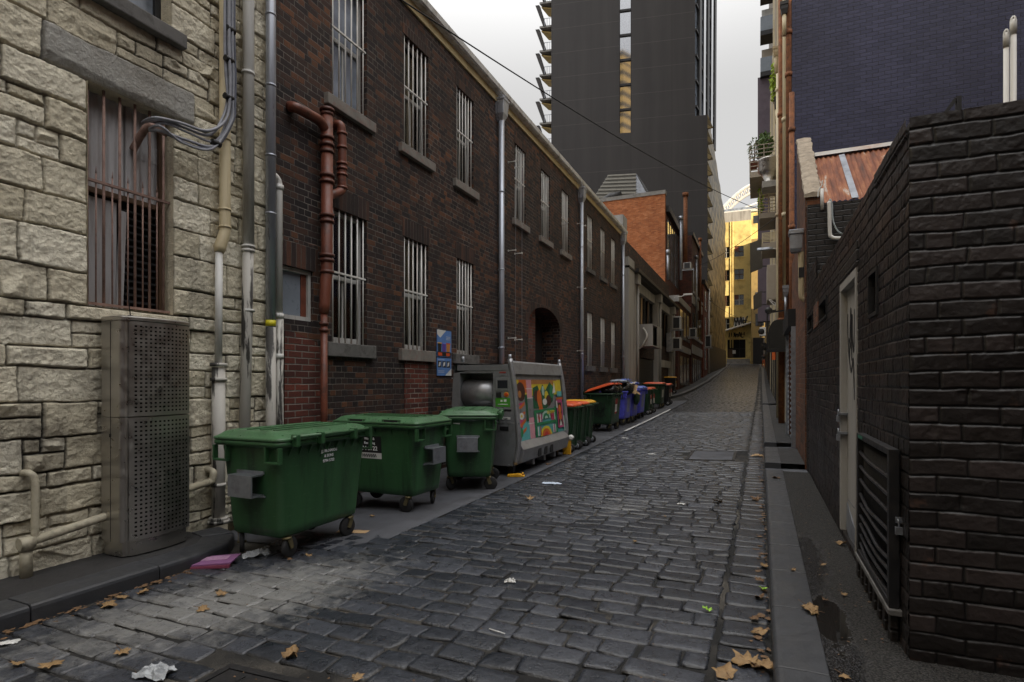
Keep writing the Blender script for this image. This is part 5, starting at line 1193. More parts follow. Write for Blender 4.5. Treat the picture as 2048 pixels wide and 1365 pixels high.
balcony('uppermost balcony over the lane, full of dark leafy pot plants', 1499, 345, 294, bY, 3.2, True)
balcony('middle balcony with horizontal rails below the planted one', 1519, 427, 385, 29, 2.4, False)
balcony('lower balcony with pale rails above the cream cabinet', 1524, 487, 468, 27, 2.2, False)
def leaf_cluster(mb, c, r, n_, size, rs, flatten=1):
    c = Vector(c)
    for i in range(n_):
        while True:
            p = Vector((rs.uniform(-1, 1), rs.uniform(-1, 1), rs.uniform(-1, 1)))
            if p.length < 1: break
        p = Vector((p.x * r[0], p.y * r[1], p.z * r[2])) + c; d = Vector((rs.gauss(0, 1), rs.gauss(0, 1), rs.gauss(0, .8))).normalized()
        s = size * rs.uniform(.6, 1.3); a = d.orthogonal().normalized(); b_ = d.cross(a)
        mb.add([p - a * s * .5, p + b_ * s * .22, p + a * s * .5, p - b_ * s * .22], [(0, 1, 2, 3)])
rs = random.Random(4)
def plant(name, lab, c, r, n_, size, mat, pot=None):
    t = thing(name, lab, 'plant', (c[0], c[1], c[2] - r[2])); mb = MB(); leaf_cluster(mb, c, r, n_, size, rs); mb.build('foliage', mat, t, recalc=False)
    mb = MB()
    for k in range(5): mb.tube([(c[0], c[1], c[2] - r[2] - .05), (c[0] + rs.uniform(-1, 1) * r[0] * .7, c[1] + rs.uniform(-1, 1) * r[1] * .6, c[2] + r[2] * .6)], .012, 4)
    mb.build('stem', M['timberdk'], t)
    if pot: MB().lathe((c[0], c[1], c[2] - r[2] - .35), [(.13, 0), (.19, .3), (.21, .34), (.17, .34)], 12).build('pot', M['terra'], t)
c = pxY(1508, 300, bY + .3); plant('balcony_plant', 'sparse dark shrub at the outer end of the uppermost balcony', c, (.30, .5, .55), 170, .13, M['foliage'], True)
c = pxY(1530, 292, bY + .6); plant('balcony_plant', 'bushy grassy plant in the middle of the uppermost balcony', c, (.35, .6, .6), 420, .22, M['foliage'], True)
c = pxY(1547, 165, 27); plant('balcony_plant', 'bright yellow green plant high on the right hand frontage', c, (.12, .4, .9), 160, .22, M['foliagebr'])
c = pxY(1522, 402, 29.3); plant('hanging_plant', 'green plant trailing down from the middle balcony', c, (.14, .4, .8), 160, .16, M['foliagebr'])
# street lamp on an arm
lY = 26; A = pxY(1552, 500, lY); B_ = pxY(1514, 502, lY)
t = thing('street_lamp', 'grey street lamp on a horizontal arm over the lane on the right', 'lamp', (.8, lY, A.z))
MB().tube([(.82, lY, A.z + .02), (B_.x + .5, lY, B_.z + .06)], .028, 8).build('arm', M['pvc'], t)
MB().loft([[(B_.x + dx, lY + w * s1, B_.z + dz) for s1, dz in ((-1, .0), (1, .0), (.7, .10), (-.7, .10))] for dx, w in ((0, .05), (.12, .13), (.5, .13), (.62, .06))], smooth=False).build('lantern', M['galv'], t, bevel=.01)
# slanting grey privacy screens
for lab, q, Y in (('upper slanting grey privacy screen on the right hand building', [(1500, 487), (1524.5, 467), (1525, 528), (1500.5, 546)], 33), ('lower slanting grey privacy screen on the right hand building', [(1506.5, 592), (1523, 575), (1523, 608), (1507, 621)], 36)):
    p = [pxY(a, b_, Y) for a, b_ in q]; p[1] += Vector((0, 1.2, 0)); p[2] += Vector((0, 1.2, 0))
    t = thing('privacy_screen', lab, 'screen', (p[0].x, Y, p[0].z), group='grey privacy screens')
    MB().poly(p, (.02, .05, 0)).build('sheet', plain('screen_grey', (.12, .12, .135), .55, .2, .15), t)
    MB().bar(p[1] + Vector((.0, .08, -.1)), Vector((.84, Y + 1.4, p[1].z - .1)), .05).build('arm', M['dark'], t); MB().bar(p[2] + Vector((.0, .08, .1)), Vector((.84, Y + 1.4, p[2].z + .1)), .05).build('arm', M['dark'], t)
# far right frontages to the end of the lane
fr = thing('far_right_shops', 'dim ochre shop frontages at the far right end of the lane', 'building', (.9, 44, 1))
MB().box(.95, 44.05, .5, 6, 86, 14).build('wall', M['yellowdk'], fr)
for i, y in enumerate((46, 51, 56, 62, 68, 75)):
    MB().box(.86, y, prof(y), .955, y + 3.2, prof(y) + 2.9).build('shopfront', M['dark'] if i % 2 else M['timberdk'], fr)
    MB().box(.50, y - .3, prof(y) + 3.0, .95, y + 3.6, prof(y) + 3.2).build('awning', M['dark'], fr)
    MB().box(.90, y + .4, prof(y) + 5, .952, y + 2, prof(y) + 7).build('window', M['glass'], fr)
p0, p1 = pxY(1544, 702, 30), pxY(1553, 720, 30)
tag(MB().box(p0.x, 30, p1.z, p1.x, 30.06, p0.z).build('shop_sign', flat('orange_sign', (.62, .12, .02), .5)), 'small plain orange panel sign hung low on the right hand frontage', 'sign')
p0, p1 = pxY(1519, 655, 45), pxY(1526, 672, 45)
t = thing('air_conditioner', 'small white air conditioner on the far right frontage above the shops', 'air conditioner', (p0.x, 45, p1.z))
MB().box(p0.x, 45, p1.z, p1.x + .2, 45.9, p0.z).build('body', M['pvc'], t, bevel=.02); MB().lathe(((p0.x + p1.x) / 2, 44.99, (p0.z + p1.z) / 2), [(.02, -.02), (.2, -.02), (.22, .0)], 14, 'Y').build('fan', M['dark'], t)
# high rise on the right with balconies
hr = thing('high_rise', 'tall apartment tower with stacked glass balconies behind the right hand frontages', 'building', (.6, 47, 0))
HRX, HRY = onY(1548, 50, 47)[0], 47.0
MB().box(HRX, HRY, 10, 20, 68, 74).build('tower_wall', M['taupe'], hr)
MB().box(6, 25, 0, 20, 46.9, 74).build('sun_block_wing', M['taupe'], hr)  # hidden wing added to keep the sun off the dark tower's front
zp = onY(1516, 156, 46)[1]; xp0, xp1 = onY(1515.5, 200, 46)[0], onY(1549, 200, 46)[0]
MB().box(xp0, 46, 6, 14, 46.99, zp).build('podium_wall', M['purple'], hr)
xb0 = onY(1520.5, 50, 46.2)[0]; k = 0; z = zp + .2
while z < 44:
    f = MB().box(xb0 + .1, 46.9, z, HRX, 46.99, z + 2.3).build('balcony_back', M['timber'] if k % 3 else M['taupe'], hr)
    s_ = MB().box(xb0, 45.6, z - .35, HRX + .02, 46.98, z - .02).build('balcony_slab', M['dark'], hr)
    MB().box(xb0 + .03, 45.62, z, HRX - .05, 45.66, z + 1.05).build('balustrade', M['glassfrost'], s_); MB().box(xb0 + .01, 45.66, z, xb0 + .05, 46.9, z + 1.05).build('balustrade', M['glassfrost'], s_)
    z += 3.05; k += 1
# out-of-view block, added to keep the sun off the near part of the lane
sb = thing('shade_block', 'plain brick block added out of view to shade the near lane', 'building', (9, -10, 0))
MB().box(9.5, -34, 0, 26, 14, 13.6).build('wall', M['brickPlain'], sb)
MB().box(1.3, -34, 0, 9.4, -3.2, 7.5).build('shade_wing', M['brickPlain'], sb); MB().box(-5.4, -19, 0, 1.25, -15, 12).build('shade_end_wall', M['brickPlain'], sb)  # unseen wing and end wall added to cut light from behind
for i in range(6): MB().box(9.44, -30 + i * 7, 8, 9.5, -28 + i * 7, 11).build('window', M['glass'], sb)

# ---------------------------------------------------------------- left row beyond the brick warehouse
pf = thing('framed_workshop', 'low building with pale concrete posts and dark windows past the brick warehouse', 'building', (LX, 26, 0))
zt = onX(1262, 470, LX)[1]; FY0, FY1 = 25.05, 41.5
MB().box(LX - 8, FY0 + .02, 0, LX - .35, FY1, zt - .1).build('wall', M['brickL'], pf)
posts = [(1243, 1255, .30), (1259.5, 1264, .16), (1304, 1309, .16), (1337.5, 1341.5, .16)]
py_ = [onX(a, 600, LX)[0] for a, b_, c_ in posts]
zc = [onX(p, 470 + 0, LX)[1] for p in (1262,)][0]; ztop = 6.6
MB().box(LX - .35, 25.05, 0, LX + .22, 26.35, ztop + .5).build('corner_post', M['offwhite'], pf)
for y in (27.1, 33.9, 39.9):
    MB().box(LX - .35, y - .3, 0, LX + .15, y + .3, ztop).build('post', M['offwhite'], pf)
    MB().box(LX - .05, y - .32, ztop - .45, LX + .32, y + .32, ztop + .02).build('rainwater_head', M['offwhite'], pf)
    MB().tube([(LX + .22, y + .1, .2), (LX + .22, y + .1, ztop - .4)], .06, 10).build('downpipe', M['offwhite'], pf)
for a, b_ in ((27.4, 33.6), (34.2, 39.6)):
    MB().box(LX - .3, a, ztop - .55, LX - .02, b_, ztop - .06).build('beam', M['offwhite'], pf)
    w = MB().box(LX - .33, a, 3.75, LX - .25, b_, ztop - .55).build('window', M['glass'], pf)
    for i in range(6): y = a + (b_ - a) * i / 5; MB().box(LX - .25, y - .06, 3.75, LX - .17, y + .06, ztop - .55).build('mullion', M['dark'], w)
    for i in range(3): y = a + (b_ - a) * (i + .35) / 3.2; MB().poly([(LX - .22, y, 3.8), (LX - .22, y + .5, 3.8), (LX - .18, y + .35, ztop - .6), (LX - .18, y + .1, ztop - .6)], (.02, 0, 0)).build('curtain', M['timberdk'] if i != 1 else M['card'], w)
    MB().box(LX - .34, a, 2.75, LX - .08, b_, 3.75).build('brick_panel', M['brickL'], pf)
    MB().box(LX - .33, a, .2, LX - .12, b_, 2.70).build('shopfront', M['dark'] if a < 30 else M['brickL'], pf)
MB().box(LX - .3, 34.2, 2.4, LX + .02, 39.6, 2.85).build('beam', M['offwhite'], pf)
MB().box(LX - 8, FY0, ztop + .0, LX + .25, FY1, ztop + .10).build('roof', M['dark'], pf)
mb = MB(); mb.poly([(LX + .26, 26.4, ztop + .02), (LX + .42, 26.4, ztop + .05), (LX + .42, 26.4, ztop + .2), (LX + .26, 26.4, ztop + .2)], (0, 15, 0)); mb.build('gutter', M['dark'], pf)
MB().box(LX - .9, 24.7, 7.9, LX + .05, 25.5, 8.9).build('parapet_block', M['offwhite'], pf)
t = thing('air_conditioner', 'big open sided box air conditioner with loose hoses on the pale posted building', 'air conditioner', (LX + .2, 28.6, 3.3))
a0 = onX(1268, 655, LX + .1); a1 = onX(1301, 628, LX + .7); zb_, zt_ = 3.25, 4.35
mb = MB(); mb.box(LX + .0, 28.2, zb_, LX + .75, 28.25, zt_); mb.box(LX + .0, 31.0, zb_, LX + .75, 31.05, zt_); mb.box(LX, 28.25, zt_ - .05, LX + .75, 31, zt_); mb.box(LX, 28.25, zb_, LX + .75, 31, zb_ + .05); mb.box(LX + .72, 29.6, zb_ + .05, LX + .75, 31, zt_ - .05); mb.build('casing', M['offwhite'], t)
MB().box(LX + .1, 28.9, zb_ + .06, LX + .6, 30.8, zt_ - .12).build('unit', M['blackbin'], t)
MB().tube(smooth_path([(LX + .3, 28.1, zt_ - .2), (LX + .5, 28.0, zt_ - .6), (LX + .3, 28.05, zb_ + .05), (LX + .1, 28.2, zb_ - .1)], 5), .05, 8).build('hose', M['pvc'], t)
t = thing('meter_box', 'small grey meter box on the far pale post', 'box', (LX + .2, 38.8, 3.4)); MB().box(LX - .02, 38.0, 3.45, LX + .3, 39.4, 4.7).build('case', M['galv'], t, bevel=.02); MB().box(LX + .3, 38.1, 3.55, LX + .31, 39.3, 4.6).build('door', M['galv'], t)

# orange brick block rising behind, its gabled louvred plant room
oY = 42.0; A = pxY(1330, 390, oY); XO = -6.2
ob = thing('orange_brick_building', 'bright orange brick block rising above the pale posted building', 'building', (XO, oY, 0))
zo = onY(1330, 388, oY)[1]
MB().box(-24, oY, 0, XO, oY + .4, zo).build('front_wall', M['brickOrange'], ob)
MB().box(-24, oY - .06, zo, XO + .05, oY + .5, zo + .28).build('coping', M['conc'], ob)
x_ = onY(1236, 430, oY)[0]; 
MB().box(XO - .4, oY + .4, 0, XO, 50, zo - 1.2).build('lane_wall', M['brickDkRed'], ob)
MB().box(XO - .42, oY + .4, zo - 1.2, XO + .28, 50, zo - .75).build('eaves', M['dark'], ob)
for y in (43.2, 45.4, 47.6):
    w = MB().box(XO - .02, y, 9.3, XO + .03, y + 1.7, zo - 1.5).build('window', M['glassblue'], ob); MB().box(XO + .03, y + .8, 9.3, XO + .06, y + .9, zo - 1.5).build('mullion', M['dark'], w)
    for zz in (.8, 4.3): w = MB().box(-5.32, y, zz + .6, -5.27, y + 1.5, zz + 2.6).build('window', M['glass'], ob); MB().box(-5.27, y - .05, zz + .4, -5.18, y + 1.55, zz + .6).build('sill', M['sill'], w)
MB().box(-10, oY + .02, 0, -5.3, 50, 7.3).build('lower_wall', M['brickDkRed'], ob); MB().box(-10, oY - .04, 7.3, -5.2, 50, 7.75).build('band', M['offwhite'], ob)
MB().box(-5.35, oY + .5, 3.75, -5.2, 50, 4.2).build('band', M['offwhite'], ob)
t = thing('plant_room', 'louvred metal plant room with sloping sides on the orange brick roof', 'roof structure', (-13, 46, zo))
q = [pxY(a, b_, 45) for a, b_ in ((1160, 440), (1215, 352), (1272, 348), (1272, 400), (1272, 440))]; rq = [pxY(a, b_, 45) for a, b_ in ((1272, 440), (1272, 348), (1292, 385), (1292, 440))]
MB().poly(q, (0, 5, 0)).build('body', plain('louvre_metal', (.16, .155, .14), .5, .4, .15), t)
mb = MB()
for i in range(13):
    f = i / 12; yb = 352 + (438 - 352) * f; xl = 1215 - 55 * f; p0 = pxY(xl, yb, 44.95); p1 = pxY(1272, yb - 3 * (1 - f), 44.95); mb.bar(p0, p1, .12, .06, (0, -1, 0))
mb.build('louvres', plain('louvre_light', (.26, .25, .22), .5, .4, .1), t)
mb = MB()
for i in range(9): f = i / 8; p0 = pxY(1273, 349 + 40 * f, 44.98); mb.bar(p0, p0 + Vector((.9 * f + .1, 3.2, .0)), .05, .05)
mb.poly([rq[0], rq[1], rq[2] , rq[3]], (0, .1, 0)); mb.build('side_grille', M['galv'], t)
MB().tube([pxY(1200, 412, 43.4), pxY(1222, 395, 43.4), pxY(1242, 392, 43.4)], .35, 10).build('duct', M['dark'], t)

# dull red brick row, flues and air conditioners, last small red brick house
rr = thing('red_brick_row', 'dull red brick row with pale bands and many flues on the left', 'building', (-5.2, 50, 0))
zr = onX(1400, 520, -5.15)[1]
MB().box(-14, 50.02, 0, -5.15, 59.5, zr + .6).build('wall', M['brickDkRed'], rr)
for z in (3.9, 8.2): MB().box(-5.2, 50.1, z, -5.08, 59.4, z + .75).build('band', M['offwhite'], rr)
for y in (50.6, 52.4, 54.4, 56.2, 58.0):
    for z in (1.4, 5.4, 9.3): w = MB().box(-5.18, y, z, -5.11, y + 1.1, z + 2.1).build('window', M['glass'], rr); MB().box(-5.11, y - .05, z - .2, -5.0, y + 1.15, z).build('sill', M['offwhite'], w)
MB().box(-14, 50.02, zr + .6, -5.0, 59.5, zr + .9).build('roof_edge', M['dark'], rr)
lh = thing('small_red_house', 'narrow red brick house with a white corner pipe at the tower foot', 'building', (-5, 60, 0))
zl_ = onX(1405, 565, -5.0)[1]
MB().box(-12, 59.6, 0, -5.0, 64.6, zl_).build('wall', brick('far_red_brick', [(0, (.14, .035, .02)), (1, (.24, .06, .03))], (.16, .09, .07), bond=False), lh); MB().box(-12, 59.55, zl_, -4.8, 64.7, zl_ + .45).build('cornice', M['dark'], lh)
for z in (2.9, 6.3, 9.0): w = MB().box(-5.04, 61, z, -4.97, 62.3, z + 1.9).build('window', M['glassblue'], lh); MB().box(-4.97, 60.9, z - .2, -4.9, 62.4, z).build('sill', M['offwhite'], w)
MB().tube([(-4.85, 64.5, 2), (-4.85, 64.5, zl_ + .2)], .11, 10).build('corner_pipe', M['pvc'], lh)
gA = 'air conditioners on the left hand row'
for i, (px0, px1, p0, p1, lab) in enumerate(((1349, 1364, 634, 660, 'upper of two white air conditioners fixed to the orange brick block'), (1350, 1363, 676, 700, 'lower of two white air conditioners fixed to the orange brick block'), (1384, 1393, 657, 676, 'white air conditioner on the middle of the dull red brick row'), (1414.5, 1422, 671, 696, 'white air conditioner beside the corner pipe of the narrow red house'), (1375, 1380, 527, 540, 'small white air conditioner high on the dull red brick row'))):
    X = -5.2 if i < 2 else -5.0 if i in (2, 4) else -4.6; yc = onX((px0 + px1) / 2, 600, X + .35)[0]; z1 = onX((px0 + px1) / 2, p0, X + .35)[1]; z0 = onX((px0 + px1) / 2, p1, X + .35)[1]
    t = thing('air_conditioner', lab, 'air conditioner', (X, yc, z0), group=gA); w = .8; h = z1 - z0
    MB().box(X, yc - w / 2, z0, X + .55, yc + w / 2, z1).build('body', M['offwhite'], t, bevel=.02)
    MB().box(X + .08, yc - w / 2 - .02, z0 + .1 * h, X + .47, yc - w / 2, z0 + .9 * h).build('fan_grille', M['dark'], t)
    MB().box(X - .1, yc - .3, z0 - .08, X + .7, yc - .24, z0).build('bracket', M['galv'], t)
gF = 'rusty flues above the left hand row'
for px, p0, p1, X, r, m_, lab in ((1371, 390, 530, -5.3, .16, 'rust', 'tallest rusty flue above the dull red brick row'), (1400, 480, 640, -5.0, .12, 'rust', 'second rusty flue, right of the tallest one, beside the tower'), (1393, 515, 660, -5.0, .10, 'galv', 'thin grey flue just left of the second rusty flue'), (1362, 437, 560, -5.3, .11, 'galv', 'short grey flue just left of the tallest rusty flue'), (1336, 505, 560, -5.1, .08, 'galv', 'thin bent grey pipe against the orange brick face')):
    y = onX(px, 500, X)[0]; za, zb = onX(px, p0, X)[1], onX(px, p1, X)[1]
    t = thing('flue', lab, 'flue', (X, y, zb), group=gF); MB().tube([(X, y, zb), (X, y, za)], r, 10).build('pipe', M[m_], t); MB().tube([(X, y, za - .12), (X, y, za + .15)], r * 1.5, 10).build('cap', M[m_], t)
for px, py, lab in ((1352, 596, 'white lamp arm sticking out of the orange brick block'), ):
    y, z = onX(px, py, -5.2); t = thing('wall_lamp', lab, 'lamp', (-5.3, y, z)); MB().tube([(-5.35, y, z), (-4.4, y, z + .15)], .03, 6).build('arm', M['pvc'], t); MB().box(-4.7, y - .1, z + .13, -4.1, y + .1, z + .24).build('lantern', M['pvc'], t)

# ---------------------------------------------------------------- dark tower
def xy(px, d): t = (px - HX) / FPX; return Vector((d * (t * CT - ST), d * (t * ST + CT)))
A = xy(1415, 62); D_ = Vector((-.978, -.21)); Bp = A + D_ * 17.4; Au = A + D_ * 1.32
H31 = 1.5 + 533 / 1120 * 62; HT = 84; Bk = Bp + Vector((2, 24)); Cb = xy(1450, 75); Du = xy(1428, 72)
tw = thing('dark_tower', 'tall charcoal panelled tower with a glazed slot and jagged balconies', 'building', (A.x, A.y, 0))
M['soffit'] = plain('painted_sun_soffit', (.75, .54, .20), .6)  # gold colour stands in for warm sun that misses these undersides
v3 = lambda p, z: Vector((p.x, p.y, z))
s0, s1 = 9.70, 11.25                                              # glazed slot along the front
def on_face(px): 
    t = (px - HX) / FPX; lo, hi = 0, 18                           # distance from A along the front for a sight line
    for _ in range(40):
        m_ = (lo + hi) / 2; p = A + D_ * m_; d = -p.x * ST + p.y * CT; u = (p.x * CT + p.y * ST) / d
        if u > t: lo = m_
        else: hi = m_
    return lo
s0, s1 = on_face(1262.5), on_face(1239); zs = EYE + (HY - 268) / FPX * 64
mb = MB(); fq = lambda a, b_, z0, z1: mb.quad(v3(A + D_ * b_, z0), v3(A + D_ * a, z0), v3(A + D_ * a, z1), v3(A + D_ * b_, z1))
fq(0, s0, 0, H31); fq(1.32, s0, H31, HT); fq(s1, 17.4, 0, HT); fq(s0, s1, 0, zs)
nrm = Vector((D_.y, -D_.x)).normalized(); nrm = nrm if nrm.y < 0 else -nrm; inn = -nrm * .5
for s_ in (s0, s1): p = A + D_ * s_; mb.quad(v3(p, zs), v3(p + inn, zs), v3(p + inn, HT), v3(p, HT))
mb.quad(v3(Bp, 0), v3(Bk, 0), v3(Bk, HT), v3(Bp, HT)); mb.add([v3(A, H31), v3(Au, H31), v3(Du, H31)], [(0, 1, 2)]); mb.quad(v3(Au, HT), v3(Bp, HT), v3(Bk, HT), v3(Du, HT))
mb.quad(v3(Du, 0), v3(Bk, 0), v3(Bk, HT), v3(Du, HT))
mb.build('wall', M['panel'], tw, recalc=False)
zz = zs + .1; fl = 2.84; i = 0
while zz < HT - 3:
    p0, p1 = A + D_ * (s0 + .06) + inn * .8, A + D_ * (s1 - .06) + inn * .8
    mb = MB(); mb.quad(v3(p1, zz), v3(p0, zz), v3(p0, zz + fl - .25), v3(p1, zz + fl - .25)); mb.build('slot_pane', M['mirror'], tw)
    mb = MB(); mb.poly([v3(p1, zz + fl - .25), v3(p0, zz + fl - .25), v3(p0, zz + fl), v3(p1, zz + fl)], (-inn.x * .3, -inn.y * .3, 0)); mb.build('slot_spandrel', M['dark'], tw)
    zz += fl; i += 1
    if zz > 52: break
mb = MB(); p0, p1 = A + D_ * s0 + inn, A + D_ * s1 + inn; mb.quad(v3(p1, zs), v3(p0, zs), v3(p0, HT), v3(p1, HT)); mb.build('slot_back', M['dark'], tw)
# bronze woven flank, pulled back towards its top at the far end
mb = MB(); G = []; nz, ns = 24, 14; ztop2 = H31
for j in range(nz + 1):
    z = ztop2 * j / nz; far_ = Cb if z < 23 else Cb.lerp(Du, min(1, (z - 23) / (ztop2 - 23)))
    for i in range(ns + 1): p = A.lerp(far_, i / ns); bul = .35 * math.sin(math.pi * i / ns) * 0; G.append((p.x + (.10 if (i + j) % 2 else 0), p.y, z))
w = ns + 1; mb.add(G, [(j * w + i, j * w + i + 1, (j + 1) * w + i + 1, (j + 1) * w + i) for j in range(2, nz) for i in range(ns)]); mb.build('bronze_flank', M['gold'], tw)
mb = MB(); mb.poly([v3(A + Vector((.02, .05)), 0), v3(Cb + Vector((.02, 0)), 0), v3(Cb + Vector((.02, 0)), 5.6), v3(A + Vector((.02, .05)), 5.6)], (.1, 0, 0)); mb.build('base_cladding', M['dark'], tw)
mb = MB()
for i in range(15): z = 5 + i * 1.75; mb.poly([v3(A, z), v3(A + Vector((.55, .1)), z + .1), v3(A, z + 1.6)], (.0, .3, 0))
mb.build('sawtooth_edge', M['gold'], tw)
mb = MB(); mb.quad(v3(Au, H31), v3(Du, H31), v3(Du, HT), v3(Au, HT)); mb.build('glass_flank', glass('blue_tower_glass', (.30, .36, .46), .05, .9), tw)
for k in range(5):
    p = Au.lerp(Du, (k + .5) / 5); d2 = (Du - Au).normalized()
    MB().poly([v3(p, H31), v3(p + d2 * 1.1, H31), v3(p + d2 * 1.1 + Vector((.12, 0)), HT - 30), v3(p + Vector((.12, 0)), HT - 30)], (.25, -.02, 0)).build('fin', M['mirror'] if k % 2 else M['dark'], tw)
for j in range(8): z = H31 + 1 + j * fl; mb = MB(); mb.poly([v3(Au, z), v3(Du, z), v3(Du, z + .2), v3(Au, z + .2)], (.2, 0, 0)); mb.build('floor_band', M['dark'], tw)
# jagged balconies on the left edge: slab, slanted fin, soffit, railing
z = EYE + (HY - 290) / FPX * 65; z = z - fl * 1
rs = random.Random(8)
for k in range(9):
    e = D_; b0 = Bp + Vector((0, .3))
    sl = MB().poly([v3(b0, z), v3(b0 + e * 1.5, z), v3(b0 + e * 1.5 + Vector((.3, 2.4)), z), v3(b0 + Vector((.3, 2.4)), z)], (0, 0, .22)).build('balcony_slab', M['conc'], tw)
    MB().poly([v3(b0 + e * .75, z + .1), v3(b0 + e * 1.05, z + .1), v3(b0 + e * 2.0, z + fl - .1), v3(b0 + e * 1.55, z + fl - .1)], (.02, .4, 0)).build('slanted_fin', M['panel'], sl)
    MB().poly([v3(b0 + e * .1 + Vector((.05, .5)), z + fl - .45), v3(b0 + e * 1.5 + Vector((.05, .5)), z + fl - .15), v3(b0 + e * 1.5 + Vector((.3, 2.4)), z + fl - .15), v3(b0 + e * .1 + Vector((.3, 2.4)), z + fl - .45)], (0, 0, .08)).build('soffit', M['soffit'], sl)
    mb = MB()
    for q in range(4): mb.bar(v3(b0 + e * (.0 + q * .3), z + .2), v3(b0 + e * (.0 + q * .3), z + 1.05), .04)
    mb.bar(v3(b0, z + 1.05), v3(b0 + e * .95, z + 1.05), .05); mb.build('railing', M['galv'], sl)
    z += fl

# the tall honey coloured tower behind the photographer that the glazed slot mirrors
def mat_honey():
    m, nt, b = newmat('honey_banded_stone'); uv = nt.nodes.new('ShaderNodeUVMap'); uv.uv_map = 'UVMap'; sx = nt.nodes.new('ShaderNodeSeparateXYZ'); nt.links.new(uv.outputs[0], sx.inputs[0])
    r = math_(nt, 'DIVIDE', sx.outputs[1], 3.4); fr = math_(nt, 'SUBTRACT', r, math_(nt, 'FLOOR', r)); c = mix(nt, math_(nt, 'GREATER_THAN', fr, .55), (.80, .50, .14), (.05, .04, .03)); nt.links.new(c, b.inputs['Base Color']); b.inputs['Roughness'].default_value = .6; return m
ht = thing('honey_tower', 'tall honey coloured banded tower standing behind the photographer', 'building', (12, -64, 0)); q = [(2, -58), (12, -80), (27, -86), (17, -58), (10, -52)]
MB().poly([(x, y, 0) for x, y in q], (0, 0, 104)).build('shaft', mat_honey(), ht); MB().poly([(x * .9 + 1.2, y * .9 - 6.4, 104) for x, y in q], (0, 0, 5)).build('crown', mat_honey(), ht)

# ---------------------------------------------------------------- end of the lane: yellow building, glass block and arch behind
YE = 92.0
yb = thing('yellow_building', 'sunlit yellow rendered building closing the end of the lane', 'building', (-2, YE, 4))
E = lambda px, py: onY(px, py, YE); zg = 3.6
xr, zt = E(1502, 440); xl = -14
wn = []
for px0, px1 in ((1446, 1459), (1469, 1487.5)):
    for p0, p1 in ((493, 513), (539, 559), (590, 610), (636, 655)):
        x0, z1 = E(px0, p0 + (2 if px0 < 1460 else 0)); x1, z0 = E(px1, p1 + (3 if px0 < 1460 else 0)); wn.append((x0, x1, z0, z1))
x0, z1 = E(1455, 680); x1, z0 = E(1491, 716); shop = (x0, x1, z0, z1)
def wall_Y(mb, Y, x0, x1, z0, z1, holes, depth):
    Xs = sorted({x0, x1, *[h[0] for h in holes], *[h[1] for h in holes]}); Zs = sorted({z0, z1, *[h[2] for h in holes], *[h[3] for h in holes]})
    for a, b_ in zip(Xs, Xs[1:]):
        for c, d in zip(Zs, Zs[1:]):
            if any(h[0] <= a and h[1] >= b_ and h[2] <= c and h[3] >= d for h in holes): continue
            mb.quad((a, Y, c), (b_, Y, c), (b_, Y, d), (a, Y, d))
    for a, b_, c, d in holes:
        for q in ([(a, Y, c), (a, Y, d), (a, Y + depth, d), (a, Y + depth, c)], [(b_, Y, c), (b_, Y + depth, c), (b_, Y + depth, d), (b_, Y, d)], [(a, Y, c), (a, Y + depth, c), (b_, Y + depth, c), (b_, Y, c)], [(a, Y, d), (b_, Y, d), (b_, Y + depth, d), (a, Y + depth, d)]): mb.quad(*q)
mb = MB(); wall_Y(mb, YE, xl, xr, zg - 2, zt, wn + [shop], .3); mb.build('wall', M['yellow'], yb, recalc=False)
MB().box(xr - .3, YE + .02, zg - 2, xr, YE + 8, zt).build('side_wall', M['yellow'], yb)
for i, (a, b_, c, d) in enumerate(wn):
    w = MB().box(a, YE + .22, c, b_, YE + .28, d).build('window', M['glass'], yb)
    m_ = (a + b_) / 2; mb = MB(); mb.box(m_ - .05, YE + .15, c, m_ + .05, YE + .22, d); mb.box(a, YE + .15, (c + d) / 2 - .05, b_, YE + .22, (c + d) / 2 + .05)
    mb.build('frame', M['timberdk'] if i % 3 else M['timber'], w); MB().box(a - .1, YE - .08, c - .12, b_ + .1, YE, c).build('sill', M['yellow'], w)
    if i % 2 == 0: MB().box(a + .05, YE + .20, (c + d) / 2 + .1, m_ - .1, YE + .225, d - .05).build('blind', M['terra'], w)
w = MB().box(shop[0], YE + .25, shop[2], shop[1], YE + .3, shop[3]).build('shop_window', M['interior'], yb)
mb = MB()
for f in (0, .33, .66, 1): x = shop[0] + (shop[1] - shop[0]) * f; mb.box(x - .05, YE + .12, shop[2], x + .05, YE + .25, shop[3])
for f in (0, .5, 1): z = shop[2] + (shop[3] - shop[2]) * f; mb.box(shop[0], YE + .13, z - .05, shop[1], YE + .24, z + .05)
mb.build('frame', M['dark'], w); MB().box(shop[0] + .1, YE + .2, shop[2] + .1, shop[0] + .8, YE + .23, (shop[2] + shop[3]) / 2).build('door', M['timberdk'], w)
x0, z0 = E(1465, 708); MB().box(x0, YE + .1, z0, x0 + .45, YE + .115, z0 + .55).build('notice', M['sticker'], w)
for px in (1461, 1465.5): x, _ = E(px, 0); MB().tube([(x, YE - .09, zg + 3), (x, YE - .09, zt)], .09, 8).build('drainpipe', M['yellow'], yb)
for py, h, m_ in ((690, 1.0, 'yellow'), (676, .35, 'conc')): pass
x0, z0 = E(1448, 650); x1, z1 = E(1502, 664)
aw = MB().poly([(x0, YE, z0 - .9), (x1, YE, z0 + .2), (x1, YE - 1.6, z0 - .1), (x0, YE - 1.6, z0 - 1.2)], (0, 0, .12)).build('awning', plain('awning_grey', (.35, .33, .30), .6), yb)
pl = Plane((E(1458, 676)[0], YE - .012, E(1475, 676)[1]), (E(1490, 676)[0] - E(1458, 676)[0], 0, 0), (0, 0, .9), (0, -1, 0))
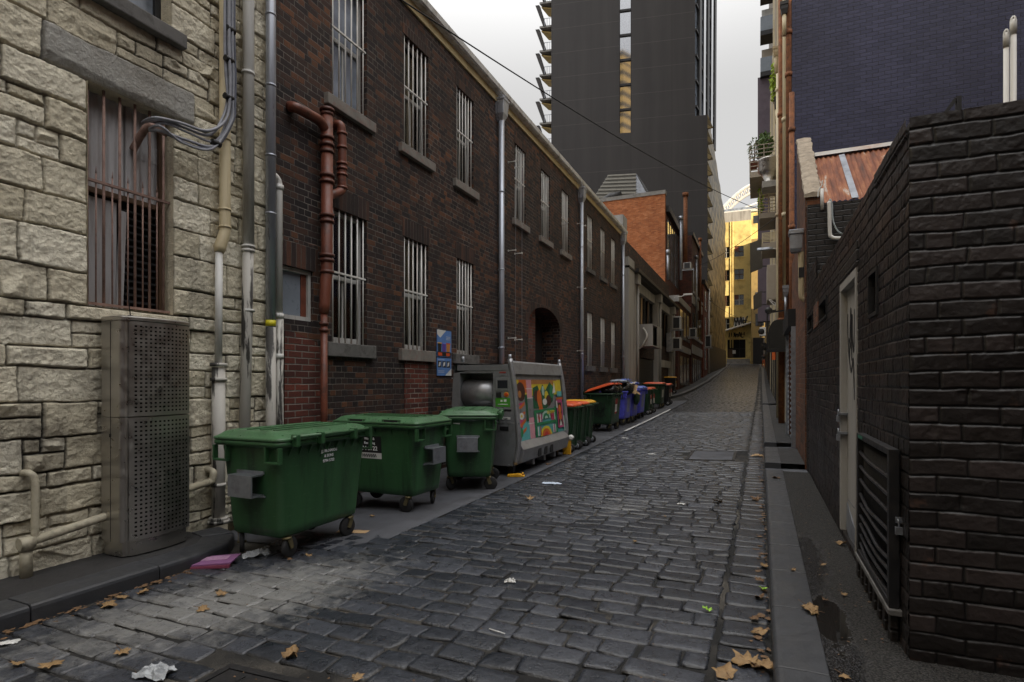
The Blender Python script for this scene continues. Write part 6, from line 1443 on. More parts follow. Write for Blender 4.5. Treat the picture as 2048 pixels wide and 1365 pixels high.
strokes([[(.0, .1), (.05, .9), (.12, .2), (.18, .9)], [(.2, .5), (.3, .9), (.34, .3), (.24, .2)], [(.38, .9), (.42, .1), (.5, .7), (.56, .1)], [(.6, .2), (.66, .95), (.74, .2), (.6, .5)], [(.78, .9), (.78, .1), (.9, .1)], [(.95, .95), (.95, .4)], [(.05, .5), (.95, .6)]], .07, pl, M['spray'], yb)
pl = Plane((E(1466, 655)[0], YE - .012, E(1480, 655)[1]), (E(1497, 655)[0] - E(1466, 655)[0], 0, 0), (0, 0, 1.7), (0, -1, 0))
strokes([[(.05, .2), (.1, .9), (.2, .3), (.3, .9), (.38, .2)], [(.42, .2), (.5, .95), (.62, .4), (.46, .5)], [(.66, .9), (.72, .2), (.84, .8), (.95, .95), (.8, .3), (.92, .2)], [(.1, .55), (.9, .6)]], .06, pl, M['spray'], yb)
strokes([[(.0, .1), (.15, .75), (.28, .15), (.4, .8), (.55, .1), (.7, .85), (.9, .3)]], .07, Plane((E(1468, 657)[0], YE - .010, E(1480, 657)[1]), (E(1495, 657)[0] - E(1468, 657)[0], 0, 0), (0, 0, 2.0), (0, -1, 0)), M['sticker'], yb)
mb = MB()
for k in range(3): x0, z0 = E(1454, 729 - k * 5); x1, _ = E(1500, 0); mb.box(x0, YE - 1.6 + k * .5, zg - 1, x1, YE - 1.6 + k * .5 + .5, z0)
mb.build('steps', M['conc'], yb)
x0, z0 = E(1448, 452); x1, z1 = E(1502, 438); MB().box(x0 - 4, YE + .4, zt, x1, YE + .7, zt + 1.6).build('roof_parapet', M['offwhite'], yb)
gb = thing('glass_block', 'modern roof storey with blue glazing above the yellow building', 'building', (-3, YE + 6, 20))
F = lambda px, py: onY(px, py, YE + 6)
x0, z0 = F(1440, 452); x1, z1 = F(1500, 434); MB().box(x0 - 3, YE + 6, z0 - 3, x1, YE + 14, z1).build('storey', M['offwhite'], gb)
for k in range(6): a, _ = F(1440 + k * 10, 0); MB().box(a, YE + 5.95, z0 + .1, a + .68, YE + 6, z1 - .15).build('window', flat('solar_blue', (.05, .08, .25), .2), gb)
x0, z1b = F(1440, 410); x1, _ = F(1517, 410); MB().box(x0 - 3, YE + 9, z1, x1, YE + 14, z1b).build('upper_storey', M['glassblue'], gb); MB().box(x0 - 3, YE + 8.6, z1 + 1.6, x1, YE + 9, z1 + 2.0).build('terrace_rail', M['pvc'], gb)
x0, za = F(1500, 428); x1, zb = F(1518, 470); MB().box(x0, YE + 5.5, zb - 10, x1 + 3, YE + 10, za).build('side_wing', M['yellow'], gb); x2, z2 = F(1507, 434); x3, z3 = F(1518, 448); MB().box(x2, YE + 5.44, z3, x3, YE + 5.5, z2).build('window', M['glass'], gb)
ar = thing('steel_arch', 'big white steel arch truss against the sky behind the lane end', 'arch', (0, 130, 20))
Ar = lambda px, py: pxY(px, py, 130); pts = [Ar(1440 + 98 * i / 14, 428 - 62 * math.sin(math.pi * (.03 + .55 * i / 14))) for i in range(15)]; pts2 = [p + Vector((0, .5, -1.6)) for p in pts]
MB().tube(pts, .34, 8).build('upper_chord', M['pvc'], ar); MB().tube(pts2, .30, 8).build('lower_chord', M['pvc'], ar)
mb = MB()
for i in range(14): mb.tube([pts[i], pts2[i + 1]], .13, 5); mb.tube([pts2[i], pts[i]], .13, 5)
mb.build('web', M['pvc'], ar); MB().tube([Ar(1455, 430), Ar(1530, 400)], .2, 6).build('tie', M['pvc'], ar)
for px in (1450, 1515): MB().tube([Ar(px, 420), Ar(px, 520)], .4, 8).build('column', M['pvc'], ar)
# low ochre building right of the yellow one
dk = thing('ochre_building', 'shadowed ochre building with a lit doorway right of the yellow one', 'building', (1, 89, 4))
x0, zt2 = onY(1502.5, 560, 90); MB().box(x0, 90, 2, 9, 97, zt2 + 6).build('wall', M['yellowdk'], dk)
for p0, p1 in ((628, 652), (585, 605)): a, z1 = onY(1511, p0, 90); b_, z0 = onY(1528, p1, 90); w = MB().box(a, 89.95, z0, b_, 90, z1).build('window', M['glass'], dk); MB().box((a + b_) / 2 - .05, 89.9, z0, (a + b_) / 2 + .05, 89.95, z1).build('mullion', M['timberdk'], w)
a, z1 = onY(1506, 676, 90); b_, z0 = onY(1530, 728, 90); MB().box(a, 89.9, z0, b_, 89.99, z1).build('doorway', M['interior'], dk)
# rows closing the cross street either side
cs = thing('cross_street_block', 'dark corner building at the left of the cross street', 'building', (-12, 90, 3)); MB().box(-40, 94.5, 2, -14.2, 110, 22).build('wall', M['brickDkRed'], cs); MB().box(-40, 94.4, 22, -14.2, 110, 22.5).build('cornice', M['conc'], cs)

# ---------------------------------------------------------------- overhead cables
def cable(lab, p0, p1, sag, r):
    p0, p1 = Vector(p0), Vector(p1); pts = [p0.lerp(p1, i / 30) - Vector((0, 0, sag * 4 * (i / 30) * (1 - i / 30))) for i in range(31)]
    tag(MB().tube(pts, r, 6).build('overhead_cable', M['black']), lab, 'cable', 'cables over the lane')
a0 = onX(775, -18, LX + .15); e0 = pxY(1528, 423, 30)
cable('thick twisted black cable crossing from the brick warehouse eaves to the right hand building', (LX + .15, *a0), e0, .35, .013)
cable('thin cable crossing the lane between the row of flues and the cream cabinet', (-5.0, *onX(1392, 533, -5.0)), pxY(1556, 432, 23), .25, .012)
cable('thinner low cable from the left row to the far right shops', (-4.9, *onX(1405, 588, -4.9)), pxY(1520, 648, 45), .5, .013)
# person far up the lane in dark top and orange trousers
def person(lab, loc, h, top, trousers):
    t = thing('person', lab, 'person', loc); s = h / 1.75; x, y, z = loc
    def sk(pts, edges, rad, name, mat):
        me = bpy.data.meshes.new(name); me.from_pydata([(x + p[0] * s, y + p[1] * s, z + p[2] * s) for p in pts], edges, []); o = bpy.data.objects.new(name, me); COL.link(o); o.parent = t; o.location = -Vector(loc)
        o.modifiers.new('skin', 'SKIN'); sv = me.skin_vertices[0].data
        for i, r_ in enumerate(rad): sv[i].radius = (r_ * s, r_ * s)
        sv[0].use_root = True; m_ = o.modifiers.new('sub', 'SUBSURF'); m_.levels = m_.render_levels = 1; me.materials.append(mat); return o
    body = [(0, 0, .92), (0, 0, 1.15), (0, 0, 1.38), (0, 0, 1.50), (0, -.02, 1.64), (0, -.01, 1.72), (-.18, 0, 1.40), (-.24, .02, 1.14), (-.22, -.08, .92), (.18, 0, 1.40), (.24, .02, 1.14), (.22, -.08, .92), (-.09, 0, .86), (-.10, -.02, .48), (-.10, .02, .06), (-.10, -.12, .03), (.09, 0, .86), (.11, .03, .48), (.11, .04, .06), (.11, -.10, .03)]
    ed = [(0, 1), (1, 2), (2, 3), (3, 4), (4, 5), (2, 6), (6, 7), (7, 8), (2, 9), (9, 10), (10, 11), (0, 12), (12, 13), (13, 14), (14, 15), (0, 16), (16, 17), (17, 18), (18, 19)]
    rad = [.13, .13, .14, .055, .095, .07, .06, .045, .035, .06, .045, .035, .085, .06, .045, .035, .085, .06, .045, .035]
    sk(body, ed, rad, 'body', flat('skin_tone', (.35, .2, .14), .6))
    sk([(0, 0, .95), (0, 0, 1.2), (0, 0, 1.40), (-.18, 0, 1.41), (-.24, .02, 1.13), (-.23, -.06, .98), (.18, 0, 1.41), (.24, .02, 1.13), (.23, -.06, .98)], [(0, 1), (1, 2), (2, 3), (3, 4), (4, 5), (2, 6), (6, 7), (7, 8)], [.15, .15, .15, .075, .058, .05, .075, .058, .05], 'jacket', top)
    sk([(0, 0, .93), (-.09, 0, .85), (-.10, -.02, .48), (-.10, .02, .10), (.09, 0, .85), (.11, .03, .48), (.11, .04, .10)], [(0, 1), (1, 2), (2, 3), (0, 4), (4, 5), (5, 6)], [.145, .10, .075, .062, .10, .075, .062], 'trousers', trousers)
    sk([(0, .01, 1.70), (0, .03, 1.66)], [(0, 1)], [.10, .09], 'hair', M['black'])
px_ = pxY(1527.5, 740, 76); person('person in dark top and orange trousers walking far up the lane', (px_.x, 76, prof(76) + .12), 1.75, M['ink'], flat('orange_cloth', (.60, .12, .03), .8))
# ---------------------------------------------------------------- bins
def rr(lx, ly, r, z, n=4, ox=0, oy=0):
    p = []
    for cx, cy, a0 in ((lx / 2 - r, ly / 2 - r, 0), (-lx / 2 + r, ly / 2 - r, 90), (-lx / 2 + r, -ly / 2 + r, 180), (lx / 2 - r, -ly / 2 + r, 270)):
        for k in range(n + 1): a = R(a0 + 90 * k / n); p.append((ox + cx + r * math.cos(a), oy + cy + r * math.sin(a), z))
    return p
def dumpster(label, loc, rz, body, lid, group, lidopen=0, pockets=True, sx=1.0, first=True, wheelz=.1):
    t = thing('dumpster', label, 'bin', loc, rz, group); L_ = dict(local=True)
    mb = MB(); mb.loft([rr(1.02, .58, .05, .205), rr(1.08, .64, .07, .225), rr(1.10, .655, .07, .30), rr(1.20, .75, .06, .98), rr(1.215, .765, .06, 1.03), rr(1.215, .765, .06, 1.055), rr(1.31, .85, .07, 1.06), rr(1.335, .875, .07, 1.075), rr(1.335, .875, .07, 1.105), rr(1.29, .83, .06, 1.11), rr(1.16, .70, .05, 1.10), rr(1.06, .62, .05, .35)], cap1=True)
    mb.build('body', M[body], t, **L_)
    for sxn in (-1, 1):
        for syn in (-1, 1):                                       # lifting sockets under the rim corners
            mb = MB(); cx, cy = sxn * .56, syn * .33; x0 = sxn * .615; x1 = sxn * .665
            for a, b_, c, d in ((cy - .09, cy - .07, .93, 1.06), (cy + .07, cy + .09, .93, 1.06), (cy - .09, cy + .09, .91, .93)): mb.box(x0, a, c, x1, b_, d)
            mb.build('lift_socket', M[body], t, bevel=.004, **L_)
            wx, wy = sxn * .44, syn * .29; cs = MB(); an = random.uniform(0, 6.28) if first else 1.2; dx, dy = math.cos(an) * .035, math.sin(an) * .035
            cs.lathe((wx, wy, 0), [(.045, .205), (.045, .185), (.03, .18)], 10); ux, uy = -math.sin(an) * .034, math.cos(an) * .034
            for s_ in (-1, 1): cs.bar((wx + ux * s_, wy + uy * s_, .185), (wx + dx + ux * s_, wy + dy + uy * s_, .095), .05, .006, (ux, uy, 0))
            cs.tube([(wx + dx - ux * 1.2, wy + dy - uy * 1.2, .1), (wx + dx + ux * 1.2, wy + dy + uy * 1.2, .1)], .012, 8)
            c = cs.build('caster', plain('zinc_yellow', (.20, .17, .09), .5, .7, .2, (.08, .06, .03), .5, 9), t, **L_) if 'zinc' not in M else cs.build('caster', M['zinc'], t, **L_)
            M.setdefault('zinc', c.data.materials[0])
            w = MB(); q = Vector((ux, uy, 0)).normalized(); ctr = Vector((wx + dx, wy + dy, .1)); pr = [(.03, -.022), (.085, -.022), (.1, -.014), (.1, .014), (.085, .022), (.03, .022)]
            ax = q; bx = Vector((0, 0, 1)); cx_ = ax.cross(bx)
            w.loft([[ctr + ax * h + (bx * math.cos(6.283 * k / 20) + cx_ * math.sin(6.283 * k / 20)) * r for k in range(20)] for r, h in pr]); w.build('wheel', M['black'], c, local=True)
    for k in range(9):
        x = -.5 + k * .125; MB().poly([(x - .006, -.372, 1.055), (x - .006, -.425, 1.055), (x - .006, -.378, .97)], (.012, 0, 0)).build('rim_rib', M[body], t, **L_)
        if k % 2 == 0: MB().poly([(x - .006, .372, 1.055), (x - .006, .425, 1.055), (x - .006, .378, .97)], (.012, 0, 0)).build('rim_rib', M[body], t, **L_)
    if pockets:
        for s_ in (-1, 1):
            mb = MB(); x0, x1 = s_ * .575, s_ * .72
            mb.box(x0, -.15, .60, x1, .15, .612); mb.box(x0, -.15, .79, x1, .15, .802); mb.box(x1 - s_ * .012, -.15, .612, x1, .15, .79); mb.box(x0 - s_ * .0, -.17, .802, x0 + s_ * .03, .17, .83); mb.box(x0, -.17, .585, x0 + s_ * .02, .17, .60)
            mb.build('fork_pocket', M['galv'], t, **L_)
    # lid, drawn about its hinge on the -y side
    ld = MB(); ld.loft([rr(1.33, .87, .07, 0, oy=.435), rr(1.345, .885, .07, .006, oy=.435), rr(1.345, .885, .07, .026, oy=.435), rr(1.30, .84, .07, .034, oy=.435), rr(1.24, .70, .09, .075, oy=.45), rr(1.19, .64, .09, .085, oy=.45), rr(1.10, .56, .08, .09, oy=.45), rr(1.09, .55, .08, .083, oy=.45)])
    for k in (-1, 0, 1): ld.box(-.5, .40 + k * .17, .080, .5, .425 + k * .17, .094)
    l = ld.build('lid', M[lid], t, local=True); l.location = (0, -.435, 1.112); l.rotation_euler = (R(lidopen), 0, 0)
    for x in (-.27, .27):
        mb = MB(); mb.box(x - .14, .842, .012, x + .14, .865, .062); mb.build('lid_grip', M[lid], l, local=True, bevel=.006)
        mb = MB(); mb.box(x - .10, .862, .022, x + .10, .868, .052); mb.build('grip_recess', M['interior'], l, local=True)
    mb = MB(); mb.tube([(-.56, -.475, 1.15), (.56, -.475, 1.15)], .016, 10); mb.build('hinge_rod', M[lid], t, **L_)
    for x in (-.50, -.18, .30, .54): MB().box(x - .022, -.50, 1.06, x + .022, -.42, 1.172).build('hinge_post', M[body], t, bevel=.008, **L_)
    if sx != 1.0: t.scale = (sx, 1, 1)
    return t
gB = 'large four wheeled bins along the left wall'
def dz(x, y): return gz(x, y) + .014
b1 = dumpster('large green bin with white lettering and a black scrawl, nearest of the row', (-4.33, 4.40, dz(-4.2, 4.4)), R(90), 'greenbin', 'greenlid', gB)
b2 = dumpster('second large green bin, with a black and white telephone sticker', (-4.46, 6.22, dz(-4.3, 6.2)), R(180), 'greenbin', 'greenlid', gB)
b3 = dumpster('third large green bin, turned askew in front of the mural kiosk', (-4.13, 7.83, dz(-4.1, 7.8)), R(113), 'greenbin', 'greenlid', gB)
fs = lambda z: -(.3275 + (.375 - .3275) * (z - .30) / .68) - .003   # y of the sloping long face at height z
up_ = Vector((0, -.0475, .68)).normalized()
for s_, z, sz in (('J.J. RICHARDS', .965, .040), ('& SONS', .915, .040), ('9794 5722', .865, .040)):
    text_mesh(s_, sz, (.03, fs(z), z), (1, 0, 0), up_, 'lettering', M['letter'], b1, local=True, sx=.95)
pl = Plane((-.10, fs(.98), .98), (.30, 0, 0), Vector((0, -.007, .11)), (0, -1, 0))
M['scrawl'] = flat('thin_black_marker', (.006, .012, .008), .5)
strokes([[(.05, .0), (.0, .6), (.05, .9), (.15, .8), (.10, .5), (.2, .1)], [(.18, .8), (.2, .2)], [(.3, .85), (.18, .5), (.3, .4)], [(.34, .9), (.37, .1)], [(.46, .85), (.36, .5), (.48, .2)], [(.5, .4), (.6, .5), (.56, .75), (.49, .5), (.55, .25), (.64, .35)], [(.68, .9), (.7, .1), (.68, .8), (.82, .75), (.95, .6), (.74, .45)], [(.02, -.6), (.05, .0)], [(.40, .2), (.46, -.1)]], .0032, pl, M['scrawl'], b1, local=True)
fy = lambda z: -fs(z)
def facebox(u0, u1, z0, z1, mat, name, par, out_=0.0, side=1):
    f_ = (lambda z: fy(z) + out_) if side == 1 else (lambda z: fs(z) - out_)
    q = [(u0, f_(z0), z0), (u1, f_(z0), z0), (u1, f_(z1), z1), (u0, f_(z1), z1)]
    MB().poly(q, (0, .0015 * side, 0)).build(name, mat, par, local=True)
facebox(-.08, .36, .66, .95, M['ink'], 'sticker', b2)
facebox(-.08, .36, .66, .735, M['sticker'], 'sticker_band', b2, .0012)
upb = Vector((0, .0475, .68)).normalized()
for s_, z, sz, x in (('Waste &', .915, .045, .10), ('Recycling', .86, .045, .10), ('9794 5722', .79, .075, .14)): text_mesh(s_, sz, (x, fy(z) + .003, z), (-1, 0, 0), upb, 'lettering', M['letter'], b2, local=True)
pl = Plane((.34, fy(.67) + .004, .67), (-.40, 0, 0), Vector((0, .003, .055)), (0, 1, 0)); strokes([[(.3 + .07 * k, .1), (.32 + .07 * k, .9), (.36 + .07 * k, .2)] for k in range(8)], .004, pl, M['ink'], b2, local=True)
MB().box(-.605, .12, 1.0, -.600, .22, 1.04, rx=R(8)).build('sticker', M['sticker'], b3, local=True)
# --- orange lidded green bin with bags, violet blue bins
b4 = dumpster('large green bin with its orange lid propped open by black rubbish bags', (-4.22, 16.55, dz(-4.0, 16.5)), R(-90), 'darkgreen', 'orangelid', gB, lidopen=17, pockets=False)
facebox(-.12, .14, .50, .95, M['sticker'], 'sticker', b4); facebox(-.12, .14, .78, .95, flat('sticker_red', (.30, .02, .02)), 'sticker_band', b4, .0014); facebox(-.12, .14, .50, .56, flat('sticker_red', (.30, .02, .02)), 'sticker_band', b4, .0014)
facebox(-.03, .0, .60, .74, M['ink'], 'sticker_mark', b4, .0016)
pl = Plane((.64, -.30, .38), (0, .56, 0), (-.0, 0, .5), (1, 0, 0)); strokes([[(.1, .1), (.2, .9), (.3, .2), (.42, .95), (.5, .1)], [(.5, .7), (.62, .95), (.7, .5), (.6, .1), (.8, .2)], [(.85, .9), (.78, .4), (.92, .1)], [(.05, .5), (.5, .45), (.95, .6)], [(.2, .3), (.4, .75), (.6, .3), (.85, .7)], [(.3, .05), (.6, .6)]], .010, pl, M['spray'], b4, local=True)
for i, (y, lo, lab) in enumerate(((18.45, 0, 'first violet blue bin, overflowing with black bags and cardboard'), (19.62, 14, 'middle violet blue bin with its pale blue lid standing half open'), (20.98, 0, 'last violet blue bin, closed under its blue lid'))):
    b = dumpster(lab, (-4.25, y, dz(-4.1, y)), R(-90), 'bluebin', 'bluelid', gB, lidopen=lo if i else 24, pockets=False, sx=.84)
    facebox(-.2, .25, .42, .88, plain('faded_sticker', (.22, .24, .34), .5), 'sticker', b)
b7 = dumpster('large dark green bin with closed orange lid, beyond the blue bins', (-4.35, 26.4, dz(-4.1, 26.4)), R(-90), 'darkgreen', 'orangelid', gB, pockets=False)
facebox(-.2, .2, .5, .85, M['sticker'], 'sticker', b7)
def wheelie():
    t = thing('wheelie_bin', '', 'bin', (0, 0, 0)); L_ = dict(local=True)
    MB().loft([rr(.44, .50, .05, .06), rr(.47, .53, .06, .09), rr(.555, .64, .06, .92), rr(.56, .65, .06, .95), rr(.60, .72, .05, .955), rr(.60, .72, .05, .99), rr(.54, .62, .05, .995), rr(.46, .5, .05, .2)]).build('body', M['darkgreen'], t, **L_)
    for x in (-.17, .17): MB().poly([(x - .03, .265, .12), (x + .03, .265, .12), (x + .03, .325, .92), (x - .03, .325, .92)], (0, .014, 0)).build('body_rib', M['darkgreen'], t, bevel=.006, **L_)
    MB().loft([rr(.605, .73, .05, .998), rr(.615, .74, .05, 1.004), rr(.615, .74, .05, 1.025), rr(.56, .66, .08, 1.06), rr(.46, .54, .08, 1.075), rr(.44, .52, .08, 1.07)]).build('lid', M['orangelid'], t, **L_)
    MB().tube([(-.24, .43, .985), (.24, .43, .985)], .016, 8).build('handle', M['darkgreen'], t, **L_)
    for x in (-.2, .2): MB().box(x - .02, .34, .96, x + .02, .44, 1.0).build('handle_arm', M['darkgreen'], t, bevel=.006, **L_)
    for x in (-.25, .25): w = MB().lathe((x, .27, .1), [(.03, -.03), (.085, -.03), (.1, -.02), (.1, .02), (.085, .03), (.03, .03)], 18, 'X').build('wheel', M['black'], t, **L_); MB().lathe((x, .27, .1), [(.02, -.035), (.05, -.035), (.055, -.031), (.055, .031), (.05, .035), (.02, .035)], 12, 'X').build('hub', M['galv'], w, local=True)
    MB().tube([(-.26, .27, .1), (.26, .27, .1)], .012, 8).build('axle', M['galv'], t, **L_)
    return t
W0 = wheelie(); used = False
for x, y, body, lid, lab, rz in ((-4.0, 11.92, 'darkgreen', 'orangelid', 'dark green wheelie bin with orange lid right beside the mural kiosk', -90), (-4.0, 12.58, 'darkgreen', 'orangelid', 'dark green wheelie bin with orange lid, squeezed between two other wheelie bins', -92), (-4.02, 13.26, 'darkgreen', 'yellowlid', 'dark green wheelie bin with bright yellow lid beside two orange lidded ones', -88),
                             (-4.25, 22.75, 'darkgreen', 'orangelid', 'dark green wheelie bin with orange lid, next to the last violet blue bin', -90), (-4.25, 23.5, 'darkgreen', 'orangelid', 'dark green wheelie bin with orange lid, second past the violet blue bins', -93), (-4.35, 29.3, 'blackbin', 'orangelid', 'black wheelie bin with orange lid ending the row of bins', -90),
                             (-4.30, 28.4, 'blackbin', 'orangelid', 'black wheelie bin with orange lid, last but one of the row', -88), (-5.12, 37.0, 'blackbin', 'yellowlid', 'black wheelie bin with yellow lid standing alone on the far footpath', -90)):
    sw = {'body': M[body], 'body_rib': M[body], 'handle': M[body], 'handle_arm': M[body], 'lid': M[lid]}
    o = copy_tree(W0, None, sw); o.location = (x, y, (dz(x, y) if y < 34 else prof(y) + .075)); o.rotation_euler = (0, 0, R(rz)); tag(o, lab, 'bin', 'wheelie bins along the left wall')
    if y > 22:
        MB().box(-.12, .345, .42, .12, .35, .80).build('sticker', M['sticker'], o, local=True); MB().box(-.12, .35, .62, .12, .352, .80).build('sticker_band', flat('label_red', (.35, .04, .02)) if lid == 'orangelid' else M['yellowlid'], o, local=True)
for ch in list(W0.children_recursive): bpy.data.objects.remove(ch)
bpy.data.objects.remove(W0)
# rubbish in and on the bins
def blob(name, label, cat, c, r, mat, seed, group=None, amp=.22):
    rs = np.random.RandomState(seed); n, m_ = 22, 14; V = []
    for j in range(m_ + 1):
        th = math.pi * j / m_
        for i in range(n):
            ph = 2 * math.pi * i / n; d = Vector((math.sin(th) * math.cos(ph), math.sin(th) * math.sin(ph), math.cos(th)))
            k = 1 + amp * (math.sin(3.1 * ph + seed + 2 * math.cos(2 * th)) * .4 + math.sin(7 * ph + 5 * th) * .3 + rs.uniform(-.5, .5) * .5); V.append((c[0] + d.x * r[0] * k, c[1] + d.y * r[1] * k, c[2] + d.z * r[2] * k))
    F = [(j * n + i, (j + 1) * n + i, (j + 1) * n + (i + 1) % n, j * n + (i + 1) % n) for j in range(m_) for i in range(n)]
    mb = MB(); mb.add(V, F, True); return tag(mb.build(name, mat), label, cat, group)
z4 = dz(-4, 16.5); z5 = dz(-4, 18.4); gR = 'black rubbish bags'
blob('rubbish_bag', 'shiny black rubbish bag under the raised orange lid, nearest the camera', 'bag', (-4.0, 16.3, z4 + 1.2), (.24, .30, .18), M['bag'], 3, gR)
blob('rubbish_bag', 'shiny black rubbish bag at the far end under the raised orange lid', 'bag', (-3.98, 16.9, z4 + 1.2), (.24, .28, .20), M['bag'], 5, gR)
blob('rubbish_bag', 'black rubbish bag spilling over the edge of the first violet blue bin', 'bag', (-3.95, 18.2, z5 + 1.17), (.26, .28, .20), M['bag'], 8, gR)
blob('rubbish_bag', 'clear greyish plastic bag lying on the heap over the first violet blue bin', 'bag', (-4.1, 18.0, z5 + 1.42), (.28, .30, .07), plain('clear_plastic', (.30, .34, .40), .25, 0, .3, None, 0, 8, .4, 30), 11)
def sheet(name, label, c, sx_, sy_, rot, mat, cat='cardboard', th=.012, group=None):
    mb = MB(); mb.box(-sx_ / 2, -sy_ / 2, -th / 2, sx_ / 2, sy_ / 2, th / 2); o = mb.build(name, mat); o.location = c; o.rotation_euler = rot; return tag(o, label, cat, group)
sheet('cardboard_sheet', 'tan cardboard flap sticking up from the heap between the blue bins', (-3.92, 18.75, z5 + 1.22), .5, .4, (R(50), R(20), .3), M['card'], group='cardboard on the blue bins')
sheet('cardboard_sheet', 'tan cardboard strip poking out over the lane from the blue bins', (-3.78, 19.0, z5 + 1.08), .35, .22, (R(20), R(28), .5), M['card'], group='cardboard on the blue bins')
sheet('cardboard_sheet', 'wide pale cardboard sheet lying flat on top of the blue bins', (-4.1, 18.9, z5 + 1.34), .7, .9, (R(4), R(-6), .1), plain('pale_card', (.40, .36, .33), .8), group='cardboard on the blue bins')
blob('food_tray', 'dark green bag hanging from the rim of the middle blue bin', 'bag', (-3.80, 19.3, z5 + .86), (.10, .26, .22), M['darkgreen'], 14)

# ---------------------------------------------------------------- grey kiosk with the mural (a compactor bin)
KX0, KX1, KY0, KY1 = -4.98, -3.78, 8.68, 11.32; kz = dz(-4.3, 10)
ks = thing('waste_kiosk', 'big grey metal waste compactor kiosk with a colourful mural on its lane side', 'kiosk', ((KX0 + KX1) / 2, (KY0 + KY1) / 2, kz))
pr = [(KX0 + .10, .16), (KX1 - .02, .16), (KX1 + .05, .55), (KX1 + .02, 1.1), (KX1 - .04, 1.6), (KX1 - .10, 1.90), (KX0 + .07, 1.90), (KX0 + .03, 1.6), (KX0, 1.0), (KX0 + .03, .5)]
K = lambda px, py, Y=KY0: (onY(px, py, Y)[0], onY(px, py, Y)[1])
ox0, oz1 = K(920, 747); ox1, oz0 = K(986, 803); oz0 -= .12
# near end wall built round the feed opening
mb = MB()
P_ = [(x, kz + z) for x, z in pr]; zA, zB = oz0, oz1
def xl(z, side):
    q = P_[:1] + P_[::-1][:5] if side == 0 else P_[1:6]
    zs_ = sorted((p[1], p[0]) for p in q); return float(np.interp(z, [a for a, _ in zs_], [b_ for _, b_ in zs_]))
levels = sorted({*[p[1] for p in P_], zA, zB})
for a, b_ in zip(levels, levels[1:]):
    xa0, xa1, xb0, xb1 = xl(a, 0), xl(a, 1), xl(b_, 0), xl(b_, 1)
    if a >= zA - 1e-6 and b_ <= zB + 1e-6: segs = [((xa0, xb0), (ox0, ox0)), ((ox1, ox1), (xa1, xb1))]
    else: segs = [((xa0, xb0), (xa1, xb1))]
    for (l0, l1), (r0, r1) in segs: mb.quad((l0, KY0, a), (r0, KY0, a), (r1, KY0, b_), (l1, KY0, b_))
for q in ([(ox0, ox0), (zA, zB)], [(ox1, ox1), (zA, zB)]): mb.quad((q[0][0], KY0, zA), (q[0][0], KY0, zB), (q[0][0], KY0 + .4, zB), (q[0][0], KY0 + .4, zA))
mb.quad((ox0, KY0, zB), (ox1, KY0, zB), (ox1, KY0 + .4, zB), (ox0, KY0 + .4, zB)); mb.quad((ox0, KY0, zA), (ox1, KY0, zA), (ox1, KY0 + .4, zA), (ox0, KY0 + .4, zA))
mb.quad((ox0, KY0 + .4, zA), (ox1, KY0 + .4, zA), (ox1, KY0 + .4, zB), (ox0, KY0 + .4, zB))
n_ = len(P_)
for i in range(n_):
    a, b_ = P_[i], P_[(i + 1) % n_]; mb.quad((a[0], KY0, a[1]), (b_[0], KY0, b_[1]), (b_[0], KY1, b_[1]), (a[0], KY1, a[1]))
mb.add([(x, KY1, z) for x, z in P_], [tuple(range(n_))]); mb.build('body', M['kiosk'], ks)
rc = (zA + zB) / 2 - .05; MB().tube([(ox0 + .01, KY0 + .27, rc), (ox1 - .01, KY0 + .27, rc)], (zB - zA) * .42, 28).build('feed_drum', M['kioskpale'], ks)
def kbox(px0, px1, p0, p1, mat, name, th=.012, par=None, bev=.003): x0, z1 = K(px0, p0); x1, z0 = K(px1, p1); return MB().box(x0, KY0 - th, z0, x1, KY0, z1).build(name, mat, par or ks, bevel=bev)
kbox(915, 1017, 731, 741, M['kiosk'], 'top_strip', .008)
pn = kbox(992, 1018, 756, 782, M['kioskpale'], 'screen_panel', .010); kbox(995.5, 1015.5, 761, 777, flat('screen_dark', (.02, .024, .03), .15), 'screen', .016, pn)
kbox(993, 1003, 785, 795, M['blackbin'], 'card_reader', .02)
x, z = K(1013, 789.5); s_ = MB().lathe((x, KY0 - .0, z), [(.03, -.03), (.034, -.008), (.034, 0)], 14, 'Y').build('stop_button', M['orangelid'], ks)
MB().lathe((x, KY0 - .001, z), [(.046, -.006), (.046, 0)], 14, 'Y').build('button_ring', M['yellowlid'], s_)
lb = kbox(991, 1020.5, 796, 814.5, flat('green_label', (.07, .30, .03), .4), 'green_label', .004); kbox(1001, 1005, 800, 804, M['letter'], 'label_mark', .0055, lb, 0); kbox(1008, 1013, 799, 804, M['letter'], 'label_mark', .0055, lb, 0); kbox(996, 1016, 808, 810, M['sticker'], 'label_line', .0055, lb, 0)
kbox(1006, 1023, 819, 823, M['ink'], 'slot', .005); kbox(1003, 1021, 835, 840, M['sticker'], 'number_plate', .006); kbox(1000, 1017, 853, 862, M['ink'], 'vent', .008); kbox(999, 1012, 744, 747, flat('plate_red', (.3, .05, .04)), 'maker_plate', .006); kbox(999, 1013, 748, 752, M['galv'], 'data_plate', .006)
x0, z1 = K(912, 844.5); x1, z0 = K(1048, 846); MB().box(x0, KY0 - .004, z0, x1 - .08, KY0, z1).build('door_seam', M['kioskpale'], ks)
x, z = K(930, 730); text_mesh('PE24051', .050, (x, KY0 - .004, z), (1, 0, 0), (0, 0, 1), 'lettering', M['ink'], ks)
x, z = K(1011.5, 837.5); text_mesh('7533/1', .032, (x, KY0 - .0075, z), (1, 0, 0), (0, 0, 1), 'lettering', M['ink'], ks)
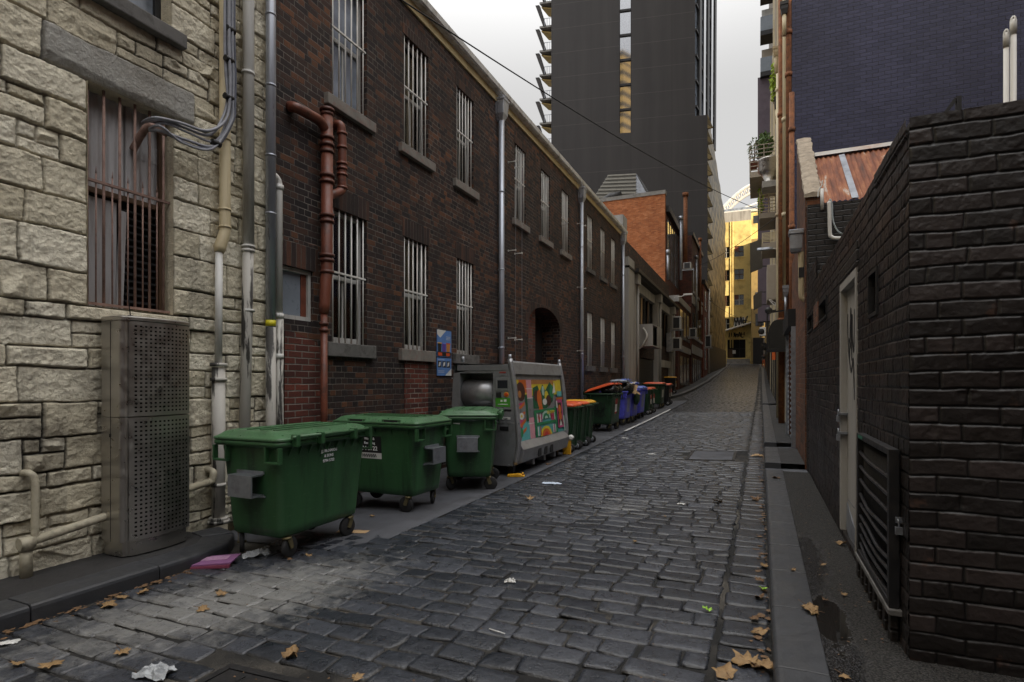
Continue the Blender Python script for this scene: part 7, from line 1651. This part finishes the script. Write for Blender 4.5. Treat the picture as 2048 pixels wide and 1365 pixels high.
for px, py in ((919, 740), (942, 737.5), (988, 737), (1012, 734), (919, 733), (966, 729), (904.5, 757), (1028.5, 757), (1033, 796), (1034, 838), (1033, 861), (1031, 893), (1018, 930)):
    x, z = K(px, py); MB().lathe((x, KY0, z), [(.006, -.008), (.010, -.003), (.010, 0)], 8, 'Y').build('bolt', M['kioskpale'], ks)
# lane side: tube frame, recess, mural, lower channel
sideX = lambda z: float(np.interp(z - kz, [.16, .55, 1.1, 1.6, 1.95], [KX1 - .02, KX1 + .05, KX1 + .02, KX1 - .04, KX1 - .11]))
for y in (KY0 + .03, KY1 - .03):
    MB().tube(smooth_path([(sideX(kz + z) + .035, y, kz + z) for z in (.2, .55, .9, 1.3, 1.6, 1.98)], 4), .045, 12).build('side_tube', M['kioskpale'], ks); MB().tube([(sideX(kz + 1.98) + .035, y, kz + 1.97), (sideX(kz + 1.98) + .035, y, kz + 2.06)], .03, 10).build('lifting_pin', M['galv'], ks)
for x in (KX0 + .2,): MB().tube([(x, KY0 + .06, kz + 1.94), (x, KY0 + .06, kz + 2.04)], .03, 10).build('lifting_pin', M['galv'], ks)
mb = MB(); mb.poly([(sideX(kz + 1.72) + .005, KY0 + .08, kz + 1.72), (sideX(kz + 1.72) + .06, KY0 + .08, kz + 1.72), (sideX(kz + 1.93) + .06, KY0 + .08, kz + 1.93), (sideX(kz + 1.93) + .0, KY0 + .08, kz + 1.96)], (0, KY1 - KY0 - .16, 0)); mb.build('top_rail', M['kioskpale'], ks, bevel=.01)
mb = MB(); mb.poly([(sideX(kz + .2) + .0, KY0 + .08, kz + .20), (sideX(kz + .22) + .13, KY0 + .08, kz + .22), (sideX(kz + .42) + .14, KY0 + .08, kz + .44), (sideX(kz + .56) + .01, KY0 + .08, kz + .57)], (0, KY1 - KY0 - .16, 0)); mb.build('lower_channel', M['kioskpale'], ks, bevel=.01)
for f in (.22, .34, .46): y = KY0 + (KY1 - KY0) * (f + .08); MB().box(sideX(kz + .3) + .135, y, kz + .24, sideX(kz + .3) + .15, y + .16, kz + .42).build('rubber_pad', M['black'], ks, bevel=.01)
for f in (.30, .52, .74): y = KY0 + (KY1 - KY0) * f; MB().box(KX1 - .1, y, kz + .09, KX1 + .04, y + .10, kz + .19).build('fork_bracket', M['kioskpale'], ks)
for y in (KY0 + .15, KY1 - .2):
    for x in (KX0 + .2, KX1 - .1): MB().box(x - .05, y - .05, kz + .015, x + .05, y + .05, kz + .16).build('foot', M['dark'], ks)
MU0, MU1, MV0, MV1 = KY0 + .10, KY1 - .10, kz + .57, kz + 1.63
def MP(u, v, h): z = MV0 + (MV1 - MV0) * v; return (sideX(z) + .008 + h, MU0 + (MU1 - MU0) * u, z)
mural = None; lay = 0
MC = {k: flat('mural_' + k, c, .45) for k, c in dict(yellow=(.62, .48, .03), orange=(.55, .12, .02), pink=(.60, .28, .32), green=(.02, .20, .08), teal=(.10, .38, .38), brown=(.06, .02, .015), mint=(.35, .50, .42), red=(.45, .03, .03), magenta=(.45, .05, .18), white=(.62, .62, .58), tan=(.40, .17, .05), dkgreen=(.01, .09, .04)).items()}
def shape(pts, col, k=None, name='mural_shape'):
    global lay, mural
    lay += 1; h = .0008 * ((lay % 5) + 1) if mural else 0
    vs = []; fs_ = []
    # split tall shapes at the bend lines of the panel so that they follow it
    top_ = [MP(u, v, .003 + .00045 * lay) for u, v in pts]; mb = MB(); n = len(pts); mb.add(top_, [tuple(range(n))]); o = mb.build(name if mural else 'mural_panel', MC[col], mural or ks)
    if mural is None: mural = o
def rect(u0, v0, u1, v1, c): shape([(u0, v0), (u1, v0), (u1, v1), (u0, v1)], c)
def ell(u, v, a, b_, c, n=14, t0=0, t1=360): shape([(u + a * math.cos(R(t0 + (t1 - t0) * i / n)), v + b_ * math.sin(R(t0 + (t1 - t0) * i / n))) for i in range(n + (0 if t1 - t0 == 360 else 1))], c)
sideX = lambda z, z0=kz + .56, z1=kz + 1.72, a=KX1 + .05, b_=KX1 - .055: a + (b_ - a) * (z - z0) / (z1 - z0)   # mural sits on a flat board
mb = MB(); mb.poly([(sideX(MV0) - .06, MU0 - .04, MV0), (sideX(MV0) + .008, MU0 - .04, MV0), (sideX(kz + 1.72) + .008, MU0 - .04, kz + 1.72), (sideX(kz + 1.72) - .06, MU0 - .04, kz + 1.72)], (0, MU1 - MU0 + .08, 0)); mb.build('side_board', M['kiosk'], ks)
rect(0, 0, 1, 1, 'teal'); rect(0, .5, 1, 1, 'yellow'); rect(.08, .78, .22, 1, 'orange'); rect(.28, .92, .9, 1, 'tan'); rect(.22, .0, .32, 1, 'pink')
for v in (.25, .5, .68, .84): rect(.20, v, .34, v + .012, 'white')
ell(.10, .80, .085, .16, 'brown'); ell(.08, .76, .03, .06, 'tan'); shape([(0, .0), (.04, .0), (.16, .55), (.12, .62), (.02, .60), (0, .5)], 'magenta')
for k in range(4): shape([(.02, .05 + .14 * k), (.15, .16 + .14 * k), (.16, .22 + .14 * k), (.02, .11 + .14 * k)], 'orange')
ell(.08, .40, .045, .06, 'white', 8); ell(.08, .40, .018, .025, 'yellow', 8); ell(.04, .14, .05, .09, 'green', 8); rect(.17, .3, .21, .75, 'dkgreen')
shape([(.32, .5), (.34, .86), (.44, .9), (.48, .78), (.55, .92), (.60, .8), (.72, .96), (.80, .86), (.76, .6), (.6, .48)], 'dkgreen')
ell(.40, .72, .05, .10, 'brown'); ell(.46, .66, .05, .17, 'orange'); ell(.55, .80, .03, .09, 'mint'); ell(.62, .70, .045, .10, 'yellow'); ell(.66, .62, .06, .10, 'brown'); ell(.57, .60, .05, .06, 'white', 9); ell(.75, .78, .05, .13, 'green')
shape([(.42, .42), (.44, .55), (.50, .58), (.52, .42)], 'orange'); rect(.80, .72, .97, .98, 'yellow'); shape([(.76, .74), (.82, .95), (.84, .76)], 'white')
rect(.32, .42, .82, .47, 'green'); rect(.32, .0, .36, .47, 'green'); rect(.32, .20, .82, .245, 'green'); rect(.78, .0, .82, .5, 'green')
ell(.57, .30, .10, .14, 'mint', 12, 0, 180); ell(.57, .30, .07, .10, 'green', 12, 0, 180); ell(.57, .30, .035, .05, 'mint', 10, 0, 180)
for k, c in enumerate(('white', 'red', 'white', 'magenta')): rect(.37 + .028 * k, .25, .39 + .028 * k, .40 - .02 * (k % 2), c)
for k, c in enumerate(('red', 'magenta', 'red', 'mint')): rect(.68 + .025 * k, .25, .70 + .025 * k, .37 + .02 * (k % 2), c)
ell(.54, .0, .13, .17, 'yellow', 12, 0, 180); ell(.54, .0, .095, .125, 'orange', 12, 0, 180); ell(.54, .0, .05, .07, 'red', 10, 0, 180)
for k, c in enumerate(('white', 'teal', 'red')): rect(.36 + .025 * k, .02, .38 + .025 * k, .18, c)
for k, c in enumerate(('white', 'magenta', 'mint')): rect(.70 + .025 * k, .02, .72 + .025 * k, .17, c)
rect(.83, .08, .97, .62, 'magenta'); rect(.85, .12, .95, .56, 'brown'); ell(.90, .44, .04, .08, 'orange', 8); ell(.90, .30, .04, .08, 'orange', 8); shape([(.87, .12), (.90, .24), (.93, .12)], 'white'); rect(.83, .62, 1, .66, 'orange')
rect(.86, .68, .98, .78, 'teal'); rect(.97, .0, 1, .3, 'mint'); rect(.815, .46, .845, .6, 'white')
text_mesh('GO GREEN', .085, MP(.68, .40, .022), (0, 1, 0), (-.05, 0, 1), 'lettering', MC['yellow'], ks)
t = thing('wheel_chock', 'yellow plastic wheel chock lying by the near foot of the mural kiosk', 'wheel chock', (-3.72, 8.62, dz(-3.7, 8.6)), group='yellow kiosk chocks')
z0 = dz(-3.7, 8.6); MB().poly([(-3.84, 8.55, z0), (-3.56, 8.62, z0), (-3.56, 8.62, z0 + .025), (-3.64, 8.60, z0 + .05), (-3.84, 8.55, z0 + .03)], (-.03, .12, 0)).build('wedge', M['yellowlid'], t, bevel=.006); MB().tube([(-3.60, 8.66, z0 + .03), (-3.60, 8.66, z0 + .075)], .016, 8).build('handle', M['yellowlid'], t)
t = thing('wheel_chock', 'yellow stabiliser plate standing at the far foot of the mural kiosk', 'wheel chock', (-3.68, 11.38, dz(-3.7, 11.4)), group='yellow kiosk chocks')
z0 = dz(-3.7, 11.4); MB().box(-3.80, 11.34, z0, -3.62, 11.40, z0 + .34).build('plate', M['yellowlid'], t, bevel=.01); MB().lathe((-3.62, 11.37, z0 + .36), [(.03, -.05), (.06, -.03), (.06, .03), (.03, .05)], 12, 'Y').build('roller', M['pvc'], t)

# ---------------------------------------------------------------- brushed steel cabinet on the left footpath
CX, CY0, CY1 = -5.13, 3.14, 3.79; z0c, z1c = LFZ + .004, 2.085; yc, hw = (CY0 + CY1) / 2, (CY1 - CY0) / 2
cab = thing('steel_cabinet', 'tall brushed steel cabinet with a perforated rounded front by the stone wall', 'cabinet', (-5.25, yc, LFZ))
fx = lambda y: CX + .055 * (1 - ((y - yc) / hw) ** 2)
def ringc(z, ins=0.0, frontins=0.0):
    pts = [(-5.42, CY0 + ins), (-5.28, CY0 + ins - .004), (CX - .045, CY0 + ins)]
    for k in range(1, 6): a = R(90 * k / 6); pts.append((CX - .045 + .045 * math.sin(a) - frontins * math.sin(a), CY0 + ins + .045 * (1 - math.cos(a))))
    for k in range(9): y = CY0 + .045 + (CY1 - CY0 - .06 - ins) * k / 8; pts.append((fx(y) - frontins, max(y, CY0 + ins + .045)))
    pts += [(CX - .03, CY1 - ins), (-5.42, CY1 - ins)]
    return [(x, y, z) for x, y in pts]
MB().loft([ringc(z0c, .025, .02), ringc(z0c + .125, .025, .02)], smooth=False).build('plinth', M['steel'], cab)
zs_ = 1.18
for za, zb, nm in ((z0c + .128, zs_ - .003, 'lower_case'), (zs_ + .003, z1c - .045, 'upper_case')): MB().loft([ringc(za, 0, .014), ringc(zb, 0, .014)], smooth=False).build(nm, M['steel'], cab)
MB().loft([ringc(z1c - .042, -.004, -.006), ringc(z1c - .01, -.004, -.006), ringc(z1c, .012, .01)], smooth=False).build('top_cap', M['steel'], cab, bevel=.004)
def perf(za, zb, cols, rows, name):
    ye0, ye1 = CY0 + .05, CY1 - .015; m0 = .030
    ysl = [ye0, ye0 + m0]; w = (ye1 - ye0 - 2 * m0 + .01) / cols
    for c in range(cols): ysl += [ye0 + m0 + w * c + w * .28, ye0 + m0 + w * c + w * .76]
    ysl += [ye1]; zsl = [za]; h = (zb - za - .05) / rows
    for r in range(rows): zsl += [za + .025 + h * r + h * .28, za + .025 + h * r + h * .70]
    zsl += [zb]; V = [(fx(y) + .002, y, z) for z in zsl for y in ysl]; n = len(ysl); F = []
    for j in range(len(zsl) - 1):
        for i in range(n - 1):
            if j % 2 == 1 and i >= 2 and i % 2 == 0: continue
            F.append((j * n + i, j * n + i + 1, (j + 1) * n + i + 1, (j + 1) * n + i))
    mb = MB(); mb.add(V, F, True); d = mb.build(name, M['steel'], cab)
    mb = MB(); ys_ = np.linspace(ye0 + .02, ye1 - .01, 9); mb.add([(fx(y) - .011, y, z) for z in (za + .015, zb - .015) for y in ys_], [(i, i + 1, 10 + i, 9 + i) for i in range(8)], True); mb.build('dark_lining', M['interior'], d)
perf(z0c + .135, zs_ - .006, 13, 27, 'lower_door'); perf(zs_ + .006, z1c - .048, 13, 22, 'upper_door')
mb = MB(); mb.box(-5.285, CY0 - .0065, z0c + .13, -5.28, CY0 - .001, z1c - .05); mb.build('side_seam', M['interior'], cab)
MB().box(-5.30, CY0 - .007, 1.0, -5.275, CY0, 1.03).build('latch', M['dark'], cab)
mb = MB(); mb.tube([(-5.27, 3.30, z1c), (-5.27, 3.30, z1c + .02)], .022, 10); mb.tube([(-5.27, 3.30, z1c + .02), (-5.28, 3.29, z1c + .16), (-5.28, 3.29, z1c + .36)], [.004, .005, .0025], 6); mb.build('antenna', M['black'], cab)

# ---------------------------------------------------------------- fallen leaves and litter
def G(px, py, up=0.0):
    z = 0
    for _ in range(6):
        x, y = onZ(px, py, z + up); z = gz(x, y) + .016
    return x, y, z
rl = random.Random(12)
def leaf(size, curl, seed, mat):
    rs = random.Random(seed); out = []
    lob = [(-150, .52), (-124, .46), (-98, .80), (-74, .56), (-50, .95), (-26, .60), (0, 1.0), (26, .60), (50, .93), (74, .56), (98, .78), (124, .46), (150, .52), (180, .25)]
    V = [(0, 0, 0)]; n = len(lob) * 2
    pts = []
    for i, (a, r) in enumerate(lob):
        a2, r2 = lob[(i + 1) % len(lob)]; am = (a + (a2 if a2 > a else a2 + 360)) / 2
        pts += [(a, r * rs.uniform(.85, 1.1)), (am, (r + r2) / 2 * rs.uniform(.8, 1.0))]
    mid = []
    def zz(x, y): return curl * (.28 * x * x * (1 if seed % 3 else -.6) + .42 * y * y + .16 * math.sin(5 * x + seed) + .14 * math.sin(6 * y + 2 * seed)) + rs.uniform(-.05, .05)
    for a, r in pts: x, y = r * .5 * math.cos(R(a)), r * .5 * math.sin(R(a)); V.append((x, y, zz(x, y)))
    for a, r in pts: x, y = r * math.cos(R(a)), r * math.sin(R(a)); V.append((x, y, zz(x, y)))
    m_ = len(pts); F = [(0, 1 + i, 1 + (i + 1) % m_) for i in range(m_)] + [(1 + i, 1 + m_ + i, 1 + m_ + (i + 1) % m_, 1 + (i + 1) % m_) for i in range(m_)]
    mb = MB(); mb.add([tuple(c * size for c in v) for v in V], F, True)
    o = mb.build('fallen_leaf', M[mat]); 
    st = MB().tube([(-.1 * size, 0, .01), (-.9 * size, .1 * size, .02)], .0018, 5).build('stalk', M['leafdk'], o, local=True)
    md = o.modifiers.new('thick', 'SOLIDIFY'); md.thickness = .0008; return o
LV = [(213, 1213, .10, 'leaf', 'broad tan leaf in the left gutter, lowest of a trail under the steel cabinet'), (247, 1196, .085, 'leaf', 'tan leaf in the left gutter just right of the lowest one of the trail'), (290, 1187, .08, 'leaf', 'tan curled leaf at the top of the trail in the left gutter'), (102, 1332, .10, 'leaf', 'large tan leaf at the bottom left corner, the right one of two'), (40, 1330, .08, 'leaf', 'tan leaf at the very bottom left corner of the cobbles'),
      (243, 1307, .075, 'leaf', 'pair lobed tan leaf on the cobbles left of the crushed plastic tray'), (402, 1221, .075, 'leaf', 'flat tan leaf on the white stained setts, left of the two there'), (442, 1191, .075, 'leaf', 'raised tan leaf on the white stained setts, right of the two there'), (586, 1313, .09, 'leaf', 'folded pale tan leaf standing like a tent on the bare setts'), (712, 1361, .06, 'leaf', 'tan leaf cut by the bottom edge left of the ribbed cover'),
      (1061, 998, .12, 'leaf', 'large crisp leaf on the setts in front of the mural kiosk'), (1436, 1005, .10, 'leafdk', 'brown leaf alone on the setts in the right half of the lane'), (617, 1113, .06, 'leaf', 'small tan leaf beside the near wheel of the first green bin'), (578, 1121, .05, 'leafdk', 'small yellow brown leaf just left of the near wheel of the first bin'), (745, 1033, .06, 'leaf', 'small tan leaf on the concrete between the first two green bins'), (545, 1092, .07, 'leafdk', 'brown leaf in the shade behind the near wheel of the first bin'),
      (1495, 1328, .12, 'leaf', 'biggest leaf of the heap at the foot of the right kerb'), (1524, 1338, .11, 'leaf', 'broken leaf at the right of the heap by the right kerb corner'), (1452, 1352, .10, 'leaf', 'tan leaf left of the heap near the right kerb corner'), (1519, 1268, .085, 'leaf', 'pale ragged leaf in the right gutter above the heap'), (1512, 1240, .06, 'leafdk', 'small leaf in the right gutter above the pale ragged leaf'),
      (1521, 1197, .07, 'leafdk', 'dark brown leaf in the right gutter level with the puddle'), (1526, 1133, .06, 'leaf', 'upright tan leaf in the right gutter before the puddle'), (1519, 1164, .06, 'leafdk', 'curled dark leaf in the right gutter just past the puddle'), (1526, 1047, .06, 'leaf', 'tan leaf in the right gutter near the grey door'), (1511, 1000, .09, 'leafdk', 'dark leaf cluster in the right gutter beyond the grey door'), (1523, 963, .06, 'leafdk', 'small dark leaf at the kerb where the footpath narrows'), (1528, 1180, .05, 'leafgreen', 'half green leaf in the right gutter'),
      (1415, 1224, .055, 'leafgreen', 'bright lime green leaf alone on the setts'), (1099, 929, .12, 'leafdk', 'dry leaf at the edge of the concrete by the mural kiosk'), (1270, 1085, .03, 'leaf', 'tiny tan leaf fragment in the middle of the lane'), (1330, 1035, .03, 'leaf', 'tiny tan leaf fragment right of the lane centre')]
for i, (px, py, s_, m_, lab) in enumerate(LV):
    x, y, z = G(px, py); o = leaf(s_ * .82, rl.uniform(.25, .75) if 'folded' not in lab else 1.4, i, m_)
    o.location = (x, y, z + .012); o.rotation_euler = (rl.uniform(-.25, .25), rl.uniform(-.25, .25), rl.uniform(0, 6.28)); tag(o, lab, 'leaf', 'fallen plane tree leaves')
for i, (px, py, s_, m_, lab) in enumerate([(1627, 1223, .075, 'leaf', 'tan leaf lying in the puddle on the right footpath'), (1612, 1212, .06, 'leaf', 'smaller leaf at the edge of the puddle, left of the larger one'), (1684, 1088, .065, 'leaf', 'pale tan leaf on the damp footpath below the grey door'), (1553, 962, .09, 'leafdk', 'long brown leaf lying on the right kerb top'), (1686, 1188, .035, 'leaf', 'little orange brown leaf on the dry footpath right of the puddle'), (1646, 1129, .03, 'leaf', 'tiny leaf at the edge of the damp patch'), (1587, 1140, .03, 'leaf', 'tiny leaf on the kerb joint before the puddle'), (1685, 1352, .04, 'leaf', 'small tan leaf at the bottom edge on the right footpath'), (1650, 1200, .03, 'leafdk', 'tiny dark leaf between the puddle and the little orange brown leaf')]):
    x, y = onZ(px, py, RFZ(0, 4) + .008); o = leaf(s_ * .95, rl.uniform(.3, .8), 50 + i, m_); o.location = (x, y, RFZ(0, y) + .008); o.rotation_euler = (rl.uniform(-.2, .2), rl.uniform(-.2, .2), rl.uniform(0, 6.28)); tag(o, lab, 'leaf', 'fallen plane tree leaves')
# litter
def crumple(name, lab, px, py, sx_, sy_, h, mat, seed, cat, rot=0, nx=10, ny=8):
    x, y, z = G(px, py); rs = np.random.RandomState(seed); V = []
    for j in range(ny + 1):
        for i in range(nx + 1):
            u, v = i / nx - .5, j / ny - .5; V.append((u * sx_ + rs.randn() * .004, v * sy_ + rs.randn() * .004, h * max(0, 1 - 3.2 * (u * u + v * v)) * (.6 + .4 * math.sin(5 * u * seed + 7 * v)) + abs(rs.randn()) * h * .22 + .003))
    w = nx + 1; mb = MB(); mb.add(V, [(j * w + i, j * w + i + 1, (j + 1) * w + i + 1, (j + 1) * w + i) for j in range(ny) for i in range(nx)], False); o = mb.build(name, mat); o.location = (x, y, z); o.rotation_euler = (0, 0, rot); return tag(o, lab, cat)
M['clear'] = plain('crushed_clear_plastic', (.34, .36, .38), .18, 0, .3, (.12, .11, .10), .4, 12, .3, 40)
crumple('plastic_tray', 'crushed clear plastic food tray on the iron cover at the bottom', 310, 1349, .19, .13, .045, M['clear'], 3, 'litter', .2)
crumple('plastic_wrapper', 'crumpled clear plastic wrapper in the left gutter by the first bin', 512, 1112, .24, .12, .06, M['clear'], 7, 'litter', .9)
x, y, z = G(433, 1128)
t = thing('cardboard_box', 'flattened pink and purple cardboard box in the left gutter', 'litter', (x, y, z), R(28))
MB().poly([(-.17, -.11, .012), (.17, -.11, .03), (.17, .11, .045), (-.17, .11, .025)], (0, 0, .012)).build('top_panel', plain('pink_card', (.24, .10, .23), .6, 0, .12, (.22, .1, .2), .5, 14), t, local=True); MB().poly([(-.17, -.115, .0), (.17, -.115, .0), (.17, -.112, .028), (-.17, -.112, .012)], (0, -.02, 0)).build('side_panel', plain('red_card', (.16, .03, .06), .6), t, local=True)
MB().poly([(-.14, -.02, .033), (.1, -.02, .045), (.1, .06, .053), (-.14, .06, .043)], (0, 0, .003)).build('pale_print', plain('pale_pink_print', (.42, .24, .38), .6, 0, .3, None, 0, 40), t, local=True)
crumple('paper_scrap', 'white paper scrap at the left edge on the cobbles', 14, 1287, .12, .06, .01, M['sticker'], 2, 'litter', .8)
crumple('paper_scrap', 'pale blue and white paper lying flat on the setts in front of the mural kiosk', 1104, 967, .30, .15, .006, plain('pale_blue_paper', (.50, .58, .70), .7, 0, .15), 5, 'litter', .2)
crumple('paper_scrap', 'small crumpled white tissue on the near setts left of centre lane', 1020, 1165, .09, .05, .03, M['sticker'], 6, 'litter', .4)
crumple('paper_scrap', 'small white scrap on the setts by the lone brown leaf', 1362, 1009, .09, .05, .012, M['sticker'], 9, 'litter', .1)
crumple('paper_scrap', 'white scrap beside the wide concrete cover in the lane', 1304, 909, .16, .08, .012, M['sticker'], 10, 'litter', .3)
crumple('paper_scrap', 'white scrap on the lane level with the orange lidded bins', 1250, 877, .18, .08, .01, M['sticker'], 12, 'litter', .2)
crumple('paper_scrap', 'pale cardboard scrap at the far gutter by the kerb step', 1514, 913, .22, .12, .04, M['card'], 13, 'litter', .2)
crumple('paper_scrap', 'torn brown cardboard under the far wheel of the first bin', 706, 1064, .34, .12, .006, M['card'], 15, 'litter', .3)
x, y, z = G(994, 1265); tag(MB().tube([(x - .06, y + .012, z + .006), (x + .06, y - .012, z + .006)], .004, 6).build('straw', M['sticker']), 'thin white plastic straw lying on the near setts', 'litter')
# drifts of broken leaf and grit lying in the two gutters
rs = random.Random(44); mb = MB()
def chip(x, y, z, s):
    a = rs.uniform(0, 6.28); t1, t2 = rs.uniform(-.5, .5), rs.uniform(-.5, .5); q = []
    for k in range(5): b_ = a + 1.256 * k; r = s * rs.uniform(.5, 1.1); q.append((x + r * math.cos(b_), y + r * math.sin(b_), z + .004 + max(0, r * (t1 * math.cos(b_) + t2 * math.sin(b_)) * .5)))
    mb.add(q, [(0, 1, 2, 3, 4)])
for i in range(300):
    y = 2.3 + 18 * rs.random() ** 1.6; x = kerbR(y) - abs(rs.gauss(0, .045)) - .012; chip(x, y, gz(x, y) + .010, rs.choice([.006, .010, .014, .022, .03]))
for i in range(200):
    y = 1.9 + 2.1 * rs.random(); x = -4.64 + abs(rs.gauss(0, .06)) + .01; chip(x, y, gz(x, y) + .012, rs.choice([.006, .010, .014, .022, .03]))
for i in range(120):
    y = rs.uniform(3, 9); x = rs.uniform(.36, .66); chip(x, y, RFZ(0, y) - .004, rs.choice([.004, .006, .010]))
for i in range(420):
    y = 2 + 14 * rs.random() ** 1.5; x = rs.uniform(-3.6, -.3); chip(x, y, gz(x, y) + .012, rs.choice([.003, .004, .006, .009]))
tag(mb.build('leaf_litter', M['leafdk'], recalc=False), 'broken brown leaf scraps and grit drifted along both gutters', 'leaf litter', kind='stuff')
